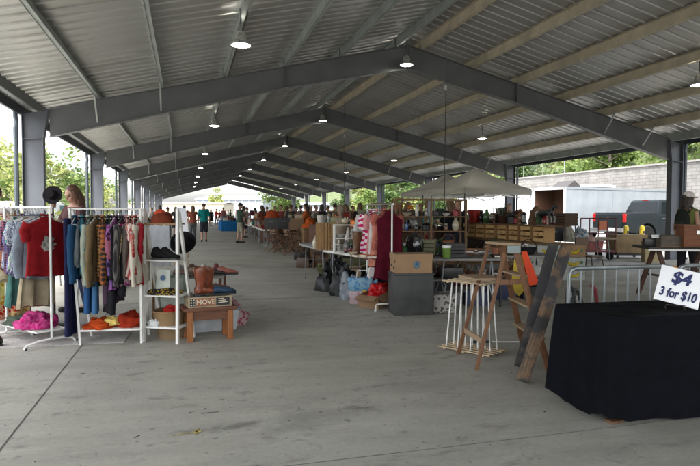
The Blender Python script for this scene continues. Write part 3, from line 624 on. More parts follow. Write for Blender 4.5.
J = [(-.05, (.012, .045, .10), None, None, 0, .62, .58, 'navy blue denim jacket', 'jacket'), (.02, (.03, .12, .16), None, None, 0, .58, .5, 'dark teal shirt', 'shirt'), (.09, (.27, .30, .25), (.22, .25, .2), 'stripe', 60, .68, .6, 'pale grey green knitted cardigan', 'cardigan'), (.16, (.15, .11, .06), None, None, 0, .66, .62, 'olive brown corduroy jacket', 'jacket'),
     (.23, (.28, .09, .03), (.02, .02, .02), 'plaid', 6, .66, .6, 'orange and black check flannel shirt', 'shirt'), (.29, (.012, .012, .015), None, None, 0, .98, .55, 'long black coat', 'coat'), (.35, (.03, .012, .03), (.25, .10, .25), 'floral', 11, .74, .5, 'black blouse with purple pattern', 'blouse'),
     (.41, (.02, .02, .025), (.12, .11, .1), 'vstripe', 14, .7, .6, 'dark grey striped jacket', 'jacket'), (.475, (.55, .50, .45), (.30, .03, .03), 'vstripe', 9, .62, .15, 'white and red striped blouse', 'blouse'), (.53, (.22, .015, .02), (.35, .12, .1), 'speckle', 16, .66, .5, 'dark red knitted top', 'top'), (.60, (.50, .46, .38), None, None, 0, .68, .62, 'cream linen jacket', 'jacket')]
for i, (t_, c, c2, pt, s_, L_, sv, lb, ct) in enumerate(J):
    pos = p + ax*t_ + nrm*.05
    garment(loc=(pos.x, pos.y, 0), rz=ang2+.22*math.sin(i*1.7)+.12, zt=1.425-.097, mt=F_(c, c2, pt, s_ or 9), L_=L_, wid=.21, sleeve=sv, seed=120+i, th=.03, label=lb+' on the rack above the orange knits', cat=ct, name=ct, group='garments on the jacket rack', hang=BLK if i % 3 else WH)
for i, (t_, c, c2, pt, s_, L_, sv, lb, ct) in enumerate([(-.015, (.30, .33, .36), None, None, 0, .5, .4, 'faded blue grey shirt', 'shirt'), (.055, (.42, .38, .30), None, None, 0, .6, .5, 'beige cotton shirt', 'shirt'), (.125, (.07, .08, .05), None, None, 0, .7, .6, 'dark olive wool jacket', 'jacket'), (.195, (.30, .16, .06), (.05, .03, .02), 'plaid', 9, .6, .5, 'brown and rust check shirt', 'shirt'), (.26, (.02, .03, .05), (.2, .2, .25), 'floral', 14, .66, .5, 'dark blouse with pale print', 'blouse'), (.32, (.05, .03, .05), None, None, 0, .9, .55, 'long plum cardigan', 'cardigan'), (.38, (.015, .015, .02), None, None, 0, .8, .6, 'black wool jacket', 'jacket'), (.445, (.25, .02, .03), (.5, .4, .35), 'floral', 13, .7, .4, 'red blouse with cream print', 'blouse'), (.50, (.12, .10, .09), None, None, 0, .6, .55, 'grey brown cardigan', 'cardigan'), (.56, (.30, .02, .03), None, None, 0, .7, .3, 'long crimson top', 'top')]):
    pos = p + ax*t_ + nrm*.11
    garment(loc=(pos.x, pos.y, 0), rz=ang2+.25*math.sin(i*2.3)+.05, zt=1.425-.097, mt=F_(c, c2, pt, s_ or 9), L_=L_, wid=.2, sleeve=sv, seed=240+i, th=.035, label=lb+' in the packed middle of the jacket rack', cat=ct, name=ct, group='garments on the jacket rack', hang=BLK)
for i, (t_, c, L_, lb, zt) in enumerate(((-.10, (.012, .014, .045), 1.28, 'very long navy trousers hanging to the floor', 1.33), (.06, (.03, .09, .22), .62, 'blue denim jeans hanging low under the jackets', .95), (.13, (.05, .13, .26), .55, 'lighter blue jeans hanging low beside the darker pair', .88), (.25, (.14, .07, .04), .5, 'brown trousers hanging low under the check shirt', .85))):
    pos = p + ax*t_ + nrm*(.08 if i else .02); t = T('trousers', lb, 'trousers', pos, ang2+.1*i)
    b = MB()
    for s in (-1, 1): b.tube([(.0, s*.065, zt), (.005, s*.07, zt-L_*.5), (.0, s*.075, zt-L_+(.06 if i == 0 else 0))], [.062, .058, .062], 12)
    for j in range(len(b.v)): b.v[j] = (b.v[j][0]*.55, b.v[j][1], b.v[j][2])
    b.build('fabric', F_(c), t, smooth=60)
    b = MB(); b.tube([(0, 0, zt+.05), (0, .12, zt+.0), (0, -.12, zt+.0), (0, 0, zt+.05), (0, .01, zt+.1 if i == 0 else 1.30), (0, 0, zt+.11 if i == 0 else 1.42)], .003, 5); b.build('hanger', BLK, t)
sh = lambda a, b_: (p + ax*a + nrm*b_).xy
heap('knit_sweater', 'bright orange knitted sweater heaped on the low white shelf', 'sweater', (*sh(.17, .1), .16), (.30, .28, .10), F_((.50, .08, .012), (.30, .03, .01), 'stripe', 30), 5, ang2)
heap('knit_sweater', 'yellow zigzag knit on top of the orange sweater', 'sweater', (*sh(.27, .14), .185), (.22, .20, .085), F_((.66, .45, .03), (.75, .65, .3), 'stripe', 40), 6, ang2)
heap('knit_sweater', 'dark red knit heaped right of the orange sweater', 'sweater', (*sh(.47, .18), .16), (.30, .30, .15), F_((.30, .03, .012)), 8, ang2)
# --- white ladder shelf
p, q = Vector((*G(144, 342), 0)), Vector((*G(177.5, 344), 0)); ax = (q-p).normalized(); L3 = (q-p).length; ang3 = math.atan2(ax.y, ax.x); nrm = Vector((-ax.y, ax.x, 0))
t = T('ladder_shelf', 'white ladder shelf with hats and shoes on its brown and white boards', 'shelf', p, ang3)
for x in (0, L3):
    b = MB(); b.bar((x, 0, 0), (x, .02, 1.43), .024, .035); b.build('post', WH, t); b = MB(); b.bar((x, .36, 0), (x, .05, 1.4), .024, .03); b.build('post', WH, t)
WB = wood((.30, .17, .075), .5, (14, 1, 1))
for z, dpt, m_ in ((.16, .36, WH), (.50, .33, WH), (.88, .28, WH), (1.27, .20, WB)):
    b = MB(); b.box((L3/2, .03+dpt/2-.03, z), (L3+(.03 if m_ is WH else .0)-.03, dpt, .018)); b.build('shelf_board', m_, t, bevel=.002)
S3 = lambda a, b_: (p + ax*a + nrm*b_).xy
def hat(lb, loc, r_, mt, crown=.11, rz=0, brim=.07):
    t = T('hat', lb, 'hat', loc, rz); b = MB()
    b.lathe([(r_+brim, .014), (r_+brim*1.02, .02), (r_+.01, .012), (r_, .03), (r_*.96, crown*.8), (r_*.75, crown), (r_*.3, crown*.9), (0, crown*.86)], seg=24, sx=.9)
    b.lathe([(r_+brim, .014), (r_, .006), (0, .004)], seg=24, sx=.9); b.build('crown_and_brim', mt, t, smooth=60)
    b = MB(); b.lathe([(r_*1.0+.002, .02), (r_*.985+.003, .045)], seg=24, sx=.9, caps=False); b.build('band', BLK, t); return t
heap('knit_hat', 'rust brown knitted hat with red crown on top of the ladder shelf', 'knit hat', (*S3(.17, .1), 1.28), (.24, .22, .125), F_((.20, .05, .025), (.1, .02, .012), 'stripe', 34), 9, rough=.12)
heap('knit_hat', 'small orange red knitted cap on the rust brown hat', 'knit hat', (*S3(.15, .1), 1.375), (.13, .12, .05), F_((.5, .07, .03)), 10, rough=.15)
for i, s in enumerate((0, .1)):
    t = T('high_heel', ('left' if i == 0 else 'right')+' shoe of the black high heel pair on the ladder shelf', 'shoe', (*S3(.10+s, .02), .892), ang3-.5-1.2)
    shoe_mesh(F_((.01, .01, .01)), t, .24, .12)
heap('scarf', 'yellow and black scarf on the middle board of the ladder shelf', 'scarf', (*S3(.2, .1), .51), (.34, .2, .06), F_((.35, .24, .04), (.02, .02, .02), 'speckle', 20), 12)
heap('folded_clothes', 'dark folded cloth under the yellow scarf on the ladder shelf', 'clothes', (*S3(.13, .16), .51), (.3, .26, .05), F_((.03, .03, .035)), 13)
# woven basket on the lowest board and red thing
t = T('basket', 'tan woven basket on the lowest board of the ladder shelf', 'basket', (*S3(.18, .2), .17), .2); b = MB(); b.lathe([(.15, 0), (.17, .14), (.175, .145), (.165, .145), (.145, .01), (0, .01)], seg=24); b.build('bowl', F_((.30, .21, .11), (.16, .10, .05), 'stripe', 60), t); b = MB(); b.tube([(.172*math.cos(a), .172*math.sin(a), .145) for a in (2*PI*k/24 for k in range(25))], .01, 6); b.build('rim', WB, t)
heap('cloth', 'red cloth in the tan woven basket', 'cloth', (*S3(.22, .2), .26), (.2, .2, .1), F_((.35, .02, .015)), 14)
heap('plastic_bag', 'clear crinkled plastic bag in front of the woven basket', 'plastic bag', (*S3(.09, .07), .17), (.15, .12, .06), mat((.6, .62, .62), .2, var=.1), 15, rough=.6)
t = T('basket', 'low tan basket on the floor under the ladder shelf', 'basket', (*S3(.16, .3), 0), .2); b = MB(); b.lathe([(.15, 0), (.17, .12), (.16, .12), (.14, .01), (0, .01)], seg=24); b.build('bowl', F_((.27, .2, .12), (.16, .10, .05), 'stripe', 60), t)
# pale printed poster board with a blue emblem behind the ladder shelf
t = T('poster_board', 'tall white poster board standing behind the ladder shelf', 'board', (*D(160, 6.95), 0), ang3); b = MB(); b.box((0, 0, .98), (.26, .02, .5), rx=.03); b.build('panel', mat((.50, .52, .54), .7), t); b = MB(); b.bar((-.1, 0, 0), (-.1, 0, .7), .03, .02); b.bar((.1, 0, 0), (.1, 0, .7), .03, .02); b.build('leg', WB, t)
t = T('framed_sign', 'small white sign with a blue round emblem leaning below the black heels', 'sign', (*S3(.14, .12), .515), ang3+.2); b = MB(); b.box((0, .06, .13), (.15, .012, .24), rx=-.15); b.build('panel', mat((.6, .66, .6), .5), t); b = MB(); b.lathe([(.0, 0), (.03, 0), (.03, .004), (0, .004)], seg=18); o = b.build('emblem', mat((.05, .12, .25), .5), t, loc=(0, .05, .16)); o.rotation_euler = (R(82), 0, 0)
t = T('leaning_frame', 'pale green framed panel leaning on the floor behind the ladder shelf', 'frame', (*(p+ax*.05+nrm*.5).xy, 0), ang3+.35); b = MB(); b.box((0, 0, .34), (.3, .02, .62), rx=.16); b.build('panel', mat((.5, .55, .5), .5), t)
b = MB()
for s in (-1, 1): b.box((s*.15, -.01, .34), (.03, .035, .66), rx=.16)
b.box((0, -.06, .66), (.3, .035, .03), rx=.16); b.box((0, .04, .03), (.3, .035, .03), rx=.16); b.build('frame', mat((.22, .3, .24), .6), t)

# --- small wooden bench with boot box
p = Vector((*G(190, 342), 0)); q = Vector((*G(230, 338.5), 0)); ax = (q-p).normalized(); L4 = (q-p).length; ang4 = math.atan2(ax.y, ax.x); nrm = Vector((-ax.y, ax.x, 0))
OW = wood((.36, .13, .035), .5, (1, 1, 14)); OT = wood((.16, .06, .028), .5, (14, 1, 1))
t = T('wooden_stool', 'low brown wooden bench table holding the boot crate', 'bench', p, ang4)
for x in (0, L4):
    for y in (0, .26): b = MB(); b.box((x, y, .165), (.062, .062, .33)); b.build('leg', OW, t, bevel=.004)
b = MB(); b.box((L4/2, .13, .35), (L4+.14, .38, .035)); b.build('top', OT, t, bevel=.005)
for y in (0, .26): b = MB(); b.box((L4/2, y, .275), (L4-.064, .02, .10)); b.build('apron', OT, t)
t = T('wooden_crate', 'printed wooden box with orange and black labels on the brown bench', 'wooden box', (*(p+ax*(L4/2)+nrm*.12).xy, .368), ang4+.02)
CW = wood((.42, .34, .22), .6, (14, 1, 1))
b = MB(); Lx, Ly, hz_ = .46, .29, .115
b.box((0, -Ly/2, hz_/2), (Lx, .012, hz_)); b.box((0, Ly/2, hz_/2), (Lx, .012, hz_)); b.box((-Lx/2, 0, hz_/2), (.014, Ly-.012, hz_)); b.box((Lx/2, 0, hz_/2), (.014, Ly-.012, hz_)); b.box((0, 0, .006), (Lx-.02, Ly-.02, .01)); b.build('box_walls', CW, t, bevel=.001)
def text(body, size, mt, parent, loc, rot, name='lettering', ext=.001, off=.0, shear=0, align='CENTER', sx=1):
    cu = bpy.data.curves.new(name, 'FONT'); cu.body = body; cu.size = size; cu.extrude = ext; cu.offset = 0; cu.bevel_depth = off; cu.shear = shear; cu.align_x = align; cu.align_y = 'CENTER'
    tmp = bpy.data.objects.new('tmp', cu); col.objects.link(tmp); bpy.context.view_layer.update()
    me = bpy.data.meshes.new_from_object(tmp.evaluated_get(bpy.context.evaluated_depsgraph_get())); bpy.data.objects.remove(tmp); me.materials.clear(); me.materials.append(mt)
    o = bpy.data.objects.new(name, me); col.objects.link(o); o.parent = parent; KIDS.setdefault(parent.name, []).append(o); o.location = loc; o.rotation_euler = rot; o.scale = (sx, 1, 1); return o
LBO = mat((.28, .10, .045), .6, var=.2); LBK = mat((.02, .02, .022), .6); CRM = mat((.62, .55, .42), .6)
b = MB(); b.box((-.055, -Ly/2-.0075, .058), (.20, .003, .085)); b.build('label', LBO, t)
b = MB(); b.box((.13, -Ly/2-.0075, .058), (.145, .003, .085)); b.build('label', LBK, t)
b = MB(); b.box((-.195, -Ly/2-.0075, .058), (.055, .003, .085)); b.build('label', LBK, t)
text('NOVE', .07, CRM, t, (-.055, -Ly/2-.0105, .058), (R(90), 0, 0), off=.0015, sx=1.05)
b = MB()
for i in range(3): b.bar((.08, -Ly/2-.0105, .045+.02*i), (.18-.02*i, -Ly/2-.0105, .05+.02*i), .004, .008)
b.build('emblem', CRM, t)
b = MB()
for i in range(2):
    for j in range(3): b.box((-.208+.026*i, -Ly/2-.0105, .03+.028*j), (.014, .003, .014))
b.build('emblem', CRM, t)
bc = (p+ax*(L4*.30)+nrm*.06)
def cowboy_boot(lb, loc, rz, mt, hh=.34, lay=False, group=None, sole=None):
    t = T('cowboy_boot', lb, 'boot', loc, rz, group); b = MB(); rr = []
    prof = [(.045, -.02, .040, .05), (.09, -.015, .040, .058), (.14, 0, .045, .055), (.2, .0, .055, .066), (.27, .0, .062, .076), (.31, .0, .064, .08), (.335, .0, .062, .078)]
    for k_, (z, y, rx, ry) in enumerate(prof):
        rr.append([(rx*math.cos(a), y+ry*math.sin(a), z*hh/.34+(.022*abs(math.cos(a))**2*1-.01 if k_ >= 5 else 0)) for a in (2*PI*k/20 for k in range(20))])
    rr += [[(x*.92, y*.92, z-.01) for x, y, z in rr[-1]], [(x*.8, y*.85, z-.1) for x, y, z in rr[-1]]]
    b.loft(rr); rr = []
    for y, w_, h_ in ((-.07, .028, .075), (-.03, .036, .10), (.04, .038, .095), (.1, .040, .065), (.15, .042, .05), (.19, .03, .036), (.215, .008, .016)):
        rr.append([(w_*math.cos(a), y, .022+h_/2+h_/2*math.sin(a)) for a in (2*PI*k/16 for k in range(16))])
    b.loft(rr); b.build('leather', mt, t, smooth=60)
    s = MB(); s.prism([(-.03, -.07), (.03, -.07), (.034, 0), (.03, .05), (.044, .13), (.03, .19), (0, .22), (-.03, .19), (-.044, .13), (-.03, .05), (-.034, 0)], .012, .026, axis='Z'); s.box((0, -.045, .006), (.055, .055, .03)); s.build('sole', sole or dark, t); return t
BL = mat((.20, .045, .018), .28, var=.25, scale=14, coat=.3); BL2 = mat((.25, .07, .03), .35, var=.25, scale=14)
cowboy_boot('glossy reddish brown cowboy boot standing in front on the printed crate', (bc.x, bc.y, .482), ang4-1.9+.5, BL, .31)
cowboy_boot('reddish brown cowboy boot standing behind its mate on the crate', (bc.x+.07, bc.y+.10, .482), ang4-1.7+.4, BL, .30)
for i in range(2):
    t = T('blue_shoe', ('front' if i == 0 else 'rear')+' shoe of the blue pair lying on the printed crate', 'shoe', (*(p+ax*(L4*.60+.0*i)+nrm*(.05+.11*i)).xy, .482), ang4-1.35); shoe_mesh(mat((.02, .05, .10), .45, var=.3), t, .27, .085)
t = T('loafer', 'brown loafer lying at the back of the printed crate', 'shoe', (*(p+ax*(L4*.62)+nrm*.24).xy, .485), ang4-1.1); shoe_mesh(mat((.18, .06, .04), .4), t, .27, .09)
# grey shoe table behind the bench
tc_ = Vector((*D(196, 7.55), 0))
t = T('shoe_table', 'grey board table of shoes and boots behind the brown bench', 'table', tc_, -.12)
b = MB(); b.box((0, .2, .56), (.75, 1.1, .03)); b.build('top', mat((.26, .24, .22), .6), t, bevel=.004)
for x in (-.33, .33):
    for y in (-.3, .7): b = MB(); b.box((x, y, .272), (.04, .04, .545)); b.build('leg', OT, t)
cols = [((.16, .10, .07), 'brown'), ((.3, .22, .15), 'tan'), ((.03, .03, .03), 'black'), ((.35, .12, .09), 'brick red'), ((.25, .25, .26), 'grey'), ((.10, .05, .03), 'dark brown'), ((.5, .48, .44), 'off white'), ((.18, .03, .03), 'burgundy')]
for i in range(8):
    c, nm = cols[i]; t = T('shoe', '%s shoe %s on the grey shoe table' % (nm, 'at the near edge' if i < 4 else 'farther back'), 'shoe', (tc_.x-.28+.18*(i % 4), tc_.y-.27+.42*(i//4), .575), -2.2+.3*i, 'shoes on the shoe table'); shoe_mesh(mat(c, .5), t, .28, .1)
o = T('hat_stand', 'black brimmed hat tilted on a stand of boots beside the ladder shelf', 'hat stand', (*D(184, 7.35), 0), -YAW)
b = MB(); b.lathe([(.1, .576), (.1, .59), (.012, .6), (.012, 1.0)], seg=12); b.build('stand', BLK, o)
b = MB(); M_ = Matrix.Rotation(R(62), 3, 'X')
rr = [[M_ @ Vector((r_*math.cos(a), r_*.95*math.sin(a), z)) + Vector((0, -.05, 1.0)) for a in (2*PI*k/24 for k in range(24))] for r_, z in ((.0, .11), (.07, .115), (.09, .09), (.095, .01), (.1, 0), (.165, .02), (.168, .01), (.095, -.008), (0, -.005))]
b.loft(rr); b.build('hat', F_((.012, .012, .014)), o, smooth=50)
# plastic tub and bag under the bench
t = T('storage_tub', 'clear plastic storage tub with clothes under the bench', 'storage tub', (*(p+ax*.34+nrm*.62).xy, 0), ang4); b = MB(); b.prism([(-.26, 0), (.26, 0), (.30, .24), (-.30, .24)], -.18, .18); b.build('tub', mat((.5, .53, .55), .25, var=.1), t, bevel=.01); b = MB(); b.box((0, 0, .25), (.63, .4, .02)); b.build('lid', mat((.2, .22, .25), .4), t, bevel=.004)
heap('folded_clothes', 'red and pink clothes bulging behind the clear storage tub', 'clothes', (*(p+ax*.58+nrm*.85).xy, 0), (.5, .4, .32), F_((.30, .05, .07), (.4, .3, .3), 'speckle', 9), 21)
heap('plastic_bag', 'white plastic bag slumped on the floor left of the bench', 'plastic bag', (*(p+ax*-.06+nrm*.45).xy, 0), (.32, .3, .28), mat((.5, .51, .52), .3, var=.15), 22, rough=.5)

# --- black draped table with the price sign
c0 = Vector((*G(606, 427), 0)); c1 = Vector((*G(700, 418.5), 0)); c2 = Vector((*G(547, 398), 0))
ax = (c1-c0).normalized(); a5 = math.atan2(ax.y, ax.x); LT, WT, HT = 1.85, .60, .71
t = T('folding_table', 'folding table hidden under the black cloth', 'table', c0, a5)
b = MB(); b.box((LT/2, WT/2, HT-.025), (LT-.02, WT-.02, .03)); b.build('top', PLA, t)
for x in (.25, LT-.25):
    b = MB(); b.tube([(x, .06, HT-.04), (x, .06, 0), ], .014); b.tube([(x, WT-.06, HT-.04), (x, WT-.06, 0)], .014); b.build('leg', CHR, t)
b = MB(); N_ = 220; rr = []; per = 2*(LT+WT); rad = .04
def perim(s):
    s = s % per
    if s < LT: return Vector((s, 0)), Vector((0, -1))
    s -= LT
    if s < WT: return Vector((LT, s)), Vector((1, 0))
    s -= WT
    if s < LT: return Vector((LT-s, WT)), Vector((0, 1))
    return Vector((0, WT-(s-LT))), Vector((-1, 0))
def cornerness(s):
    s = s % per; ds = [abs(s-c) for c in (0, LT, LT+WT, 2*LT+WT, per)]; return math.exp(-(min(ds)/.11)**2)
for z in (1.0, 1.0, .985, .93, .8, .6, .4, .2, .06, 0.0):
    dn = 1-z; ring = []
    for k in range(N_):
        s = per*k/N_; P_, nn = perim(s)
        # average the normal round the corner
        _, n1 = perim(s-.05); _, n2 = perim(s+.05); nn = (n1+n2+nn).normalized()
        cn = cornerness(s)
        off = dn**.8*(.016 + .05*cn) + dn**.7*(.011*math.sin(s*11+.6)+.006*math.sin(s*23+2)+.02*cn*math.sin(s*38+1)) + .012*dn*noise.noise(Vector((s*3, z*2, 1)))
        zz = HT*z + (.006 if z == 1.0 else 0); zz = max(.012 + .008*math.sin(s*7), zz) if dn else zz
        zz = zz + (.012 + .075*max(0, cn-.15))*dn**3
        ring.append((P_.x+nn.x*off, P_.y+nn.y*off, zz))
    if len(rr) == 0: ring = [(LT/2+(x-LT/2)*.9, WT/2+(y-WT/2)*.8, HT+.003) for x, y, _ in ring]
    rr.append(ring)
b.loft(rr, caps=False); n0 = len(b.f); b.add(rr[0], [tuple(range(N_))])
clo = b.build('tablecloth', mat((.005, .0055, .008), .8, var=.15, scale=14, bump=.5, bscale=5, bd=.06, spec=.06), loc=c0, rz=a5, smooth=50); tag(clo, 'floor length black cloth draped over the corner table', 'tablecloth')
b = MB(); b.box((.12, .04, .010), (.10, .07, .02)); o = b.build('wood_block', wood((.16, .08, .04), .5), loc=c0 + ax*.0, rz=a5+.2, bevel=.003); tag(o, 'small wood block poking out under the black tablecloth', 'wood block')
# sign
tl, tr_, bl, br_ = (668, 267), (708, 272), (653.5, 304), (693, 310)
dS = 4.15; sp = Vector((*D(674, dS), HT)); sp = Vector((*G(675, 309, HT+.008), HT+.01))
t = T('price_sign', 'white tilted price sign reading $4, 3 for $10 on the black table', 'sign', (sp.x, sp.y, HT+.008), -YAW-.42)
tiltb = R(-24); skew = R(13)
Mt = Matrix.Rotation(tiltb, 3, 'X') @ Matrix.Rotation(skew, 3, 'Y')
b = MB(); hw, hh = .142, .27
b.box((0, 0, hh/2), (hw*2, .006, hh)); pan = b.build('board', mat((.86, .88, .90), .5, var=.02), t, bevel=.002); pan.rotation_euler = Mt.to_euler(); pan.location = (0, 0, .035)
INK = mat((.012, .02, .10), .5, var=.0)
text('$4', .125, INK, pan, (.0, -.0048, .193), (R(90), 0, 0), off=.004, shear=.12, sx=.95)
text('3 for $10', .094, INK, pan, (0, -.0048, .070), (R(90), 0, 0), off=.003, shear=.12, sx=.66)
b = MB(); b.tube([(-.06, -.02, 0), (-.06, -.02, .03), (.06, -.02, .03), (.06, -.02, 0)], .003, 5); b.tube([(-.06, .09, 0), (-.06, 0, .005), (-.06, -.02, .0)], .003, 5); b.tube([(.06, .09, 0), (.06, 0, .005), (.06, -.02, .0)], .003, 5); b.build('wire_stand', BLK, t)

# --- steel crowd barrier
P0 = Vector((*D(570, 4.85), 0)); P1 = Vector((*D(672, 5.12), 0)); ax = (P1-P0).normalized(); a6 = math.atan2(ax.y, ax.x); LB = 2.0
GAL = mat((.28, .31, .32), .42, .6, var=.15, scale=8)
def barrier(lb, loc, rz, L_):
    t = T('crowd_barrier', lb, 'crowd barrier', loc, rz, 'steel crowd barriers'); hh = .925; b = MB(); b.tube([(0, 0, .15), (0, 0, hh-.06), (.02, 0, hh-.015), (.07, 0, hh), (L_-.07, 0, hh), (L_-.02, 0, hh-.015), (L_, 0, hh-.06), (L_, 0, .15), ], .019, 10); b.tube([(0, 0, .2), (L_, 0, .2)], .014, 8); b.build('frame', GAL, t)
    n = int(L_/.115)
    for k in range(1, n): b = MB(); b.tube([(L_*k/n, 0, .2), (L_*k/n, 0, hh)], .0085, 8); b.build('bar', GAL, t)
    for x in (.3, L_-.3): b = MB(); b.tube([(x, 0, .2), (x, 0, .06), (x, -.22, .012)], .014, 8); b.tube([(x, 0, .06), (x, .22, .012)], .014, 8); b.build('foot', GAL, t)
    return t
barrier('galvanized steel crowd barrier behind the black table', P0, a6, 1.02*(P1-P0).length)
barrier('second steel crowd barrier hooked on, cut by the right edge', P1 + ax*.09, a6-.02, LB)
t = T('bungee_cord', 'orange cord looped round the joint of the two steel barriers', 'cord', P1+ax*.03, a6); b = MB()
b.tube([(.0+.05*math.cos(a), .045*math.sin(a), .90+.018*math.sin(2*a)) for a in (2*PI*k/16 for k in range(17))], .008, 6); b.tube([(.045, -.03, .90), (.06, -.04, .7), (.0, -.05, .45)], .008, 6); b.tube([(-.03, -.03, .91), (-.08, -.04, .75), (-.06, -.05, .6)], .006, 6); b.build('cord', mat((.45, .17, .02), .7), t)
# spare bicycle wheels leaning behind the barrier
def wheel(lb, loc, rz, r_, tilt):
    t = T('bicycle_wheel', lb, 'bicycle wheel', loc, rz, 'bicycle wheels behind the barrier'); t.rotation_euler = (tilt, 0, rz); c = (0, 0, r_+.018)
    b = MB(); b.tube([(r_*math.cos(a), 0, c[2]+r_*math.sin(a)) for a in (2*PI*k/48 for k in range(49))], .021, 8, caps=False); b.build('tyre', dark, t)
    b = MB(); b.tube([((r_-.035)*math.cos(a), 0, c[2]+(r_-.035)*math.sin(a)) for a in (2*PI*k/48 for k in range(49))], .013, 6, caps=False); b.build('rim', mat((.05, .05, .055), .3, .5), t)
    b = MB()
    for k in range(24): b.tube([(.02*math.cos(2*PI*k/24), .02*(-1)**k, c[2]), ((r_-.035)*math.cos(2*PI*k/24+.15*(-1)**k), 0, c[2]+(r_-.035)*math.sin(2*PI*k/24+.15*(-1)**k))], .0014, 4)
    b.build('spokes', CHR, t)
    b = MB(); b.tube([(0, -.05, c[2]), (0, .05, c[2])], .02, 8); b.build('hub', CHR, t)
wheel('front black tyred bicycle wheel leaning behind the steel barrier', (*D(580, 5.35), 0), a6+.85, .345, -.12)
wheel('rear black tyred bicycle wheel leaning against the front one', (*D(584, 5.6), 0), a6+.75, .31, -.12)
t = T('strap', 'dull red strap hooked over the bicycle wheels', 'strap', (*D(597, 5.5), 0), a6); b = MB(); b.tube([(-.05, 0, .70), (0, 0, .66), (.03, .01, .5), (.04, .02, .3)], .018, 6); b.build('webbing', mat((.22, .03, .04), .7), t)

# --- leaning barn wood boards
BW = wood((.17, .10, .05), .3, (1, 1, 14), weather=.22); BW2 = wood((.085, .07, .06), .35, (1, 1, 14), weather=.6)
def board_thing(lb, a, b_, w_, th, m_, up, nm='barn_board'):
    a, b_ = Vector(a), Vector(b_); L_ = (b_-a).length; o = MB(); 
    o.bar((0, 0, 0), (0, 0, L_), w_, th, up=(0, 1, 0)); ob = o.build(nm, m_, bevel=.004); ob.location = a
    ob.rotation_euler = (b_-a).to_track_quat('Z', 'Y').to_euler()
    z = (b_-a).normalized(); x = Vector(up) - z*Vector(up).dot(z); x.normalize(); y = z.cross(x); ob.matrix_world = Matrix(((x.x, y.x, z.x, a.x), (x.y, y.y, z.y, a.y), (x.z, y.z, z.z, a.z), (0, 0, 0, 1)))
    return tag(ob, lb, 'board')
cr = Vector((math.cos(YAW), -math.sin(YAW), 0))
board_thing('scorched brown and black barn board leaning in front of its mate', (*G(522, 384), .02), (*D(567, 4.85), 1.11), .10, .045, BW, cr - Vector((0, .25, 0)))
board_thing('darker charred barn board leaning behind the brown one', (*G(519, 369), .02), (*D(554, 5.1), 1.12), .085, .045, BW2, cr - Vector((0, .25, 0)))
# --- wooden step ladder
LW = wood((.20, .09, .04), .5, (1, 1, 14)); LW2 = wood((.36, .25, .15), .6, (14, 1, 1))
t = T('step_ladder', 'old brown wooden step ladder with its pail shelf opened', 'step ladder', (0, 0, 0))
A1, A2 = Vector((*G(458, 354), 0)), Vector((*G(476.5, 370), 0)); B1, B2 = Vector((*G(524, 349), 0)), Vector((*G(549, 371), 0))
dL = 5.38; T1, T2 = Vector((*D(489.5, 5.50), 1.10)), Vector((*D(507, 5.25), 1.10)); U1 = Vector((*D(501, 5.52), 1.10)); U2 = Vector((*D(515, 5.25), 1.10))
for a, c in ((A1, T1), (A2, T2)): b = MB(); b.bar(a, c, .020, .034, up=cr); b.build('rear_leg', LW, t, bevel=.002)
for a, c in ((B1, U1), (B2, U2)): b = MB(); b.bar(a, c, .022, .055, up=cr); b.build('rail', LW, t, bevel=.002)
for k in (.25, .5, .75):
    b = MB(); a, c = B1.lerp(U1, k), B2.lerp(U2, k); b.bar(a, c, .10, .018, up=(0, 0, 1)); b.build('step', LW2, t, bevel=.002)
b = MB(); b.bar(T1.lerp(U1, .5)+Vector((0, .04, .012)), T2.lerp(U2, .5)-Vector((0, .04, -.012)), .17, .024, up=(0, 0, 1)); b.build('top_cap', LW2, t, bevel=.003)
b = MB(); a, c = A1.lerp(T1, .22), A2.lerp(T2, .22); b.bar(a, c, .018, .05, up=(0, 0, 1)); b.build('crossbar', LW2, t)
a, c = A1.lerp(T1, .72), A2.lerp(T2, .72); lft = -cr
b = MB(); m1 = (a+c)/2 + cr*.02
b.bar(a+lft*.09, c+lft*.09, .27, .016, up=(0, 0, 1)); b.build('pail_shelf', LW2, t)
b = MB(); b.bar(a+lft*.02+Vector((0, 0, -.03)), B1.lerp(U1, .72)+Vector((0, 0, -.02)), .008, .02); b.build('spreader', LW, t); b = MB(); b.bar(c+Vector((0, 0, -.03)), B2.lerp(U2, .72)+Vector((0, 0, -.02)), .022, .045); b.build('spreader', LW, t)
b = MB(); b.box(T2.lerp(U2, .5)-Vector((0, .055, .035)), (.12, .015, .07), rz=-YAW); b.build('hinge_plate', mat((.2, .24, .24), .5, .4), t)
# orange and yellow cloths hanging behind the ladder
t = T('orange_pennant', 'bright orange cloth pennant hanging behind the ladder', 'pennant', (*D(526, 5.9), 0), -YAW); b = MB()
b.prism([(-.04, 1.0), (.015, 1.0), (.15, .66), (.05, .64)], 0, .012); b.build('cloth', mat((.72, .06, .01), .7, var=.08), t)
b = MB(); b.tube([(-.03, .01, 1.0), (-.18, .3, .78), ], .006, 6); b.build('string', BLK, t)
t = T('yellow_cloth', 'yellow cloth hanging behind the step ladder left of the orange pennant', 'cloth', (*D(520.5, 5.95), 0), -YAW); b = MB(); b.prism([(-.05, .93), (.04, .97), (.07, .60), (.0, .52), (-.09, .60)], 0, .03); b.build('cloth', mat((.42, .30, .03), .8, var=.15), t, bevel=.008)
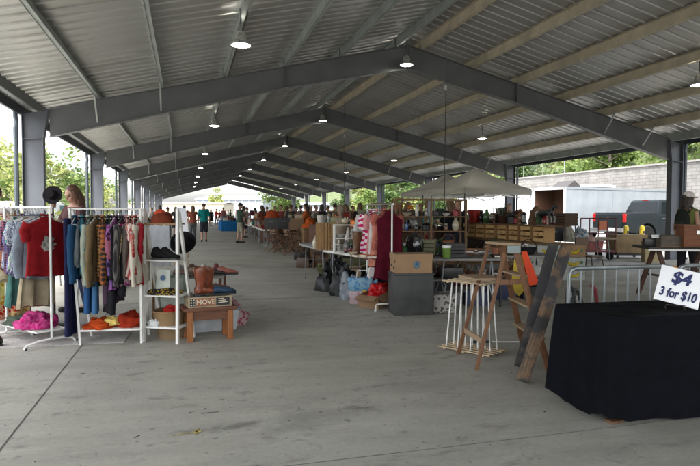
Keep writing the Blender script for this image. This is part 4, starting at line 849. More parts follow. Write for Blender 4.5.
# --- white dowel rack with wooden slats
c = sum((Vector((*G(x_, y_), 0)) for x_, y_ in ((437, 351), (484, 360), (504, 352), (462, 343))), Vector())/4
P_a, P_b = Vector((*G(440, 351), 0)), Vector((*G(484, 360), 0)); ax = (P_b-P_a).normalized(); a7 = math.atan2(ax.y, ax.x)
t = T('dowel_stand', 'wooden slat stand with white dowel legs beside the step ladder', 'plant stand', c, a7)
for zz, kk, Ls in ((.70, 4, .50), (.02, 5, .60)):
    b = MB()
    for i in range(kk): b.box((0, -.15+.30*i/(kk-1), zz+.012), (Ls, .028, .012))
    for x in (-.16, .0, .16): b.box((x*Ls/.5*1.15, 0, zz), (.026, .33, .012))
    b.build('top_slats' if zz > .5 else 'bottom_slats', wood((.50, .38, .24), .6, (14, 1, 1)), t, bevel=.001)
for i, x in enumerate((-.2, -.07, .07, .2)):
    for j, y in enumerate((-.12, 0, .12)):
        b = MB(); b.tube([(x*1.05+.012*(j-1), y*1.0, .03), (x*.9-.015*(j-1), y*.9, .70)], .0075, 8); b.build('dowel', WH, t)
t = T('window_squeegee', 'black and white pole lying on the floor behind the dowel stand', 'pole', (*G(470, 343), .012)); b = MB(); e = Vector((*G(530, 343), .012))-Vector((*G(470, 343), .012)); b.tube([(0, 0, 0), tuple(e*.35)], .012); b.build('grip', BLK, t); b = MB(); b.tube([tuple(e*.35), tuple(e)], .009); b.build('shaft', WH, t)
# --- dark bin with a fruit carton on top
P_a, P_b = Vector((*G(394, 316), 0)), Vector((*G(434, 315), 0)); wB = (P_b-P_a).length; ax = (P_b-P_a).normalized(); a8 = math.atan2(ax.y, ax.x); nrm = Vector((-ax.y, ax.x, 0))
def carton(name, lb, loc, rz, d, mt, holes=True, open_=False, group=None, lid=True, logo=None):
    t = T(name, lb, 'cardboard box' if 'carton' in name or 'box' in name else name, loc, rz, group); w_, l_, h_ = d; b = MB(); th = .006
    b.box((0, -l_/2, h_/2), (w_, th, h_)); b.box((0, l_/2, h_/2), (w_, th, h_)); b.box((-w_/2, 0, h_/2), (th, l_-th, h_)); b.box((w_/2, 0, h_/2), (th, l_-th, h_)); b.box((0, 0, .004), (w_-.01, l_-.01, .006)); b.build('walls', mt, t)
    if lid:
        b = MB(); b.box((0, -l_/2-.005, h_*.86), (w_+.016, .005, h_*.26)); b.box((0, l_/2+.005, h_*.86), (w_+.016, .005, h_*.26)); b.box((-w_/2-.006, 0, h_*.86), (.005, l_+.014, h_*.26)); b.box((w_/2+.006, 0, h_*.86), (.005, l_+.014, h_*.26)); b.box((0, 0, h_*.99), (w_+.016, l_+.014, .005)); b.build('lid', mt, t)
    if open_:
        b = MB(); b.bar((-w_/2, 0, h_), (-w_/2-.13, 0, h_-.04), l_, .005, up=(0, 0, 1)); b.bar((w_/2, 0, h_), (w_/2+.12, 0, h_+.07), l_, .005, up=(0, 0, 1)); b.bar((0, -l_/2, h_), (0, -l_/2-.1, h_-.08), w_, .005, up=(0, 0, 1)); b.build('flap', mt, t)
    if holes:
        b = MB(); hs = [(-w_/2-.0095, y, z) for y, z in ((-.09, .6*h_), (.08, .35*h_), (-.05, .25*h_))]
        for x, y, z in hs: b.ell((x, y, z), (.002, .022, .022), seg=10, rings=6)
        b.build('hand_hole', BLK, t)
    if logo:
        q = MB(); q.lathe([(0, 0), (.05, 0), (.05, .003), (0, .003)], seg=24); o_ = q.build('emblem', logo, t, loc=(.03, -l_/2-.008, h_*.45)); o_.rotation_euler = (R(90), 0, 0)
        q = MB(); q.lathe([(.030, 0), (.036, 0), (.036, .004), (.030, .004)], seg=24, caps=False); o_ = q.build('emblem', mat((.3, .35, .4), .5), t, loc=(.03, -l_/2-.0085, h_*.45)); o_.rotation_euler = (R(90), 0, 0)
    return t
CB = mat((.33, .205, .11), .75, var=.08, scale=5); CB2 = mat((.26, .16, .085), .8, var=.1, scale=5)
t = T('storage_bin', 'dark grey square bin standing under the fruit carton', 'bin', P_a, a8); b = MB(); b.box((wB/2, .2, .275), (wB-.01, .40, .55)); b.build('body', mat((.045, .046, .046), .55, var=.25, scale=7), t, bevel=.012)
b = MB(); b.box((wB/2, .2, .562), (wB+.005, .42, .022)); b.build('lid', mat((.05, .05, .05), .5), t, bevel=.006)
carton('fruit_carton', 'brown lidded fruit carton with a round blue emblem on the dark bin', (*(P_a+ax*(wB/2)+nrm*.2).xy, .575), a8+.03, (.50, .36, .26), CB, logo=mat((.03, .10, .17), .6))
# --- open carton with red cloth on the floor
t = carton('open_carton', 'open tilted carton spilling red cloth beside the centre rack', (*G(376, 306), .01), .55, (.46, .32, .20), CB2, holes=False, open_=True, lid=False, logo=mat((.4, .3, .2), .6)); t.rotation_euler = (.0, -.10, .75)
heap('red_cloth', 'bright red plastic cloth bulging from the open carton', 'cloth', (*G(380, 305), .14), (.46, .30, .20), mat((.52, .01, .012), .3, var=.15), 31, .7, rough=.5)
heap('yellow_cloth', 'small yellow cloth in the corner of the open carton', 'cloth', (*G(366, 304), .18), (.16, .14, .06), F_((.5, .36, .1)), 32)
# --- centre clothes rack
P_a, P_b = Vector((*G(391.5, 311), 0)), Vector((*G(367, 300), 0)); ax = (P_b-P_a).normalized(); a9 = math.atan2(ax.y, ax.x)
Lc = (P_b-P_a).length
t = T('clothes_rack', 'silver wheeled clothes rack of dresses in the centre of the stalls', 'clothes rack', P_a, a9)
for x in (0, Lc):
    b = MB(); b.tube([(x, 0, .09), (x, 0, 1.52)], .0125, 8); b.tube([(x, -.24, .03), (x, -.24, .09), (x, -.2, .105), (x, .2, .105), (x, .24, .09), (x, .24, .03)], .012, 8); b.build('upright', WH if x == 0 else CHR, t)
    for s in (-1, 1): b = MB(); b.ell((x, s*.24, .022), (.012, .022, .022)); b.build('caster', WH, t)
b = MB(); b.tube([(-.05, 0, 1.52), (Lc+.05, 0, 1.52)], .0125, 8); b.build('rail', CHR, t)
b = MB(); b.tube([(0, 0, .105), (Lc, 0, .105)], .012, 8); b.build('stretcher', CHR, t)
DR = [(.10, (.075, .005, .014), None, None, 0, .98, 0, 'sleeveless burgundy dress nearest the white post', True), (.20, (.50, .17, .11), (.35, .1, .08), 'speckle', 30, .55, .12, 'coral lace top behind the burgundy dress', False), (.30, (.60, .24, .17), None, None, 0, .82, 0, 'plain peach sleeveless dress', True),
      (.40, (.62, .58, .56), None, None, 0, .98, .0, 'long white slip dress', True), (.5, (.62, .30, .30), None, None, 0, .72, .2, 'pale pink blouse', False), (.62, (.50, .015, .12), (.75, .70, .70), 'stripe', 3.4, .66, .22, 'magenta shirt with white bands', False), (.75, (.50, .02, .14), (.75, .68, .68), 'stripe', 4.2, .64, .2, 'second magenta white banded blouse', False), (.9, (.5, .5, .5), None, None, 0, .6, .45, 'light grey cardigan', False)]
for i, (t_, c_, c2_, pt, s_, L_, sv, lb, stp) in enumerate(DR):
    pos = P_a + ax*(t_*Lc*.95)
    garment(loc=(pos.x, pos.y, 0), rz=a9-.28+.1*math.sin(i*2.1), zt=1.52-.097, mt=F_(c_, c2_, pt, s_ or 9), L_=L_, wid=.185, sleeve=sv, seed=160+i, strap=stp, flare=.05, fold=.5, label=lb+' on the centre rack', cat='dress' if 'dress' in lb else 'top', name='dress' if 'dress' in lb else 'top', group='garments on the centre rack', hang=BLK)
# hangers stacked on the rail's end
# --- yellow paint mark and twigs
YP = mat((.42, .33, .10), .7, var=.3, scale=40)
mk = T('paint_mark', 'small yellow sprayed arrow mark on the concrete floor', 'paint mark', (*G(196, 432), .004), .2)
b = MB(); b.bar((-.15, 0, 0), (-.03, .0, 0), .006, .002); b.bar((-.01, -.045, 0), (.02, .045, 0), .014, .002); b.bar((-.025, .0, .0), (.03, -.012, 0), .018, .002); b.build('paint', YP, mk)
for i, (x_, y_, L_, a_, lb) in enumerate(((210, 413, .12, .0, 'thin dark twig lying on the floor right of centre'), (82, 374, .05, .3, 'dark scrap on the floor near the jacket rack'), (137, 437, .05, .9, 'dark curled scrap near the bottom left of the floor'), (190, 413, .03, 1.2, 'tiny leaf scrap left of the thin twig'))):
    b = MB(); b.tube([(-L_/2, 0, .003), (0, .004, .004), (L_/2, 0, .003)], .0018, 5); o = b.build('twig', mat((.04, .03, .02), .8), loc=(*G(x_, y_), -.001), rz=a_); tag(o, lb, 'twig')
# ================================================================ people
SKIN = mat((.48, .27, .19), .55, var=.06); SKIN2 = mat((.36, .20, .13), .55, var=.06)
def remesh(b, vox, smooth_it=2):
    me = bpy.data.meshes.new('tmp'); me.from_pydata(b.v, [], b.f); o = bpy.data.objects.new('tmp', me); col.objects.link(o)
    bm = bmesh.new(); bm.from_mesh(me); bmesh.ops.recalc_face_normals(bm, faces=bm.faces); bm.to_mesh(me); bm.free()
    m = o.modifiers.new('r', 'REMESH'); m.mode = 'VOXEL'; m.voxel_size = vox; m.use_smooth_shade = True
    if smooth_it: q = o.modifiers.new('s', 'SMOOTH'); q.factor = .5; q.iterations = smooth_it
    bpy.context.view_layer.update()
    r = bpy.data.meshes.new_from_object(o.evaluated_get(bpy.context.evaluated_depsgraph_get())); bpy.data.objects.remove(o)
    r.polygons.foreach_set('use_smooth', [True]*len(r.polygons)); return r
def cap(b, p, q, r0, r1, seg=10):
    p, q = Vector(p), Vector(q); d = (q-p)
    if d.length < 1e-5: return
    d.normalize(); pts = []; rs = []
    for t_ in (-.95, -.7, -.3): pts.append(p+d*r0*t_); rs.append(r0*math.sqrt(max(.02, 1-t_*t_)))
    pts += [p, q]; rs += [r0, r1]
    for t_ in (.3, .7, .95): pts.append(q+d*r1*t_); rs.append(r1*math.sqrt(max(.02, 1-t_*t_)))
    b.tube(pts, rs, seg)
PM = {}
def person_meshes(key, pose):
    """pose: arms = 'down'|'fwd'|'browse'|'hips', lean, look (head pitch down), stride, female; clothing cut: sleeve, legs, skirt"""
    if key in PM: return PM[key]
    near = pose.get('near'); vox = .0095 if near else .017; fm = pose.get('female', 0); lean = pose.get('lean', 0); st = pose.get('stride', .05)
    def tl(x, y, z):                         # lean the trunk forward from the hips
        if z > .95: y += (z-.95)*math.tan(lean)
        return (x, y, z)
    sw = .175 - .02*fm; hw = .165+.005*fm
    rings = lambda inf, z0=.82, z1=1.52: [[tl(rx*math.cos(a), ry*math.sin(a)+oy, z) for a in (2*PI*k/18 for k in range(18))] for z, rx, ry, oy in (
        (.82, hw*.8+inf, .095+inf, -.01), (.90, hw+inf, .118+inf, -.012), (1.0, hw*.93+inf, .11+inf, -.005), (1.1, .135-.015*fm+inf, .095+inf, 0), (1.2, .148-.012*fm+inf, .102+inf+.008*fm, .004), (1.3, .165-.01*fm+inf, .112+inf+.01*fm, .004), (1.38, .172-.015*fm+inf, .10+inf, -.005), (1.43, .13+inf, .075+inf, -.01), (1.47, .06+inf*.5, .055+inf*.5, -.005)) if z0 <= z <= z1]
    arms = pose.get('arms', 'down'); J = {}
    for s in (-1, 1):
        sh = Vector(tl(s*sw, -.01, 1.405))
        a_ = arms if isinstance(arms, str) else arms[0 if s < 0 else 1]
        if a_ == 'down': el = sh+Vector((s*.06, -.03, -.28)); wr = el+Vector((s*.0, .06, -.25)); fd = Vector((0, .2, -1))
        elif a_ == 'fwd': el = sh+Vector((s*.05, .10, -.26)); wr = el+Vector((-s*.08, .22, .06)); fd = Vector((-s*.3, 1, .1))
        elif a_ == 'browse': el = sh+Vector((s*.05, .12, -.25)); wr = el+Vector((-s*.03, .24, -.02)); fd = Vector((-s*.1, 1, -.3))
        elif a_ == 'up': el = sh+Vector((s*.12, .1, -.20)); wr = el+Vector((-s*.14, .12, .2)); fd = Vector((-s*.6, .2, .8))
        else: el = sh+Vector((s*.20, -.06, -.2)); wr = el+Vector((-s*.13, .1, -.16)); fd = Vector((-s*1, .5, -.4))
        J[s] = (sh, el, wr, fd.normalized())
    leg = {s: (Vector((s*.085, -.005, .90)), Vector((s*.095, .02+s*st*.6, .49)), Vector((s*.10, s*st-.03, .085))) for s in (-1, 1)}
    b = MB(); b.loft(rings(0))
    hc = Vector(tl(0, .015, 1.60)); look = pose.get('look', 0); Mh = Matrix.Rotation(pose.get('turn', 0), 3, 'Z') @ Matrix.Rotation(-look, 3, 'X')
    hp = lambda x, y, z: hc + Mh @ Vector((x, y, z))
    cap(b, tl(0, -.012, 1.42), hc+Vector((0, -.01, -.07)), .057-.006*fm, .052-.006*fm)
    b.ell(hc+Mh @ Vector((0, -.012, .025)), (.075, .094, .092), M=Mh, seg=18, rings=12); b.ell(hp(0, .022, -.045), (.054, .066, .068), M=Mh, seg=14, rings=10)
    b.ell(hp(0, .050, -.092), (.022, .022, .018), M=Mh); cap(b, hp(0, .085, .015), hp(0, .102, -.022), .007, .010); b.ell(hp(0, .082, -.058), (.022, .014, .009), M=Mh)
    b.ell(hp(0, .074, .034), (.052, .016, .012), M=Mh)
    for s in (-1, 1):
        b.ell(hp(s*.077, -.008, -.005), (.010, .02, .032), M=Mh); b.ell(hp(s*.040, .058, -.02), (.02, .018, .02), M=Mh)
        sh, el, wr, fd = J[s]; cap(b, sh, el, .047-.006*fm, .038-.004*fm); cap(b, el, wr, .038-.004*fm, .025)
        side = fd.cross(Vector((0, 0, 1))); side = side.normalized() if side.length > .1 else Vector((1, 0, 0)); pl = Vector((1, 0, 0)) if abs(fd.z) < .5 else Vector((0, 1, 0)); pl = (pl-fd*pl.dot(fd)).normalized(); nm = fd.cross(pl)
        pc = wr+fd*.05; cap(b, wr, wr+fd*.03, .022, .024)
        for j in range(4):
            o_ = pl*(.027-.018*j); cap(b, wr+fd*.02+o_*.7, wr+fd*.088+o_, .013, .011); L_ = (.068, .078, .072, .056)[j]; k1 = wr+fd*(.088+L_*.45)+o_+nm*.004; k2 = k1+(fd*.8+nm*.55).normalized()*L_*.5; cap(b, wr+fd*.088+o_, k1, .0095, .009, 8); cap(b, k1, k2, .009, .0075, 8)
        th = wr+fd*.03+pl*.03; cap(b, wr+fd*.015+pl*.015, th, .014, .012, 8); cap(b, th, th+(fd*.8+pl*.5).normalized()*.05, .011, .009, 8)
        h_, kn, an = leg[s]; cap(b, h_, kn, .082, .052); cap(b, kn, kn.lerp(an, .35), .052, .056); cap(b, kn.lerp(an, .35), an, .054, .036); cap(b, an, an+Vector((s*.01, .14, -.045)), .036, .03); cap(b, an+Vector((0, 0, -.02)), an+Vector((0, -.03, -.045)), .034, .03)
    out = {'body': remesh(b, vox)}
    # top
    b = MB(); sl = pose.get('sleeve', .5); hem = pose.get('hem', .86); rg = rings(.017, z0=.86, z1=1.44)
    b.loft(rg)
    for s in (-1, 1):
        sh, el, wr, fd = J[s]
        if sl > 0:
            cap(b, sh, sh.lerp(el, min(1, sl*2)), .062-.006*fm, .054-.006*fm)
            if sl > .5: cap(b, el, el.lerp(wr, (sl-.5)*2), .052-.006*fm, .038)
        else: cap(b, sh-Vector((s*.05, 0, 0)), sh, .05, .045)
    out['shirt'] = remesh(b, vox)
    lg = pose.get('legs', 1.0); b = MB()
    if pose.get('skirt'):
        zz = pose['skirt']; b.loft([[((.17+q*.10)*math.cos(a)*(1+.03*math.sin(a*7)), (.125+q*.09)*math.sin(a), 1.0-q*(1.0-zz)) for a in (2*PI*k/24 for k in range(24))] for q in (0, .15, .4, .7, 1)])
    else:
        b.loft([[(rx*math.cos(a), ry*math.sin(a)-.01, z) for a in (2*PI*k/18 for k in range(18))] for z, rx, ry in ((.80, hw*.85, .10), (.88, hw+.014, .13), (.95, hw+.01, .125), (1.02, hw*.9+.008, .118))])
        for s in (-1, 1):
            h_, kn, an = leg[s]
            if lg <= .55: cap(b, h_, h_.lerp(kn, lg*2)+Vector((0, 0, 0)), .098, .082)
            else: cap(b, h_, kn, .096, .068); cap(b, kn, kn.lerp(an, (lg-.5)*2*.96), .068, .054)
    out['trousers'] = remesh(b, vox)
    out['shoes'] = []
    for s in (-1, 1):
        h_, kn, an = leg[s]; b = MB(); cap(b, an+Vector((0, -.03, -.04)), an+Vector((s*.01, .15, -.045)), .044, .037); cap(b, an+Vector((0, 0, -.0)), an+Vector((0, 0, -.04)), .044, .044)
        b.v = [(x, y, max(z, .002)) for x, y, z in b.v]; out['shoes'].append(remesh(b, vox*1.1))
    b = MB(); hl = pose.get('hair', 'short')
    b.ell(hp(0, -.026, .042), (.083, .094, .088), M=Mh, seg=16, rings=10)
    if hl != 'short':
        for k in range(9):
            a = PI*(-.12+1.24*k/8); x, y = .072*math.cos(a), -.02-.075*math.sin(a)
            top_ = hp(x, y, .03); L_ = .34 if hl == 'long' else .16; cap(b, top_, hp(x*1.12, y*1.05-.012, -.10), .026, .026); cap(b, hp(x*1.12, y*1.05-.012, -.10), Vector(tl(x*1.1, y*1.1-.02, 1.62-L_+.03*math.sin(k*2))), .026, .016)
    if hl == 'bun': b.ell(hp(0, -.125, .05), (.04, .04, .04), M=Mh)
    out['hair'] = remesh(b, vox, 1)
    b = MB(); b.lathe([(.088, .0), (.092, .03), (.08, .075), (.05, .1), (0, .108)], seg=20, sy=1.1); b.prism([(-.07, .08), (-.05, .16), (0, .18), (.05, .16), (.07, .08)], .0, .012, axis='Z')
    b.v = [tuple(hp(x, y-.015, z+.055)) for x, y, z in b.v]; out['cap'] = b
    out['eyes'] = [hp(s*.030, .072, .008) for s in (-1, 1)]; out['mouth'] = hp(0, .094, -.058); out['J'] = J; out['Mh'] = Mh
    PM[key] = out; return out
def person(lb, loc, rz, pose, shirt, trs, hair=(.05, .03, .02), shoe=(.05, .05, .05), skin=None, cap_=None, key=None, group=None, scale=1.0, cat='person'):
    key = key or repr(sorted(pose.items(), key=str)); M_ = person_meshes(key, pose); t = T('person', lb, cat, loc, rz, group); t.scale = (scale,)*3
    def ad(n, me, m):
        if not me.materials: me.materials.append(None)
        o = bpy.data.objects.new(n, me); col.objects.link(o); o.parent = t; o.material_slots[0].link = 'OBJECT'; o.material_slots[0].material = m; KIDS.setdefault(t.name, []).append(o); return o
    ad('body', M_['body'], skin or SKIN); ad('shirt', M_['shirt'], shirt if not isinstance(shirt, tuple) else F_(shirt)); ad('skirt' if pose.get('skirt') else 'trousers', M_['trousers'], trs if not isinstance(trs, tuple) else F_(trs))
    for q in M_['shoes']: ad('shoe', q, F_(shoe))
    ad('hair', M_['hair'], mat(hair, .5, bump=.6, bscale=90, var=.3, scale=30))
    if cap_: M_['cap'].build('cap', F_(cap_), t, smooth=60)
    if pose.get('near'):
        for q in M_['eyes']: b = MB(); b.ell(q, (.0125, .011, .0075), M=M_['Mh']); b.build('eye', mat((.03, .02, .015), .2, var=0), t)
        b = MB(); b.ell(M_['mouth']+M_['Mh'] @ Vector((0, .003, 0)), (.021, .012, .0065), M=M_['Mh']); b.build('mouth', mat((.36, .12, .10), .5, var=0), t)
    return t
def face(p, q): return math.atan2(q[1]-p[1], q[0]-p[0]) - PI/2
# near and mid-distance people
lw = D(76, 7.9); person('young woman with long brown hair looking down behind the racks', lw, face(lw, D(45, 7.5)), dict(near=1, female=1, hair='long', look=.45, arms='browse', sleeve=.3, lean=.06), (.10, .05, .05), (.03, .04, .08), (.11, .05, .025), key='w1', scale=1.02)
lm = D(-5, 7.3); person('person with short brown hair in a pale shirt cut by the left edge', lm, face(lm, D(-20, 12)), dict(near=1, hair='short', look=.2, arms='browse', sleeve=.4), (.5, .5, .5), (.05, .05, .06), (.10, .05, .03), key='w2', scale=1.0)
rw_ = D(688, 10.6); rwp = person('woman in a white cap and dark backpack behind the dark trestle table', (*rw_, 0), -YAW-1.1, dict(near=1, female=1, hair='bun', look=.1, arms=('down', 'down'), sleeve=0, turn=-.3), (.16, .18, .06), (.02, .02, .025), (.03, .02, .015), cap_=(.75, .70, .68), key='w3', skin=SKIN, scale=1.03)
bp_ = T('backpack', 'black backpack worn by the woman in the white cap', 'backpack', (*rw_, 0), -YAW-1.1); b = MB(); b.ell((0, -.17, 1.27), (.14, .08, .22), seg=18, rings=12); b.build('bag', F_((.02, .025, .02)), bp_)
b = MB(); b.box((0, -.25, 1.18), (.18, .03, .16)); b.build('pocket', F_((.03, .035, .03)), bp_, bevel=.01)
for s in (-1, 1): b = MB(); b.tube([(s*.09, -.12, 1.43), (s*.1, -.02, 1.49), (s*.11, .10, 1.40), (s*.13, .12, 1.25), (s*.15, -.08, 1.1)], .016, 6); b.build('strap', F_((.02, .02, .02)), bp_)
mn = G(240, 243); person('man in green grey T-shirt, khaki shorts and dark cap browsing a stall', mn, -1.25, dict(near=1, arms='fwd', look=.35, sleeve=.42, legs=.5, stride=.06), (.065, .10, .085), (.32, .30, .23), cap_=(.05, .05, .07), key='m1', scale=1.03)
ru = G(193, 242); person('woman in rust brown top and grey trousers seen from behind', ru, .15, dict(near=1, female=1, hair='shoulder', arms=('down', 'hips'), sleeve=.3, stride=.08), (.30, .09, .06), (.12, .13, .14), (.16, .08, .04), key='m2', scale=.98)
te = G(204, 242); person('man in teal T-shirt and dark shorts beside the rust topped woman', te, .0, dict(arms='down', sleeve=.42, legs=.5, stride=.1), (.01, .22, .22), (.04, .045, .06), (.05, .03, .02), key='m3', scale=1.05)
POS = {'a': dict(arms='down', sleeve=.42, stride=.09), 'b': dict(arms='fwd', sleeve=.42, look=.3, female=1, hair='long'), 'c': dict(arms=('down', 'fwd'), sleeve=.9, stride=.05), 'd': dict(arms='fwd', sleeve=.4, legs=.5, look=.3), 'e': dict(arms='down', sleeve=.3, female=1, hair='shoulder', skirt=.5)}
CR = [(168, 239, 'a', (.55, .52, .50), (.1, .1, .12), 'person in a white top left of the easel sign'), (176, 236, 'e', (.03, .03, .035), (.04, .04, .04), 'dark haired person in black behind the white easel sign'), (184.5, 238, 'c', (.42, .16, .10), (.12, .12, .15), 'person in orange shirt left of the rust topped woman'),
      (160, 236, 'b', (.3, .08, .07), (.08, .08, .1), 'person in a red top at the left row of stalls'), (152, 234, 'a', (.35, .32, .3), (.1, .1, .12), 'person in a pale grey shirt behind the ladder shelf'), (211, 226, 'e', (.02, .02, .025), (.02, .02, .02), 'person in a black dress in the middle of the aisle'),
      (216.5, 224.5, 'a', (.42, .03, .03), (.05, .07, .14), 'person in a plain red shirt far down the aisle'), (223.5, 228.5, 'a', (.45, .18, .20), (.03, .06, .14), 'person in pink top and blue jeans walking in the aisle'), (219.5, 223, 'c', (.35, .05, .05), (.03, .04, .1), 'person in dark red behind the plain red shirt'),
      (230.5, 224.5, 'a', (.05, .13, .07), (.05, .05, .05), 'person in a green shirt near the blue draped table'), (228, 222, 'b', (.5, .48, .46), (.2, .2, .2), 'person in white beside the green shirted one'), (207, 223, 'd', (.1, .1, .12), (.2, .18, .15), 'person in dark grey far down the aisle'),
      (213, 220.5, 'a', (.2, .2, .25), (.05, .05, .08), 'small figure in slate grey at the far end of the aisle'), (200, 221, 'c', (.4, .35, .3), (.08, .08, .1), 'small figure in beige left of the aisle'), (236, 221, 'b', (.15, .1, .1), (.05, .05, .05), 'small figure in brown behind the blue draped table'),
      (242, 222, 'a', (.3, .1, .1), (.05, .05, .05), 'small figure in brick red behind the blue draped table'), (250, 222, 'c', (.08, .1, .15), (.05, .05, .05), 'small figure in dark blue right of the blue draped table')]
for i, (px, py, k_, s_, t_, lb) in enumerate(CR): person(lb, G(px, py), (i*1.9) % 6.28 if i > 4 else .3*i-.5, POS[k_], s_, t_, [(.05, .03, .02), (.12, .07, .03), (.02, .02, .02)][i % 3], key='p'+k_, group='shoppers in the market', scale=.95+.03*(i % 4), skin=SKIN if i % 4 else SKIN2)
# people among the centre stalls, mostly hidden by goods
CB_ = [(267, 33, 'c', (.06, .05, .05), 'dark clothed figure far behind the stall tables, left of the orange bundle'), (281, 25.5, 'a', (.18, .05, .05), 'person in wine red behind the black cases'), (287, 31, 'b', (.10, .12, .16), 'small figure in slate behind the black cases'), (301, 27, 'd', (.45, .42, .38), 'person in cream behind the tan chest'), (311, 31, 'a', (.05, .05, .06), 'small figure in black right of the tan chest'), (322, 23, 'e', (.12, .04, .06), 'person in plum behind the left upright crate'), (328, 29, 'a', (.04, .08, .15), 'small figure in blue behind the upright crates'), (353, 27, 'c', (.2, .12, .08), 'small figure in brown behind the carved display figure'), (360, 19, 'b', (.03, .03, .03), 'person in black behind the tall brown boots'), (385, 21, 'a', (.10, .09, .08), 'person in dark brown behind the centre rack'), (408, 17.5, 'b', (.16, .05, .03), 'person in rust behind the tall open shelves'), (421, 19, 'c', (.04, .05, .05), 'person in dark grey behind the tall open shelves'), (509, 19.5, 'a', (.05, .05, .06), 'person in black behind the crate row near the canopy'), (244, 31, 'e', (.3, .2, .18), 'small figure in dusty pink beside the shopping man'), 
(262, 27, 'b', (.25, .08, .05), 'person in a brown top behind the folding chairs'), (275, 30, 'a', (.1, .12, .15), 'person in dark grey behind the far goods tables'), (291, 24, 'c', (.03, .03, .04), 'person in black behind the folding chairs'), (306, 21, 'b', (.40, .10, .03), 'person in an orange top behind the folding chairs'), (316, 26, 'a', (.5, .5, .5), 'person in white under the roof columns'),
       (335, 20, 'c', (.04, .05, .08), 'person in navy behind the upright wooden crates'), (346, 23, 'b', (.25, .2, .18), 'person in taupe behind the white display shelf'), (296, 33, 'd', (.2, .05, .05), 'small figure in maroon behind the goods tables'), (450, 13.6, 'b', (.012, .012, .015), 'brown haired woman in black beside the tall goods shelf'), (457.5, 14.6, 'c', (.02, .02, .025), 'person in a black top behind the brown haired woman in black'), (247, 38, 'a', (.3, .3, .3), 'small figure in light grey far behind the shopping man'), (255, 42, 'b', (.4, .2, .2), 'small figure in pink far behind the shopping man')]
for i, (px, d_, k_, s_, lb) in enumerate(CB_): person(lb, D(px, d_), i*2.3, POS[k_], s_, (.05, .05, .07), [(.12, .07, .03), (.03, .02, .015)][i % 2], key='p'+k_, group='shoppers in the market', scale=1.0)

# ================================================================ vehicles
TRB = mat((.009, .013, .015), .35, .0, var=.05, coat=.0, spec=.25); GLS = mat((.006, .008, .009), .12, var=0, spec=.3); TIRE = mat((.012, .012, .012), .9, spec=.1); RIM = mat((.5, .5, .52), .25, .9, var=0); RED = mat((.30, .008, .008), .2, var=0, coat=.5)
t = T('pickup_truck', 'dark slate grey pickup truck parked beside the white trailer', 'pickup truck', (*D(625, 24.6), -.126), 0)
p = Vector(D(624, 27.0)); t.location = (p.x+.1, p.y+1.1, -.126); t.rotation_euler = (0, 0, R(3)); t.scale = (1.14,)*3
def arc(cx, r_, n=10, z=.42): return [(cx+r_*math.cos(a), z+r_*math.sin(a)) for a in (PI-PI*k/n for k in range(n+1))]
lower = [(0, .62), (.02, .55), (.62, .5)] + arc(1.15, .50) + [(1.7, .42)] + [(4.15, .42)] + arc(4.75, .5) + [(5.3, .5), (5.72, .52), (5.8, .8), (5.74, 1.08), (5.5, 1.18), (4.1, 1.26), (1.72, 1.26), (1.7, 1.34), (.03, 1.34), (.0, 1.2)]
b = MB(); b.prism(lower, -.97, .97); b.build('body', TRB, t, bevel=.035)
def rect(x0, x1, y, z): return [(x0, -y, z), (x1, -y, z), (x1, y, z), (x0, y, z)]
b = MB(); b.loft([rect(1.74, 4.35, .93, 1.25), rect(1.85, 3.95, .84, 1.6), rect(1.98, 3.6, .76, 1.90), rect(2.1, 3.45, .70, 1.95)]); b.build('cab', TRB, t, bevel=.04)
lerp3 = lambda z: (1.74+(1.98-1.74)*(z-1.25)/.65, .93-(.93-.76)*(z-1.25)/.65)
b = MB(); x0, y0 = lerp3(1.33); x1, y1 = lerp3(1.82); b.add([(x0-.012-.03, -y0+.12, 1.33), (x0-.042, y0-.12, 1.33), (x1-.02, y1-.1, 1.82), (x1-.02, -y1+.1, 1.82)], [(0, 1, 2, 3)]); b.build('rear_window', GLS, t, smooth=0)
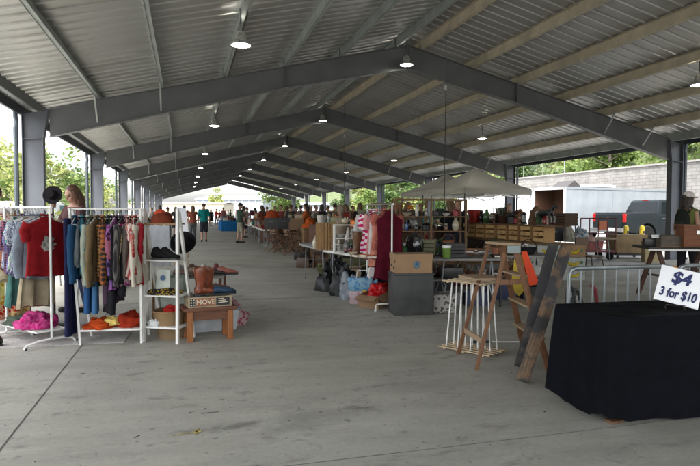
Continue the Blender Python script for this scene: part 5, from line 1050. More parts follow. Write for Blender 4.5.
for s in (-1, 1):
    for xa, xb, xc, xd in ((1.95, 2.85, 2.85, 2.1), (2.95, 4.05, 3.58, 2.95)):
        b = MB(); b.add([(xa, s*(y0+.006), 1.33), (xb, s*(y0+.006), 1.33), (xc, s*(y1+.012), 1.82), (xd, s*(y1+.012), 1.82)], [(0, 1, 2, 3)]); b.build('side_window', GLS, t, smooth=0)
    for xa, xb in ((1.85, 2.9), (2.92, 4.15)):
        b = MB(); b.box(((xa+xb)/2, s*.972, .88), (xb-xa-.02, .012, .72)); d_ = b.build('door', TRB, t, bevel=.02); q = MB(); q.box((xb-.85 if xa < 2 else xa+.2, s*.985, 1.12), (.2, .03, .035)); q.build('handle', mat((.3, .3, .3), .3, .8), d_)
    b = MB(); b.box((3.95, s*1.1, 1.38), (.12, .22, .2)); b.build('mirror', TRB, t, bevel=.03)
    b = MB(); b.box((-.005, s*.865, 1.14), (.07, .17, .36)); b.build('tail_light', RED, t, bevel=.02)
    b = MB(); b.box((5.72, s*.75, .95), (.16, .36, .2)); b.build('headlight', mat((.7, .7, .7), .1, var=0), t, bevel=.02)
    for x in (1.15, 4.75):
        b = MB(); b.lathe([(.25, -.12), (.36, -.13), (.41, -.09), (.41, .09), (.36, .13), (.25, .12)], seg=32); b.v = [(x+vx, s*.86+vz, .41+vy) for vx, vy, vz in b.v]; w_ = b.build('wheel', TIRE, t)
        b = MB(); b.lathe([(.0, .02), (.24, .02), (.26, .12), (.245, .12), (.23, .05), (0, .05)], seg=24); b.v = [(x+vx, s*.86+s*vz, .41+vy) for vx, vy, vz in b.v]
        for k in range(6):
            a = 2*PI*k/6; b.bar((x+.05*math.cos(a), s*.955, .41+.05*math.sin(a)), (x+.235*math.cos(a), s*.965, .41+.235*math.sin(a)), .06, .03, up=(0, 1, 0))
        b.lathe([(0, 0), (.05, 0), (.05, .03), (0, .03)], c=(0, 0, 0), seg=12) if 0 else None
        b.build('rim', RIM, w_)
b = MB(); b.box((-.02, 0, 1.02), (.05, 1.50, .58)); tg = b.build('tailgate', TRB, t, bevel=.02); b = MB(); b.box((-.05, 0, 1.16), (.02, .25, .07)); b.build('handle', BLK, tg)
b = MB(); b.box((-.10, 0, .62), (.16, 1.86, .17)); b.build('bumper', mat((.25, .25, .26), .3, .7), t, bevel=.03)
b = MB(); b.box((.86, 0, 1.36), (1.66, 1.78, .05)); b.build('bed_cover', BLK, t, bevel=.015)
b = MB(); b.box((2.02, 0, 1.925), (.08, .3, .04)); b.build('brake_light', RED, t, bevel=.01)
b = MB(); b.box((-.19, -.35, .66), (.02, .3, .13)); b.build('licence_plate', mat((.6, .6, .6), .4, var=0), t)
# white trailer
p1, p0_ = Vector(D(566, 30.3)), Vector(D(660, 33.5)); ang = math.atan2(p0_.y-p1.y, p0_.x-p1.x)
t = T('box_trailer', 'long white box trailer with its brown rear end open', 'trailer', (*p1, -.126), ang); TW, TL, TH = 2.5, 8.2, 2.42; z0 = .5; TWH = mat((.235, .262, .28), .45, var=.10, scale=1.2)
b = MB(); b.box((TL/2, .02, z0+TH/2), (TL, .05, TH)); b.box((TL/2, TW, z0+TH/2), (TL, .05, TH)); b.box((TL, TW/2, z0+TH/2), (.05, TW, TH)); b.box((TL/2, TW/2, z0+TH), (TL, TW, .05)); b.box((TL/2, TW/2, z0), (TL, TW, .08)); b.build('shell', TWH, t)
b = MB()
for k in range(1, 7): b.box((TL*k/7, -.012, z0+TH/2), (.015, .014, TH-.1))
b.box((TL/2, -.015, z0+.06), (TL, .02, .12)); b.box((TL/2, -.015, z0+TH-.05), (TL, .02, .1)); b.build('side_trim', mat((.22, .245, .265), .4), t)
INB = wood((.12, .055, .03), .5, (1, 1, 14))
b = MB(); b.box((.0, .10, z0+TH/2), (.08, .12, TH)); b.box((.0, TW-.10, z0+TH/2), (.08, .12, TH)); b.box((0, TW/2, z0+TH-.06), (.08, TW-.1, .12)); b.build('door_frame', mat((.45, .45, .45), .5), t)
b = MB(); b.box((1.6, TW/2, z0+TH/2), (.04, TW-.1, TH-.1)); b.box((.8, TW-.06, z0+TH/2), (1.5, .03, TH-.1)); b.box((.8, .07, z0+TH/2), (1.5, .03, TH-.1)); b.build('interior_panel', INB, t)
b = MB(); b.bar((-.05, 0, z0+TH/2), (-1.0, -.15, z0+TH/2), .03, TH-.1, up=(0, 0, 1)); 
b = MB(); b.bar((.05, TW+.02, z0+TH/2), (.9, TW+.5, z0+TH/2), .04, TH, up=(0, 0, 1)); b.build('rear_door', TWH, t)
for x in (3.6, 4.6):
    for s in (.12, TW-.12): b = MB(); b.lathe([(.0, -.1), (.36, -.1), (.38, -.06), (.38, .06), (.36, .1), (0, .1)], seg=24); b.v = [(x+vx, s+vz, .38+vy) for vx, vy, vz in b.v]; b.build('wheel', TIRE, t)
b = MB(); b.prism([(.2, z0+TH+.03), (.35, z0+TH+.06), (.85, z0+TH+.38), (1.35, z0+TH+.06), (1.55, z0+TH+.03)], TW*.1, TW*.55); b.box((1.9, TW*.3, z0+TH+.05), (1.0, .5, .07)); b.build('roof_vent', mat((.05, .045, .045), .7), t)
# white van and white truck beyond the canopies
def van(lb, loc, rz, L_=5.4, hh=2.3):
    t = T('van', lb, 'van', loc, rz); b = MB(); b.prism([(0, .35), (.3, .35)]+arc(.95, .42, z=.36)+arc(L_-1.1, .42, z=.36)+[(L_, .4), (L_, .95), (L_-.35, 1.15), (L_-1.2, hh-.1), (L_-1.5, hh), (.1, hh), (0, hh-.2)], -.95, .95); b.build('body', mat((.72, .73, .73), .3, var=.03), t, bevel=.06)
    b = MB()
    b.add([(L_-.38, -.8, 1.2), (L_-.38, .8, 1.2), (L_-1.13, .72, hh-.16), (L_-1.13, -.72, hh-.16)], [(0, 1, 2, 3)]); b.v = [(x+.03, y, z+.02) for x, y, z in b.v]; b.build('windscreen', mat((.12, .25, .30), .1, var=0), t, smooth=0)
    for s in (-1, 1):
        b = MB(); b.add([(L_-.75, s*.956, 1.2), (L_-1.8, s*.956, 1.2), (L_-1.8, s*.956, 1.85), (L_-1.25, s*.956, 1.85)], [(0, 1, 2, 3)]); b.build('side_window', mat((.10, .2, .24), .1, var=0), t, smooth=0)
        for x in (.95, L_-1.1): b = MB(); b.lathe([(.0, -.1), (.33, -.1), (.36, -.06), (.36, .06), (.33, .1), (0, .1)], seg=20); b.v = [(x+vx, s*.85+vz, .36+vy) for vx, vy, vz in b.v]; b.build('wheel', TIRE, t)
    return t
van('white van with a pale blue windscreen left of the trailer', (*D(502, 36), -.126), -.35)
van('white high roofed van behind the canopy tents', (*D(462, 39), -.126), -.1, 6.0, 2.7)
van('white van parked beyond the left columns', (*D(12, 27), -.126), 1.4, 5.0, 2.0)
far_building('road_trailer', 'big white semi trailer beyond the canopies and the crates', (21.8, 41), R(88), 16, 1.9, 3.3, mat((.76, .76, .75), .5), mat((.7, .7, .7), .5), .02, door=False)['category'] = 'trailer'
# tractor-like dark object on the paving left: none

# ================================================================ canopies
CANV = mat((.70, .67, .61), .8, var=.08, scale=3, bump=.3, bscale=6, key='canvas')
_n = CANV.node_tree; _t = _n.nodes.new('ShaderNodeBsdfTranslucent'); _t.inputs[0].default_value = (.8, .78, .72, 1); _m = _n.nodes.new('ShaderNodeMixShader'); _m.inputs[0].default_value = .55
_n.links.new(_n.nodes['Principled BSDF'].outputs[0], _m.inputs[1]); _n.links.new(_t.outputs[0], _m.inputs[2]); _n.links.new(_m.outputs[0], _n.nodes['Material Output'].inputs[0])
def canopy(lb, c, rz, Wd=3.0, eave=2.05, peak=3.0):
    t = T('canopy_tent', lb, 'canopy', (*c, 0), rz, 'off white canopy tents'); h = Wd/2; FB = CANV
    b = MB(); n = 12; rr = []
    def edge(r_, z, sag=0):
        out = []
        for (ax_, ay, bx, by) in ((-1, -1, 1, -1), (1, -1, 1, 1), (1, 1, -1, 1), (-1, 1, -1, -1)):
            for k in range(n):
                q = k/n; out.append(((ax_+(bx-ax_)*q)*h*r_, (ay+(by-ay)*q)*h*r_, z-sag*math.sin(PI*q)))
        return out
    rr = [edge(1.005, eave-.22), edge(1.0, eave, .0), edge(.75, eave+(peak-eave)*.20, .03), edge(.5, eave+(peak-eave)*.44, .05), edge(.25, eave+(peak-eave)*.72, .03), edge(.03, peak)]
    b.loft(rr, caps=False); b.add([(0, 0, peak+.02)]+rr[-1], [(0, 1+k, 1+(k+1) % (4*n)) for k in range(4*n)]); b.build('canopy', FB, t, smooth=30)
    for x in (-1, 1):
        for y in (-1, 1): b = MB(); b.bar((x*h*.98, y*h*.98, 0), (x*h*.98, y*h*.98, eave), .035, .035); b.build('leg', mat((.06, .06, .065), .4, .4), t)
    b = MB()
    for x, y, x2, y2 in ((-1, -1, 1, -1), (1, -1, 1, 1), (1, 1, -1, 1), (-1, 1, -1, -1)):
        b.bar((x*h*.96, y*h*.96, eave-.05), (x2*h*.96, y2*h*.96, eave-.4), .02, .03); b.bar((x*h*.96, y*h*.96, eave-.4), (x2*h*.96, y2*h*.96, eave-.05), .02, .03)
    b.tube([(0, 0, eave-.2), (0, 0, peak)], .02); b.build('truss', CHR, t); return t
canopy('nearer off white pop up canopy in front of the trailer', D(474.5, 22.6), .12, 3.05, 2.32, 3.15)
canopy('off white canopy peeking out left behind the nearer one', D(446, 25.9), .05, 3.1, 2.32, 3.15)
# ================================================================ tables and goods
TN = {}
def fold_table(lb, c, rz, L_=1.83, W_=.74, hh=.735, topm=None, legm=None, skirt=None, group='folding tables of the stalls', bent=True):
    t = T('folding_table', lb, 'table', (*c[:2], 0), rz, group); topm = topm or PLA; legm = legm or mat((.22, .23, .24), .4, .6)
    b = MB(); b.box((0, 0, hh-.02), (L_, W_, .04)); b.build('tabletop', topm, t, bevel=.01)
    for x in (-L_/2+.22, L_/2-.22):
        s = 1 if x > 0 else -1
        b = MB()
        for y in (-W_/2+.1, W_/2-.1):
            if bent: b.tube([(x, y, hh-.04), (x+s*.03, y, hh*.55), (x-s*.03, y, hh*.45), (x+s*.06, y, .0)], .0125, 8)
            else: b.tube([(x, y, hh-.04), (x+s*.08, y, 0)], .0125, 8)
        b.tube([(x+s*.02, -W_/2+.1, hh*.56), (x+s*.02, W_/2-.1, hh*.56)], .009, 6); b.tube([(x-s*.01, 0, hh*.56), (x-s*.5*.8, 0, hh-.04)], .008, 6)
        b.build('leg', legm, t)
    if skirt:
        c_ = T('tablecloth', skirt[1], 'tablecloth', (*c[:2], 0), rz); b = MB(); n = 120; per = 2*(L_+W_); rr = []
        for z in (1.004, 1.004, .96, .7, .4, .12, .05):
            ring = []
            for k in range(n):
                s = per*k/n
                if s < L_: P_ = (s-L_/2, -W_/2); nn = (0, -1)
                elif s < L_+W_: P_ = (L_/2, s-L_-W_/2); nn = (1, 0)
                elif s < 2*L_+W_: P_ = (L_/2-(s-L_-W_), W_/2); nn = (0, 1)
                else: P_ = (-L_/2, W_/2-(s-2*L_-W_)); nn = (-1, 0)
                o_ = (.012+(1.004-z)*(.02+.018*math.sin(s*19)+.01*math.sin(s*43))); ring.append((P_[0]+nn[0]*o_, P_[1]+nn[1]*o_, hh*z+.002))
            rr.append(ring)
        rr[0] = [(x*.9, y*.85, z+.001) for x, y, z in rr[0]]
        b.loft(rr, caps=False); b.add(rr[0], [tuple(range(n))]); b.build('cloth', skirt[0], c_, smooth=60)
    return t
COLS = {'brown': (.16, .08, .035), 'tan': (.34, .24, .14), 'white': (.62, .60, .56), 'black': (.02, .02, .022), 'red': (.36, .03, .02), 'blue': (.04, .10, .26), 'green': (.06, .16, .06), 'grey': (.24, .24, .24), 'yellow': (.50, .36, .06), 'orange': (.50, .15, .03), 'cream': (.50, .44, .33), 'teal': (.03, .18, .18), 'pink': (.5, .2, .2), 'copper': (.38, .16, .08), 'silver': (.5, .5, .5), 'dark brown': (.07, .035, .02), 'maroon': (.16, .02, .025), 'navy': (.02, .03, .09), 'olive': (.12, .12, .05), 'gold': (.45, .30, .08)}
GS = mat((.35, .40, .38), .1, var=0)
def g_box(t, m, b, w, l, h): 
    b.box((0, -l/2, h/2), (w, .006, h)); b.box((0, l/2, h/2), (w, .006, h)); b.box((-w/2, 0, h/2), (.006, l-.006, h)); b.box((w/2, 0, h/2), (.006, l-.006, h)); b.box((0, 0, .006), (w-.01, l-.01, .006)); b.build('walls', m, t)
    for s in (-1, 1): q = MB(); q.bar((s*w/2, 0, h), (s*(w/2+.09), 0, h+.03*s), l, .004, up=(0, 0, 1)); q.build('flap', m, t)
def good(kind, cname, t, k):
    c = COLS[cname]; rd = random.Random(k); m = mat(c, .5, var=.12, scale=12); gl = mat(c, .18, var=.05, coat=.4); b = MB(); wd = wood(c, .55, (14, 1, 1)) if cname in ('brown', 'tan', 'dark brown', 'cream', 'orange', 'copper', 'maroon') else m
    if kind == 'cardboard box': g_box(t, m, b, .34, .26, .22)
    elif kind == 'wooden crate':
        w, l, h = .42, .30, .28
        for y in (-l/2, l/2):
            b = MB(); b.box((0, y, h/2), (w-.06, .008, h-.03)) if 0 else None
            for z in (.035, .105, .175, .245): b.box((0, y, z), (w, .012, .058))
            b.bar((-w/2+.03, y*.96, .01), (-w/2+.03, y*.96, h), .02, .012); b.build('long_side', wd, t)
        for x in (-w/2+.012, w/2-.012): b = MB(); b.box((x, 0, h/2), (.016, l-.018, h)); b.build('end_panel', wd, t)
        b = MB(); b.box((0, 0, .006), (w-.04, l-.02, .01)); b.build('bottom', wd, t)
    elif kind == 'jar': b.lathe([(.05, 0), (.055, .02), (.055, .13), (.038, .16), (.036, .175)], seg=16); b.build('body', gl, t); b = MB(); b.lathe([(.04, 0), (.042, .03), (.0, .032)], c=(0, 0, .17), seg=16); b.build('lid', mat((.4, .4, .38), .3, .7), t)
    elif kind == 'bottle': b.lathe([(.036, 0), (.04, .01), (.04, .16), (.03, .2), (.014, .235), (.014, .29)], seg=14); b.build('body', gl, t); b = MB(); b.lathe([(.017, 0), (.017, .03)], c=(0, 0, .28), seg=10); b.build('cap', BLK, t)
    elif kind == 'vase': b.lathe([(.04, 0), (.07, .05), (.085, .13), (.06, .21), (.03, .26), (.045, .30), (.038, .30), (.02, .26)], seg=20); b.build('body', gl, t); b = MB(); b.lathe([(.045, 0), (.046, .008)], c=(0, 0, .0), seg=16); b.build('foot', gl, t)
    elif kind == 'table lamp': b.lathe([(.07, 0), (.07, .02), (.02, .04), (.045, .12), (.05, .2), (.015, .27), (.01, .32)], seg=16); b.build('base', gl, t); b = MB(); b.lathe([(.15, .28), (.09, .48), (.085, .48), (.145, .28)], seg=20, caps=False); b.build('lamp_shade', mat((.5, .45, .34), .8), t)
    elif kind == 'basket': 
        m = F_(c, tuple(x*.4 for x in c), 'stripe', 60); b.lathe([(.11, 0), (.15, .08), (.155, .15), (.145, .15), (.10, .01), (0, .01)], seg=20); b.build('bowl', m, t); b = MB(); b.tube([(.15*math.cos(a), 0, .14+.17*math.sin(a)) for a in (PI*k_/10 for k_ in range(11))], .008, 6); b.build('handle', m, t)
    elif kind == 'cooking pot': b.lathe([(.10, 0), (.12, .01), (.12, .13), (.125, .135), (.115, .135), (.11, .01)], seg=20); b.build('pot', mat(c, .3, .5, var=.1), t); b = MB(); b.lathe([(.125, .0), (.08, .03), (.02, .035), (.02, .06), (0, .06)], c=(0, 0, .136), seg=20); b.build('lid', mat(c, .3, .5), t); b = MB(); b.tube([(.12, 0, .1), (.16, 0, .1), (.16, 0, .08), (.12, 0, .08)], .006, 6); b.tube([(-.12, 0, .1), (-.16, 0, .1), (-.16, 0, .08), (-.12, 0, .08)], .006, 6); b.build('handle', BLK, t)
    elif kind == 'bowl': b.lathe([(.05, 0), (.09, .03), (.13, .09), (.122, .09), (.08, .035), (0, .02)], seg=20); b.build('bowl', gl, t)
    elif kind == 'book': b.box((0, 0, .02), (.15, .22, .032)); b.build('pages', mat((.6, .56, .46), .8), t); b = MB(); b.box((0, 0, .002), (.16, .23, .004)); b.box((0, 0, .038), (.16, .23, .004)); b.box((-.078, 0, .02), (.004, .23, .032)); b.build('cover', m, t)
    elif kind == 'picture frame': 
        for s in (-1, 1): b.box((s*.13, 0, .18), (.03, .02, .36), rx=.15)
        b.box((0, .024, .345), (.23, .02, .03), rx=.15); b.box((0, -.024, .015), (.23, .02, .03), rx=.15); b.build('frame', wd, t); q = MB(); q.box((0, .004, .18), (.24, .006, .31), rx=.15); q.build('picture', mat((.35, .33, .28), .5, pat='speckle', c2=(.1, .15, .12), scale=6), t)
    elif kind == 'radio': b.box((0, 0, .11), (.32, .14, .22)); b.build('case', wd, t, bevel=.012); b = MB(); b.lathe([(.03, 0), (.03, .02), (0, .02)], seg=14); 
    elif kind == 'suitcase': b.box((0, 0, .16), (.46, .15, .32)); b.build('shell', m, t, bevel=.02); b = MB(); b.tube([(-.06, 0, .32), (-.05, 0, .35), (.05, 0, .35), (.06, 0, .32)], .009, 6); b.build('handle', BLK, t)
    elif kind == 'clock': b.box((0, 0, .02), (.2, .08, .04)); b.prism([(-.08, .04), (.08, .04), (.08, .2), (0, .28), (-.08, .2)], -.035, .035); b.build('case', wd, t, bevel=.004); b = MB(); b.lathe([(0, 0), (.055, 0), (.055, .006), (0, .006)], seg=20); o_ = b.build('dial', mat((.6, .58, .5), .5), t, loc=(0, -.036, .15)); o_.rotation_euler = (R(90), 0, 0)
    elif kind == 'lantern': b.lathe([(.07, 0), (.075, .03), (.05, .05)], seg=14); b.lathe([(.05, .2), (.06, .22), (.03, .27), (0, .28)], seg=14); b.build('frame', m, t); b = MB(); b.lathe([(.045, .05), (.058, .12), (.045, .2)], seg=14); b.build('globe', GS, t); b = MB(); b.tube([(.06*math.cos(a), 0, .2+.14*math.sin(a)) for a in (PI*k_/8 for k_ in range(9))], .003, 5); b.build('handle', BLK, t)
    elif kind == 'teapot': b.lathe([(.05, 0), (.09, .04), (.095, .08), (.06, .13), (.02, .14), (.015, .16), (0, .165)], seg=18); b.build('body', gl, t); b = MB(); b.tube([(.08, 0, .06), (.13, 0, .09), (.15, 0, .13)], [.018, .013, .01], 8); b.build('spout', gl, t); b = MB(); b.tube([(-.08, 0, .11), (-.14, 0, .11), (-.14, 0, .06), (-.085, 0, .05)], .007, 6); b.build('handle', gl, t)
    elif kind == 'figurine': b.lathe([(.05, 0), (.05, .02), (.03, .03), (.045, .09), (.035, .15), (.015, .175), (.028, .2), (.026, .225), (0, .245)], seg=14); b.tube([(-.03, 0, .14), (-.06, -.03, .1), (-.03, -.05, .12)], .01, 6); b.build('figure', gl, t)
    elif kind == 'bucket': b.lathe([(.09, 0), (.12, .22), (.125, .225), (.115, .225), (.085, .01), (0, .01)], seg=18); b.build('pail', mat(c, .35, .3), t); b = MB(); b.tube([(.12*math.cos(a), -.03*math.sin(a), .21+.12*math.sin(a)) for a in (PI*k_/8 for k_ in range(9))], .003, 5); b.build('handle', BLK, t)
    elif kind == 'toy truck': b.box((-.05, 0, .07), (.2, .1, .09)); b.box((.1, 0, .06), (.08, .1, .07)); b.prism([(.06, .095), (.13, .095), (.12, .14), (.06, .14)], -.045, .045); b.build('body', gl, t, bevel=.005); [ (lambda q: (q.lathe([(0, -.012), (.03, -.012), (.03, .012), (0, .012)], seg=12), setattr(q, 'v', [(x_+vx, s_*.05+vz, .03+vy) for vx, vy, vz in q.v]), q.build('wheel', BLK, t)))(MB()) for x_ in (-.09, .09) for s_ in (-1, 1)]
    elif kind == 'handbag': b.prism([(-.14, 0), (.14, 0), (.12, .2), (-.12, .2)], -.05, .05); b.build('bag', m, t, bevel=.02); b = MB(); b.tube([(-.08, 0, .19), (-.06, 0, .3), (.06, 0, .3), (.08, 0, .19)], .008, 6); b.build('strap', m, t)
    elif kind == 'hat': b.lathe([(.15, .01), (.152, .016), (.09, .012), (.082, .03), (.078, .09), (.05, .11), (0, .105)], seg=20); b.build('felt', F_(c), t, smooth=60); b = MB(); b.lathe([(.084, .02), (.083, .04)], seg=20, caps=False); b.build('band', BLK, t)
    elif kind == 'plant': 
        b.lathe([(.06, 0), (.08, .12), (.085, .125), (.07, .12), (0, .11)], seg=14); b.build('pot', mat((.3, .12, .06), .7), t); q = MB(); vs = []; fs = []
        for i_ in range(90):
            a = rd.random()*6.28; r0 = rd.random()*.12; z = .12+rd.random()*.2; p_ = Vector((r0*math.cos(a), r0*math.sin(a), z)); d_ = Vector((math.cos(a), math.sin(a), .3))*.05; s_ = Vector((-math.sin(a), math.cos(a), 0))*.015; o_ = len(vs); vs += [p_, p_+d_*.5+s_, p_+d_, p_+d_*.5-s_]; fs.append((o_, o_+1, o_+2, o_+3))
        q.add(vs, fs); q.build('foliage', mat((.05, .14, .03), .6), t, smooth=0)
    elif kind == 'tool box': b.box((0, 0, .09), (.36, .16, .18)); b.build('case', mat(c, .35, .3), t, bevel=.008); b = MB(); b.tube([(-.08, 0, .18), (-.08, 0, .215), (.08, 0, .215), (.08, 0, .18)], .008, 6); b.build('handle', BLK, t)
    elif kind == 'wooden stool': b.box((0, 0, .3), (.28, .28, .03)); b.build('seat', wd, t, bevel=.005); [ (lambda q: (q.bar((x_*.12, y_*.12, 0), (x_*.09, y_*.09, .29), .03, .03), q.build('leg', wd, t)))(MB()) for x_ in (-1, 1) for y_ in (-1, 1)]
    elif kind == 'folded blanket': 
        for i_ in range(3): q = MB(); q.box((0, 0, .03+.055*i_), (.34-.01*i_, .26, .05)); q.build('fold', F_(c, tuple(min(1, x*2+.1) for x in c), 'plaid', 8), t, bevel=.02)
PROTO = {}
HT_ = {'cardboard box': .36, 'wooden crate': .42, 'suitcase': .46, 'picture frame': .3, 'radio': .33, 'tool box': .37, 'basket': .32, 'hat': .31, 'folded blanket': .35, 'handbag': .29, 'wooden stool': .3}
USED = set()
def put(kind, cname, loc, rz, where, group=None, scale=1.0, neigh=None):
    lb = '%s %s %s' % (cname, kind, where)
    if lb in USED and neigh: lb = '%s %s beside the %s %s' % (cname, kind, neigh, where)
    words_ = lb.split()
    USED.add(lb)
    key = (kind, cname)
    if key not in PROTO:
        t = T(kind.replace(' ', '_'), lb, kind, loc, rz, group); good(kind, cname, t, len(PROTO)); PROTO[key] = t; t.scale = (scale,)*3; return t
    t = copy_thing(PROTO[key], loc, rz, lb, scale=scale)
    if group: t['group'] = group
    elif 'group' in t: del t['group']
    return t
KALL = ['cardboard box', 'jar', 'bottle', 'vase', 'table lamp', 'basket', 'cooking pot', 'bowl', 'book', 'picture frame', 'suitcase', 'clock', 'lantern', 'teapot', 'figurine', 'bucket', 'toy truck', 'handbag', 'hat', 'tool box', 'wooden crate', 'folded blanket', 'plant']
CA = list(COLS)
def fill(c, rz, L_, W_, z, n, seed, where, kinds=KALL, colors=CA, rows=2, sc_=1.0, tall=False):
    rd = random.Random(seed); prev = None; used = set(); M_ = Matrix.Rotation(rz, 3, 'Z')
    for r_ in range(rows):
        x = -L_/2+.14; i = 0
        while x < L_/2-.1 and i < n:
            for _ in range(30):
                kd = rd.choice(kinds); cn = rd.choice(colors)
                if (kd, cn) not in used: break
            used.add((kd, cn)); w_ = HT_.get(kd, .2)*sc_; x += w_/2+.015
            if x + w_/2 > L_/2+.02: break
            y = (-W_/2+.14+.02*rd.random()) if r_ == 0 and rows > 1 else (W_/2-.17 if rows > 1 else 0)
            p_ = Vector((x, y, 0)); p_ = M_ @ p_
            put(kd, cn, (c[0]+p_.x, c[1]+p_.y, z), rz+rd.uniform(-.35, .35), where, neigh=prev, scale=sc_*rd.uniform(.85, 1.1)); prev = cn+' '+kd; x += w_/2+.02; i += 1
GRY = mat((.20, .22, .23), .5); 
# --- near aisle tables
cA, rA = (-2.70, 8.89), math.atan2(-1.68, .33)
fold_table('white topped folding table nearest in the centre aisle row', cA, rA, hh=.74)
cB, rB = (-2.86, 10.92), -PI/2+.02
fold_table('grey folding table just beyond the white topped one', cB, rB, topm=mat((.26, .28, .29), .5), hh=.74, bent=False)
fill((-2.55, 10.95), rB, 1.7, .3, .741, 9, 3, 'on the grey aisle table', ['figurine', 'vase', 'bottle', 'jar', 'basket', 'lantern', 'bowl', 'book'], ['brown', 'white', 'dark brown', 'cream', 'black', 'green', 'copper'], rows=1)
fill((-3.10, 10.6), rB, 1.2, .3, .741, 9, 4, 'on the grey table beside the aisle edge', ['book', 'bowl', 'toy truck'], ['grey', 'white', 'teal', 'silver'], rows=1, sc_=.7)
HW = wood((.46, .27, .11), .5, (1, 1, 14))
for i, (px, d_, lb) in enumerate(((321, 10.0, 'upright yellow wood slatted crate left of its pair on the table'), (330, 9.9, 'upright yellow wood slatted crate right of its pair on the table'))):
    t = T('wooden_crate', lb, 'crate', (*D(px, d_), .741), -YAW+.1, 'upright crates on the aisle table')
    b = MB()
    for x in (-.11, -.037, .037, .11): b.box((x*.66, -.11, .24), (.027, .01, .46))
    b.build('slats', HW, t); [ (lambda q: (q.box((0, 0, z_), (.18, .22, .012)), q.build('end_panel', HW, t)))(MB()) for z_ in (.005, .47)]
    b = MB(); b.box((0, .107, .237), (.18, .01, .44)); b.build('back_panel', HW, t)
def white_shelf(lb, loc, rz, L_, hh, n=3):
    t = T('display_shelf', lb, 'display shelf', loc, rz)
    for x in (-L_/2, L_/2): b = MB(); b.box((x, 0, hh/2), (.015, .2, hh)); b.build('side_panel', WH, t)
    for k in range(n): b = MB(); b.box((0, 0, .01+(hh-.02)*k/(n-1)), (L_-.016, .2, .014)); b.build('shelf_board', WH, t)
    return t
ws = D(345, 9.35); white_shelf('small white two tier shelf on the white topped table', (*ws, .742), -YAW+.15, .36, .46, 3)
for k, (kd, cn, dx, dz) in enumerate((('figurine', 'white', -.1, .015), ('vase', 'grey', .02, .015), ('jar', 'black', .11, .015), ('bowl', 'silver', -.08, .245), ('bottle', 'white', .05, .245), ('teapot', 'cream', .0, .475), ('figurine', 'silver', .12, .245))):
    put(kd, cn, (ws[0]+dx*math.cos(-.13), ws[1]+dx*math.sin(-.13), .742+dz), 0, 'on the small white two tier shelf', scale=.62)
boot = mat((.14, .065, .025), .4, var=.2)
bt = D(357, 8.75); cowboy_boot('tall tan brown boot standing left on the white topped table', (*bt, .742), -1.2, boot, .36); bt = D(364, 8.8); cowboy_boot('tall tan brown boot standing beside the magenta shirt on the table', (*bt, .742), -1.0, boot, .36)
for k, (px, d_, kd, cn, s_) in enumerate(((333, 9.75, 'figurine', 'brown', 1.0), (339, 9.6, 'bottle', 'white', .7), (316, 10.2, 'vase', 'cream', .8), (350, 9.1, 'toy truck', 'maroon', .7), (368, 8.35, 'book', 'orange', 1.0), (360, 8.4, 'book', 'brown', .9), (372, 8.2, 'book', 'maroon', .9), (353, 8.6, 'bowl', 'cream', .6))):
    put(kd, cn, (*D(px, d_), .742), k, 'on the white topped aisle table', scale=s_)
t = T('display_figure', 'brown carved standing display figure behind the upright crates', 'statue', (*D(341, 11.4), 0), -.3)
b = MB(); b.lathe([(.16, 0), (.16, .03), (.05, .05), (.045, .75), (.10, .85), (.13, 1.05), (.12, 1.3), (.09, 1.36), (.04, 1.42), (.05, 1.47), (.085, 1.53), (.085, 1.6), (.05, 1.66), (0, 1.68)], seg=18, sy=.7); b.build('torso', mat((.20, .15, .10), .6, var=.2), t, smooth=60); t.scale = (.9, .9, .93)
# bags under the tables
heap('garbage_bag', 'shiny black plastic bag standing under the grey aisle table', 'plastic bag', (*D(333, 10.1), 0), (.55, .5, .55), mat((.010, .011, .012), .4, var=.1, spec=.3), 51, rough=.4)
heap('garbage_bag', 'second black plastic bag right of the shiny one under the table', 'plastic bag', (*D(343, 9.6), 0), (.45, .5, .5), mat((.012, .013, .014), .4, var=.1, spec=.3), 52, rough=.4)
heap('plastic_bag', 'pale blue grey plastic bag under the white topped table', 'plastic bag', (*D(350, 9.2), 0), (.35, .35, .36), mat((.18, .21, .24), .4, var=.1), 53, rough=.45)
t = T('shopping_bag', 'blue and pink patterned shopping bag under the white topped table', 'shopping bag', (*D(363, 8.7), 0), -.3); b = MB(); b.prism([(-.2, 0), (.2, 0), (.215, .2), (-.215, .2)], -.1, .1); b.build('lower_panel', mat((.42, .16, .24), .4, var=.2, pat='speckle', c2=(.5, .4, .42), scale=9), t, bevel=.01); b = MB(); b.prism([(-.216, .2), (.216, .2), (.23, .40), (-.23, .40)], -.101, .101); b.build('upper_panel', mat((.03, .22, .48), .4, var=.2, pat='speckle', c2=(.2, .4, .55), scale=9), t, bevel=.01); b = MB(); b.tube([(-.1, -.1, .4), (-.08, -.1, .52), (.08, -.1, .52), (.1, -.1, .4)], .008, 6); b.build('handle', PLA, t)
heap('folded_clothes', 'dark navy cloth bundle behind the patterned shopping bag', 'clothes', (*D(374, 9.0), 0), (.5, .5, .5), F_((.02, .03, .06)), 54)
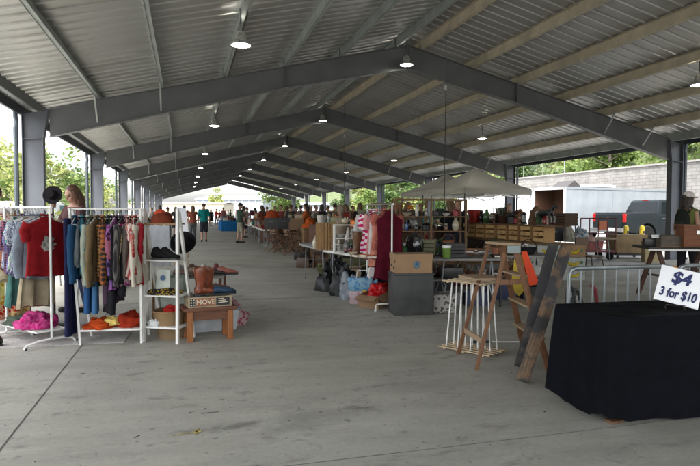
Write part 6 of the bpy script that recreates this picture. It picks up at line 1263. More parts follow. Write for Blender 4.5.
# --- cross tables right of the bin
BKC = mat((.010, .011, .013), .85); 
for i, (px, d_, rz, lb, cl) in enumerate(((418, 9.0, -.22, 'folding table behind the fruit carton', None), (464, 8.6, -.22, 'grey folding table behind the dowel stand', None), (512, 9.2, -.3, 'folding table behind the step ladder', None))):
    c = D(px, d_); fold_table(lb, c, rz, 1.15 if i < 2 else 1.2, .7, topm=mat((.20, .19, .175), .6) if i else GRY, skirt=(BKC, cl) if cl else None)
    fill(c, rz, 1.1, .7, .745, 8, 60+i, 'on the table ' + ('behind the fruit carton', 'behind the dowel stand', 'behind the step ladder')[i], ['tool box', 'book', 'bowl', 'cooking pot', 'basket', 'toy truck', 'jar', 'wooden crate', 'cardboard box', 'plant'] , ['dark brown', 'brown', 'black', 'maroon', 'green', 'olive', 'copper', 'grey', 'tan'], rows=2, sc_=.8)
for i, (px, d_, rz, lb) in enumerate(((418, 9.0, -.22, 'behind the fruit carton'), (464, 8.6, -.22, 'behind the dowel stand'), (512, 9.2, -.3, 'behind the step ladder'))):
    c = D(px, d_); b = MB(); b.box((0, 0, .41), (1.12, .6, .02)); t = T('lower_shelf', 'grey lower board slung under the table '+lb, 'shelf', (*c, 0), rz); b.build('board', mat((.16, .15, .14), .7), t); [ (lambda q: (q.box((x_, y_, .2), (.03, .03, .4)), q.build('leg', BLK, t)))(MB()) for x_ in (-.5, .5) for y_ in (-.24, .24)]
    fill(c, rz, 1.05, .6, .422, 8, 160+i, 'on the lower board '+lb, ['book', 'toy truck', 'bowl', 'jar', 'tool box', 'teapot', 'basket'], ['maroon', 'red', 'brown', 'black', 'white', 'olive', 'grey', 'dark brown'], rows=2, sc_=.85)
    fill(c, rz, 1.1, .5, 0, 8, 170+i, 'on the floor under the table '+lb, ['tool box', 'suitcase', 'cardboard box'], ['black', 'navy', 'dark brown', 'grey'], rows=1, sc_=1.0)
t = T('lime_canister', 'lime green canister with white rim at the grey table edge', 'canister', (*D(447, 8.22), .745), 0); t.scale = (.75, .75, .9); b = MB(); b.lathe([(.07, 0), (.078, .02), (.085, .17), (.0, .17)], seg=20); b.build('body', mat((.12, .22, .03), .4), t); b = MB(); b.lathe([(.088, .165), (.09, .2), (.075, .205), (.07, .19), (0, .19)], seg=20); b.build('rim', PLA, t)
t = T('coffee_urn', 'round black domed kettle on the table behind the fruit carton', 'kettle', (*D(415, 8.75), .745), 0); b = MB(); b.lathe([(.12, 0), (.14, .03), (.15, .18), (.12, .28), (.05, .33), (.02, .35), (0, .36)], seg=24); b.build('body', mat((.012, .013, .015), .15, coat=.5, var=0), t); b = MB(); b.tube([(-.12, 0, .22), (-.2, 0, .2), (-.2, 0, .08), (-.13, 0, .06)], .012, 8); b.build('handle', BLK, t)
t = T('pattern_box', 'speckled black and white cloth box on the floor behind the dowel stand', 'box', (*D(443, 8.0), 0), -.2); b = MB(); b.box((0, 0, .13), (.32, .3, .26)); b.build('body', mat((.05, .05, .05), .7, pat='speckle', c2=(.35, .33, .3), scale=12, var=.1), t, bevel=.02)
# --- tall open shelf of pots
WS = wood((.24, .135, .06), .5, (14, 1, 1)); ROSE = mat((.3, .1, .05), .6)
def open_shelf(lb, c, rz, L_, hh, lv, d_=.34, group=None):
    t = T('open_shelf', lb, 'shelf', (*c[:2], 0), rz, group)
    for x in (-L_/2, 0, L_/2):
        for y in (-d_/2, d_/2): b = MB(); b.bar((x, y, 0), (x, y, hh), .035, .035); b.build('post', WS, t)
    for z in lv: b = MB(); b.box((0, 0, z), (L_+.04, d_-.02, .02)); b.build('shelf_board', WS, t)
    b = MB(); b.bar((-L_/2, -d_/2-.02, hh-.02), (L_/2, -d_/2-.02, hh-.02), .03, .04); b.build('top_rail', WS, t); return t
cS = D(429, 11.6); open_shelf('tall open wooden shelf of pots and bowls behind the cross tables', cS, -.15, 1.45, 1.68, (.35, .70, 1.02, 1.32))
for j, z in enumerate((.71, 1.03, 1.33)): fill(cS, -.15, 1.4, .3, z+.0, 9, 70+j, 'on the %s board of the tall open shelf' % ('low', 'middle', 'upper')[j], ['cooking pot', 'bowl', 'jar', 'vase', 'teapot', 'bottle', 'bucket', 'basket'], ['brown', 'copper', 'cream', 'black', 'white', 'grey', 'maroon', 'dark brown', 'blue'], rows=1, sc_=.85)
fill(cS, -.15, 1.4, .3, 1.68, 6, 79, 'on the top rail of the tall open shelf', ['hat', 'basket'], ['brown', 'tan', 'dark brown', 'cream'], rows=1, sc_=.8) if 0 else None
cS2 = D(398, 13.2); open_shelf('second tall wooden shelf left of the one with pots', cS2, -.15, 1.2, 1.62, (.7, 1.0, 1.3))
for j, z in enumerate((1.01, 1.31)): fill(cS2, -.15, 1.2, .3, z, 8, 80+j, 'on the %s board of the second tall shelf' % ('middle', 'upper')[j], ['cooking pot', 'bowl', 'jar', 'vase', 'teapot', 'bottle'], ['brown', 'black', 'cream', 'copper', 'white', 'grey'], rows=1, sc_=.85)
# --- the crates row
rC = -PI/2+.045
for k, y in enumerate((12.95, 11.1)):
    fold_table(('far' if k == 0 else 'near')+' table under the row of slatted wooden crates', (1.93, y), rC, topm=wood((.2, .12, .06), .5), hh=.765)
PC = wood((.72, .45, .20), .5, (14, 1, 1)); PC2 = wood((.58, .34, .14), .5, (14, 1, 1))
ocr = ['leftmost', 'second', 'third', 'fourth', 'fifth', 'sixth', 'seventh', 'rightmost']
for k in range(8):
    y = 13.85-k*.455 - (.06 if k > 3 else 0); x = 1.72+.022*k
    t = T('wooden_crate', '%s slatted wooden crate in the long row on the tables' % ocr[k] + (' counting from the left' if 0 < k < 7 else ''), 'crate', (x, y, .768), PI/2+PI+.045, 'slatted crates in the long row')
    w_, l_, h_ = .345, .30, .355
    for i, z in enumerate((.055, .175, .295)): b = MB(); b.box((0, -l_/2, z), (w_, .012, .082)); b.build('front_slat', PC if (k+i) % 3 else PC2, t)
    for x_ in (-w_/2+.012, w_/2-.012): b = MB(); b.box((x_, .006, h_/2), (.02, l_-.016, h_)); b.build('end_panel', PC2, t)
    b = MB(); b.box((0, l_/2, h_/2), (w_-.05, .012, h_)); b.box((0, 0, .008), (w_-.05, l_-.03, .012)); b.build('back_panel', wood((.07, .04, .02), .5), t); b = MB(); b.box((0, -l_/2-.01, .17), (.07, .006, .015)); b.build('hand_slot', BLK, t)
# things standing on the crate row (a board across)
b = MB(); b.box((0, 0, .012), (4.0, .3, .022)); o = b.build('plank', WS, loc=(1.80, 12.0, 1.118), rz=rC, bevel=.002); tag(o, 'long brown plank laid across the row of slatted crates', 'plank')
TOPZ = 1.142
def horse(lb, loc, rz, m, s=1.0):
    t = T('horse_statue', lb, 'statue', loc, rz); b = MB()
    cap(b, (-.16, 0, .27), (.1, 0, .28), .075, .07); cap(b, (.1, 0, .3), (.2, 0, .43), .05, .035); cap(b, (.2, 0, .44), (.3, 0, .38), .035, .022)
    for x, y in ((-.17, -.04), (-.15, .04), (.1, -.04), (.12, .04)): cap(b, (x, y, .25), (x+.02*(1 if x > 0 else -1), y, .13), .03, .018); cap(b, (x+.02*(1 if x > 0 else -1), y, .13), (x, y, .02), .017, .014)
    cap(b, (-.22, 0, .30), (-.30, 0, .14), .02, .012); cap(b, (.2, -.02, .47), (.2, -.02, .5), .01, .006); cap(b, (.2, .02, .47), (.2, .02, .5), .01, .006)
    me = remesh(b, .012); o_ = bpy.data.objects.new('figure', me); me.materials.append(m); col.objects.link(o_); o_.parent = t; KIDS.setdefault(t.name, []).append(o_)
    b = MB(); b.box((0, 0, .008), (.5, .16, .016)); b.build('plinth', m, t); t.scale = (s,)*3; return t
for k, (y, kd, cn, s_) in enumerate(((13.75, 'lantern', 'red', 1.1), (13.5, 'bucket', 'red', 1.3), (13.2, 'figurine', 'black', 1.2), (12.95, 'vase', 'green', 1.0), (12.7, 'jar', 'white', .9), (12.45, 'toy truck', 'dark brown', 1.6), (12.15, 'basket', 'dark brown', 1.1), (11.9, 'cooking pot', 'black', 1.1), (11.6, 'figurine', 'brown', 1.3), (11.0, 'clock', 'brown', 1.3), (10.72, 'jar', 'red', 1.0), (10.0, 'wooden crate', 'dark brown', .8), (9.95, 'bottle', 'silver', .0))):
    if s_: put(kd, cn, (1.76+.02*k, y, TOPZ), k*.7, 'standing on the plank over the slatted crates', scale=s_*1.15)
fill((1.95, 12.0), rC, 3.6, .2, TOPZ, 14, 95, 'at the back of the plank over the crates', ['picture frame', 'bucket', 'handbag', 'vase', 'jar', 'lantern', 'cooking pot', 'hat', 'radio', 'teapot', 'basket', 'toy truck'], ['dark brown', 'black', 'maroon', 'brown', 'black', 'green'], rows=1, sc_=1.1)
horse('black rearing horse statue on the plank over the crates', (1.86, 10.5, TOPZ), -PI/2+.3, mat((.015, .015, .017), .3), .95)
horse('dark brown horse statue left of the black one on the plank', (1.82, 12.3, TOPZ), -PI/2+2.6, mat((.05, .03, .02), .4), .7)
# boxes under and before the crates
BAN = mat((.40, .42, .40), .7, var=.1); k = 0
cb_ = Vector((*D(522, 12.0), 0))
for i in range(3):
    for j in range(3):
        pos = cb_ + Vector((.50*i, -.14*i, .245*j)); nm = ('bottom', 'middle', 'top')[j]
        c_ = carton('fruit_carton', '%s fruit carton with yellow print in the %s stack under the crates' % (nm, ('left', 'middle', 'right')[i]), pos, -.27, (.48, .38, .235), BAN if (i+j) % 4 else CB, holes=False, lid=True, group='stacked fruit cartons')
        q = MB(); q.tube([(-.15, -.200, .15), (-.07, -.200, .085), (.04, -.200, .08), (.12, -.200, .15)], [.012, .034, .034, .012], 8); q.build('emblem', mat((.55, .42, .02), .5), c_)
        q = MB(); q.ell((.16, -.202, .13), (.035, .004, .03)); q.build('emblem', mat((.06, .18, .07), .5), c_)
fill((D(478, 10.6)), -.2, 1.5, .6, .5, 8, 91, 'on the low bench before the crates', ['plant', 'basket', 'bowl', 'wooden crate', 'cardboard box', 'book', 'handbag'], ['brown', 'tan', 'orange', 'green', 'dark brown', 'copper'], rows=2, sc_=.95)
c = D(478, 10.6); t = T('bench', 'low plank bench of baskets in front of the slatted crates', 'bench', (*c, 0), -.2); b = MB(); b.box((0, 0, .48), (1.6, .62, .035)); b.build('top', WS, t); [ (lambda q: (q.box((x_, y_, .231), (.05, .05, .46)), q.build('leg', WS, t)))(MB()) for x_ in (-.7, .7) for y_ in (-.24, .24)]
fill(D(458, 10.9), -.2, 1.6, .4, 0, 6, 92, 'on the floor under the low bench', ['cardboard box', 'tool box', 'suitcase', 'wooden crate'], ['brown', 'black', 'tan', 'navy', 'grey', 'maroon'], rows=1)
fill(D(497, 12.0), -.9, 1.3, .4, 0, 7, 93, 'on the floor before the crate tables', ['cardboard box', 'tool box', 'suitcase', 'wooden crate', 'basket', 'bucket'], ['brown', 'black', 'tan', 'green', 'grey', 'maroon', 'red'], rows=1)
# --- right: table of cloth and a black case, beside the trailer
c = (4.75, 13.15); fold_table('folding table with a black case and blue cloth near the pickup truck', c, -.12, hh=.73, topm=mat((.22, .17, .11), .6), bent=False)
t = T('amplifier_case', 'long black case on the left end of the folding table', 'case', (*D(551, 13.6), .735), -.2); b = MB(); b.box((0, 0, .17), (.62, .3, .34)); b.build('body', mat((.015, .017, .022), .5), t, bevel=.01); b = MB(); b.tube([(-.1, -.16, .2), (-.08, -.19, .22), (.08, -.19, .22), (.1, -.16, .2)], .01, 6); b.build('handle', CHR, t)
heap('cloth', 'blue and white cloth heap beside the black case', 'cloth', (*D(581, 13.4), .735), (.42, .4, .30), F_((.10, .22, .38), (.5, .5, .5), 'speckle', 5), 61)
heap('cloth', 'pale cream cloth hanging against the black case end', 'cloth', (*D(569, 13.25), .735), (.20, .3, .36), F_((.45, .43, .36)), 62)
heap('cloth', 'small pink cloth at the right end of the folding table', 'cloth', (*D(590, 13.3), .735), (.25, .25, .14), F_((.45, .3, .28)), 63)
t = T('lawn_chair', 'metal legged chair with a brown seat below the cloth table', 'chair', (*D(590, 12.7), 0), .3); b = MB(); b.box((0, 0, .44), (.44, .42, .03)); b.build('seat', mat((.12, .07, .035), .6), t); b = MB(); b.box((0, .2, .7), (.44, .03, .3)); b.build('backrest', mat((.12, .07, .035), .6), t)
for x_ in (-1, 1): 
    for y_ in (-1, 1): b = MB(); b.tube([(x_*.18, y_*.18, .44), (x_*.24, y_*.26, 0)], .012, 6); b.build('leg', dark, t)
b = MB(); b.tube([(-.2, .19, .44), (-.2, .21, .84)], .012, 6); b.tube([(.2, .19, .44), (.2, .21, .84)], .012, 6); b.build('back_frame', dark, t)
# garden cart with pipe rails
PIP = mat((.12, .03, .03), .4, .3)
t = T('pipe_cart', 'flat cart with tall dark red pipe rails beside the truck', 'cart', (*D(592, 17.2), 0), -.15)
b = MB(); b.box((0, 0, .26), (1.15, .75, .05)); b.build('deck', PIP, t)
for x in (-.56, -.28, .0, .28, .56): b = MB(); b.tube([(x, -.36, .28), (x, -.36, 1.25)], .016, 6); b.build('rail_post', PIP, t)
b = MB(); b.tube([(-.56, -.36, 1.25), (.56, -.36, 1.25)], .018, 6); b.tube([(-.56, -.36, .8), (.56, -.36, .8)], .014, 6); b.build('rail', PIP, t)
b = MB(); b.tube([(-.9, .3, .28), (-.92, .3, 1.2), (-.88, .3, 1.27), (-.40, .3, 1.27), (-.36, .3, 1.2), (-.36, .3, .28)], .018, 6); b.build('handle', mat((.08, .08, .1), .4), t)
for x in (-.42, .42):
    for s in (-.3, .3): b = MB(); b.lathe([(0, -.03), (.11, -.03), (.12, 0), (.11, .03), (0, .03)], seg=16); b.v = [(x+vx, s+vz, .12+vy) for vx, vy, vz in b.v]; b.build('wheel', TIRE, t)
t = T('orange_sign', 'small orange plate hung on the red pipe rails', 'plate', (*D(603, 16.6), 1.05), -.15); b = MB(); b.box((0, 0, .0), (.24, .02, .26)); b.build('plate', mat((.5, .14, .05), .5), t)
t = T('red_crate', 'red tote lying on the flat cart behind the pipe rails', 'tote', (*D(590, 17.1), .29), -.15); b = MB(); b.prism([(-.3, 0), (.3, 0), (.34, .3), (-.34, .3)], -.2, .2); b.build('tote', mat((.25, .05, .04), .5), t); b = MB(); b.box((0, 0, .305), (.7, .42, .02)); b.build('lid', mat((.3, .3, .3), .5), t)
for k, (px, lb) in enumerate(((620, 'far left part'), )): pass
# brown cloth bin on dolly
t = T('laundry_cart', 'large brown sided bin on a wheeled dolly', 'wheeled bin', (*D(627, 17.8), 0), -.27); b = MB(); b.prism([(-.47, .16), (.47, .16), (.5, .74), (-.5, .74)], -.35, .35); b.build('bin', mat((.26, .18, .095), .8, var=.2, scale=3, bump=.3, bscale=12), t, bevel=.02)
b = MB(); b.box((0, 0, .13), (.98, .72, .05)); b.build('dolly', dark, t)
for x in (-.4, .4):
    for y in (-.28, .28): b = MB(); b.ell((x, y, .055), (.05, .02, .054)); b.build('caster', dark, t)
for k, px in enumerate((626.5, 642.5)):
    t = T('bollard', '%s yellow bollard behind the wheeled brown bin' % ('left' if k == 0 else 'right'), 'bollard', (*D(px, 20.2), -.126), 0, 'yellow bollards'); b = MB(); b.lathe([(.085, 0), (.085, 1.02), (.06, 1.08), (0, 1.1)], seg=16); b.build('post', mat((.55, .42, .03), .5, var=.15), t)
    b = MB(); b.box((0, -.088, .86), (.07, .01, .09)); b.build('marking', BLK, t)
carton('tan_box', 'tall tan cardboard box right of the yellow bollards', (*D(652, 16.4), 0), -.5, (.42, .42, .60), mat((.40, .33, .18), .7, var=.06), holes=False, lid=False)['category'] = 'cardboard box'
# --- right dark trestle table
cT = Vector((*D(683, 9.6), 0)); 
t = T('trestle_table', 'dark board table on crossed wooden trestles at the right edge', 'table', cT, -YAW-.10)
DW = wood((.035, .03, .026), .5, (14, 1, 1)); 
b = MB(); b.box((0, 0, .83), (1.35, .7, .045)); b.build('tabletop', DW, t, bevel=.004)
b = MB(); b.box((0, -.36, .80), (1.38, .012, .03)); b.build('edge_strip', PLA, t)
for x in (-.42, .35):
    for s in (-1, 1): b = MB(); b.bar((x, s*.08, .8), (x-.18*s, s*.25, 0), .07, .045, up=(0, 1, 0)); b.build('leg', wood((.075, .03, .015), .5), t)
    b = MB(); b.bar((x-.05, .2, .35), (x+.05, -.2, .35), .05, .03); b.build('crossbar', wood((.075, .03, .015), .5), t)
def sub(px, d_): return D(px, d_)
t = T('wooden_chest', 'reddish brown wooden chest on the dark trestle table', 'chest', (*sub(694, 9.3), .855), -YAW-.1); b = MB(); b.box((0, 0, .17), (.42, .3, .34)); b.build('body', wood((.24, .085, .035), .5, (14, 1, 1)), t, bevel=.006); b = MB(); b.box((0, 0, .35), (.45, .33, .03)); b.build('lid', wood((.28, .11, .05), .5, (14, 1, 1)), t, bevel=.004); b = MB(); b.box((0, -.155, .24), (.05, .012, .06)); b.build('latch', CHR, t)
t = T('wooden_tray', 'grey brown wooden tray left of the reddish chest', 'tray', (*sub(671, 9.45), .855), -YAW); b = MB(); b.box((0, 0, .01), (.5, .36, .02)); b.build('base', WS, t); b = MB(); b.box((0, -.175, .1), (.5, .012, .17)); b.box((0, .175, .1), (.5, .012, .17)); b.box((-.245, 0, .1), (.012, .338, .17)); b.box((.245, 0, .1), (.012, .338, .17)); b.build('sides', wood((.12, .10, .075), .5, (14, 1, 1)), t)
put('tool box', 'black', (*sub(652, 9.5), .855), -.4, 'at the left corner of the dark trestle table', scale=.7)
put('book', 'white', (*sub(662, 9.4), .955), -.2, 'on the black tool box', scale=.01) if 0 else None
put('cardboard box', 'brown', (*D(690, 11.3), .0), .2, 'behind the dark trestle table', scale=1.2)
t = T('white_paper', 'small white paper glowing bright on the tray of the trestle table', 'paper', (*sub(656.5, 9.35), .985), -.3); b = MB(); b.box((0, 0, .035), (.14, .004, .06), rx=-.5); b.build('sheet', mat((.85, .85, .85), .5, var=0), t)

# --- the long aisle: stalls one behind another
rd = random.Random(77)
ordw = ['first', 'second', 'third', 'fourth', 'fifth', 'sixth', 'seventh', 'eighth', 'ninth', 'tenth', 'eleventh', 'twelfth', 'thirteenth']
K2 = ['cardboard box', 'jar', 'vase', 'teapot', 'basket', 'cooking pot', 'picture frame', 'suitcase', 'clock', 'lantern', 'handbag', 'hat', 'tool box', 'wooden crate', 'plant', 'bucket', 'folded blanket']
DK = ['brown', 'tan', 'black', 'grey', 'dark brown', 'maroon', 'white', 'orange', 'navy', 'cream', 'olive', 'copper', 'teal', 'red']
RT = fold_table('first table beyond the folding chairs on the aisle', (-2.35, 23.0), -PI/2, topm=PLA)
far = [(-2.0, 15.6), (-2.1, 17.9), (-1.9, 20.4)]
n_t = 0
for i, (x, y) in enumerate(far):
    copy_thing(RT, (x+.8, y), -PI/2, '%s aisle table before the folding chairs' % ordw[i], 'folding tables of the stalls'); fill((x+.8, y), -PI/2, 1.8, .75, .737, 7, 200+i, 'on the %s aisle table before the folding chairs' % ordw[i], K2, DK)
fill((-2.35, 23.0), -PI/2, 1.8, .75, .737, 7, 210, 'on the first table beyond the folding chairs', K2, DK)
for i, y in enumerate((25.9, 29.2, 31.2, 34.4, 37.0)):
    copy_thing(RT, (-2.2+.05*i, y), -PI/2, '%s table beyond the man in khaki shorts' % ordw[i] if i else 'table the man in khaki shorts is browsing', 'folding tables of the stalls')
    fill((-2.2+.05*i, y), -PI/2, 1.8, .75, .737, 6, 220+i, 'on the %s' % ('%s table beyond the khaki shorts man' % ordw[i] if i else 'table browsed by the khaki shorts man'), K2, DK)
# blue draped tables
BLU = F_((.02, .16, .42)); 
for i, y in enumerate((43.0, 45.2)):
    t = T('draped_table', '%s table with a bright blue cloth far down the aisle' % ('nearer' if i == 0 else 'farther'), 'table', (-2.45, y, 0), 0, 'blue draped tables'); b = MB(); b.box((0, 0, .36), (1.3, 1.95, .72)); b.build('cloth', BLU, t, bevel=.02); b = MB(); b.box((0, 0, .74), (1.34, 1.98, .03)); b.build('top', BLU, t, bevel=.01)
    fill((-2.45, y), -PI/2, 1.9, 1.0, .757, 6, 240+i, 'on the %s blue draped table' % ('nearer' if i == 0 else 'farther'), K2, DK)
# second and third rows behind (only tops show)
cnt = 0
for (x, y) in ((.6, 16.0), (.8, 19.0), (.6, 22.2), (.5, 25.6), (.7, 29.5), (.8, 34.0), (3.4, 17.5), (3.8, 27), (4.0, 33), (-2.0, 48.5), (-2.0, 52.5), (-1.8, 57), (4.2, 40), (1.0, 39), (1.2, 46)):
    copy_thing(RT, (x, y), -PI/2, '%s table of the rows behind the aisle stalls' % (ordw[cnt] if cnt < 13 else ('fourteenth', 'fifteenth')[cnt-13]), 'folding tables of the stalls')
    fill((x, y), -PI/2, 1.8, .7, .737, 6, 300+cnt, 'on the %s table behind the aisle stalls' % (ordw[cnt] if cnt < 13 else ('fourteenth', 'fifteenth')[cnt-13]), K2, DK, sc_=1.35, tall=True); cnt += 1
SH0 = open_shelf('dark wooden stall shelf, first behind the folding chairs', (-.6, 18.5), -PI/2, 1.6, 1.45, (.4, .8, 1.15), group='stall shelves behind the aisle tables')
for i, (x, y) in enumerate(((-.6, 18.5), (-.5, 22.0), (-.6, 26.0), (-.4, 30.5), (1.9, 20.5), (2.2, 25.0), (-.5, 35), (-.4, 41))):
    if i: copy_thing(SH0, (x, y), -PI/2, 'dark wooden stall shelf, %s behind the folding chairs' % ordw[i], 'stall shelves behind the aisle tables')
    for j, z in enumerate((.81, 1.16)): fill((x, y), -PI/2, 1.55, .3, z, 6, 400+i*3+j, 'on the %s board of the %s stall shelf' % (('middle', 'upper')[j], ordw[i]), K2, DK, rows=1, sc_=.9)
# left row of stalls beyond the racks
for i, y in enumerate((11.0, 14.2, 17.6, 21.0, 24.4, 28.5, 33, 38, 44)):
    copy_thing(RT, (-7.55, y), -PI/2, '%s table of the left row beyond the clothes racks' % ordw[i], 'folding tables of the stalls')
    fill((-7.55, y), -PI/2, 1.8, .7, .737, 5, 500+i, 'on the %s table of the left row' % ordw[i], K2, DK, sc_=1.1)
# easel sign beside the ladder shelf
t = T('easel_sign', 'tall white easel panel standing in the left stalls by the aisle', 'sign', (*D(181.5, 13.5), 0), -YAW+.1); b = MB(); b.prism([(-.15, .85), (.17, .85), (.10, 1.48), (-.12, 1.5)], -.01, .01); b.build('panel', mat((.66, .68, .72), .6, var=.03), t)
for x in (-.12, .12): b = MB(); b.bar((x*.5, .02, 1.45), (x*1.4, .0, 0), .025, .02); b.build('leg', WB, t)
# wooden folding chairs for sale
FCW = wood((.18, .09, .045), .5)
def folding_chair(lb, loc, rz):
    t = T('folding_chair', lb, 'folding chair', loc, rz, 'wooden folding chairs for sale')
    for x in (-.2, .2):
        b = MB(); b.bar((x, -.22, 0), (x, .18, .84), .022, .038, up=(1, 0, 0)); b.build('front_leg', FCW, t); b = MB(); b.bar((x*.88, .24, 0), (x*.88, -.18, .46), .022, .038, up=(1, 0, 0)); b.build('rear_leg', FCW, t)
    for k in range(5): pass
    b = MB()
    for k in range(5): b.box((0, -.16+.078*k, .455), (.36, .062, .016))
    b.build('seat', FCW, t); b = MB(); b.box((0, .155, .76), (.4, .016, .09)); b.box((0, .125, .66), (.4, .016, .05)); b.build('backrest', FCW, t); b = MB(); b.box((0, .2, .12), (.34, .02, .03)); b.build('stretcher', FCW, t); return t
fc = folding_chair('leftmost wooden folding chair nearest the aisle', (*D(270, 20.6), 0), 1.4)
for i, (px, d_, a, lb) in enumerate(((277, 19.6, 1.9, 'second wooden folding chair from the aisle'), (284, 19.8, .9, 'third wooden folding chair from the aisle'), (290, 18.6, 1.7, 'fourth wooden folding chair from the aisle'), (297, 19.2, .5, 'fifth wooden folding chair from the aisle'), (280, 21.4, 1.2, 'wooden folding chair behind the second one'), (303, 18.0, 1.3, 'rightmost wooden folding chair near the grey table'))): copy_thing(fc, (*D(px, d_), 0), a, lb)
copy_thing(RT, (*D(285, 22.0), 0), -.2, 'white topped table behind the folding chairs', 'folding tables of the stalls')
t = T('dark_cabinet', 'row of black leather cases on the white topped table', 'case', (*D(284, 22.1), .737), -.2); b = MB(); b.box((0, 0, .22), (1.5, .4, .44)); b.build('body', mat((.018, .018, .02), .5), t, bevel=.02); b = MB()
for x in (-.5, 0, .5): b.tube([(x-.08, -.21, .28), (x-.06, -.24, .3), (x+.06, -.24, .3), (x+.08, -.21, .28)], .01, 6)
b.build('handle', CHR, t)
heap('cloth', 'orange red cloth bundle on top of the black cases', 'cloth', (*D(272, 22.1), 1.18), (.5, .4, .28), F_((.42, .08, .03)), 71)
heap('cloth', 'orange cloth bundle behind the rightmost folding chair', 'cloth', (*D(309, 17.8), .9), (.4, .36, .3), F_((.48, .10, .02)), 72)
t = T('pedestal', 'brown wooden pedestal behind the rightmost folding chairs', 'pedestal', (*D(309, 17.8), 0), 0); b = MB(); b.box((0, 0, .44), (.4, .4, .88)); b.build('body', WS, t, bevel=.01); b = MB(); b.box((0, 0, .89), (.46, .46, .02)); b.build('top', WS, t)
t = T('wooden_chest', 'tall tan wooden chest standing among the folding chairs', 'chest', (*D(297, 20.6), 0), -.2); b = MB(); b.box((0, 0, .6), (.5, .4, 1.15)); b.build('body', wood((.28, .17, .09), .5), t, bevel=.01); [ (lambda q: (q.box((0, -.205, z_), (.44, .02, .3)), q.build('drawer', wood((.25, .15, .08), .5, (14, 1, 1)), t)))(MB()) for z_ in (.25, .6, .95)]

# --- antique furniture filling the rows behind the aisle
def furniture(kind, lb, loc, rz, m, group='old furniture among the stalls'):
    t = T(kind, lb, kind.replace('_', ' '), (*loc[:2], 0), rz, group)
    if kind in ('dresser', 'cabinet', 'wardrobe', 'sideboard'):
        w_, d_, h_ = {'dresser': (1.0, .45, 1.0), 'cabinet': (.8, .4, 1.45), 'wardrobe': (.9, .5, 1.62), 'sideboard': (1.4, .45, .9)}[kind]
        b = MB(); b.box((0, 0, h_/2+.04), (w_, d_, h_-.08)); b.build('carcass', m, t, bevel=.006); b = MB(); b.box((0, 0, h_+.015), (w_+.06, d_+.05, .03)); b.build('top', m, t, bevel=.006)
        n = 3 if kind in ('dresser', 'sideboard') else 2
        for k in range(n):
            if kind == 'dresser': c_, s_ = (0, -d_/2-.008, .2+.26*k), (w_-.1, .02, .23)
            else: c_, s_ = (-w_/2+w_*(k+.5)/n, -d_/2-.008, h_/2+.03), (w_/n-.05, .02, h_-.18)
            q = MB(); q.box(c_, s_); f_ = q.build('drawer' if kind == 'dresser' else 'door', m, t, bevel=.004); q = MB(); q.ell((c_[0]+(0 if kind == 'dresser' else (.5-k)*.2), c_[1]-.02, c_[2]), (.018, .018, .018)); q.build('knob', CHR, f_)
        for x in (-w_/2+.05, w_/2-.05):
            for y in (-d_/2+.05, d_/2-.05): q = MB(); q.box((x, y, .02), (.05, .05, .04)); q.build('foot', m, t)
    elif kind == 'armchair':
        b = MB(); b.box((0, 0, .3), (.62, .6, .26)); b.build('seat', m, t, bevel=.05); b = MB(); b.box((0, .27, .62), (.66, .16, .62)); b.build('backrest', m, t, bevel=.05)
        for s in (-1, 1): b = MB(); b.box((s*.37, .0, .38), (.14, .66, .42)); b.build('armrest', m, t, bevel=.05)
        for x in (-.3, .3):
            for y in (-.25, .25): b = MB(); b.lathe([(.02, 0), (.03, .17)], c=(x, y, 0), seg=8); b.build('leg', WS, t)
    elif kind == 'floor_lamp':
        b = MB(); b.lathe([(.14, 0), (.14, .02), (.02, .05), (.014, 1.3)], seg=12); b.build('stand', BLK, t); b = MB(); b.lathe([(.2, 1.22), (.11, 1.5), (.105, 1.5), (.195, 1.22)], seg=18, caps=False); b.build('lamp_shade', m, t)
    return t
rd = random.Random(321); DKW = [wood((.07, .035, .018), .5), wood((.10, .055, .028), .5), wood((.045, .025, .016), .5), wood((.13, .05, .025), .5)]
WN = ['very dark', 'mid brown', 'blackish', 'reddish brown']; SPT = []
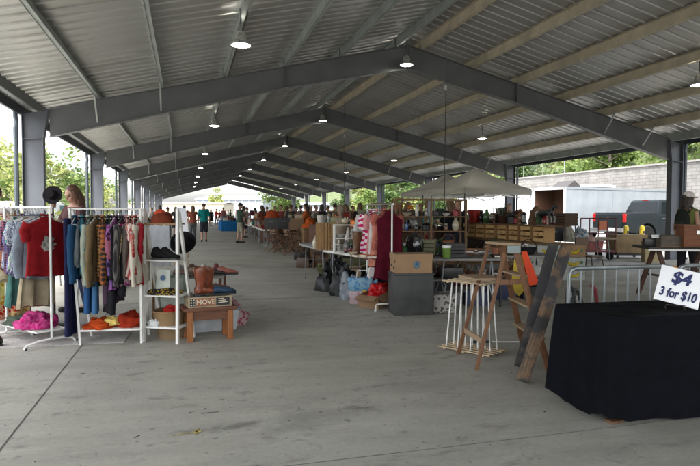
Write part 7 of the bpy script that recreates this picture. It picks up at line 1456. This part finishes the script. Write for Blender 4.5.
for i, (px, d_) in enumerate(((252, 36), (259, 33), (266, 29), (272, 26), (279, 27), (288, 25), (294, 23), (302, 22), (309, 21), (314, 24), (320, 18), (327, 17), (334, 18.5), (341, 16), (348, 15), (355, 17), (362, 14.5), (369, 16), (377, 15), (384, 13.6), (392, 16), (402, 15), (411, 15.5), (420, 14), (430, 16), (440, 15), (466, 17.5), (478, 18.5), (492, 17.5), (505, 16.5), (519, 19))):
    kd = rd.choice(['dresser', 'sideboard', 'dresser', 'sideboard', 'dresser', 'cabinet']) if i % 5 else rd.choice(['armchair', 'floor_lamp']); 
    if kd == 'cabinet' and (px > 455 or px < 360): kd = 'dresser'
    j = i % 4; m = DKW[j] if kd not in ('armchair', 'floor_lamp') else F_([(.10, .03, .03), (.05, .07, .06), (.20, .16, .1)][i % 3])
    colr = WN[j] if kd not in ('armchair', 'floor_lamp') else ['dark red', 'dark green', 'beige'][i % 3]
    SPT.append((kd, colr)); n_ = SPT.count((kd, colr))
    loc = D(px, d_); furniture(kd, '%s %s among the centre stalls%s' % (colr, kd.replace('_', ' '), '' if n_ == 1 else ', %s such from the left' % ordw[n_-1]), loc, -PI/2+rd.uniform(-.3, 1.2), m)
    h_ = {'dresser': 1.03, 'cabinet': 1.48, 'wardrobe': 1.65, 'sideboard': .93}.get(kd)
    if h_ and h_ < 1.6: fill(loc, -.3, .9, .3, h_, 4, 700+i, 'on the %s %s%s' % (colr, kd, '' if n_ == 1 else ', %s such from the left' % ordw[n_-1]), K2, DK, rows=1, sc_=1.0 if h_ > 1.2 else 1.35)

# extra boxes and cases packed on the floor among the centre stalls
for i, (px, d_, n) in enumerate(((316, 17, 5), (322, 14.5, 5), (344, 13.2, 6), (372, 12.4, 6), (398, 11.6, 6), (432, 12.6, 6), (452, 12.0, 6))):
    fill(D(px, d_), -.27+.2*math.sin(i*3), 1.6, .6, 0, n, 900+i, 'on the floor in the %s heap behind the aisle tables' % ordw[i], ['cardboard box', 'suitcase', 'wooden crate', 'tool box', 'basket', 'bucket', 'handbag', 'wooden stool'], ['brown', 'tan', 'dark brown', 'black', 'dark brown', 'black', 'olive', 'brown'], rows=2, sc_=1.2)
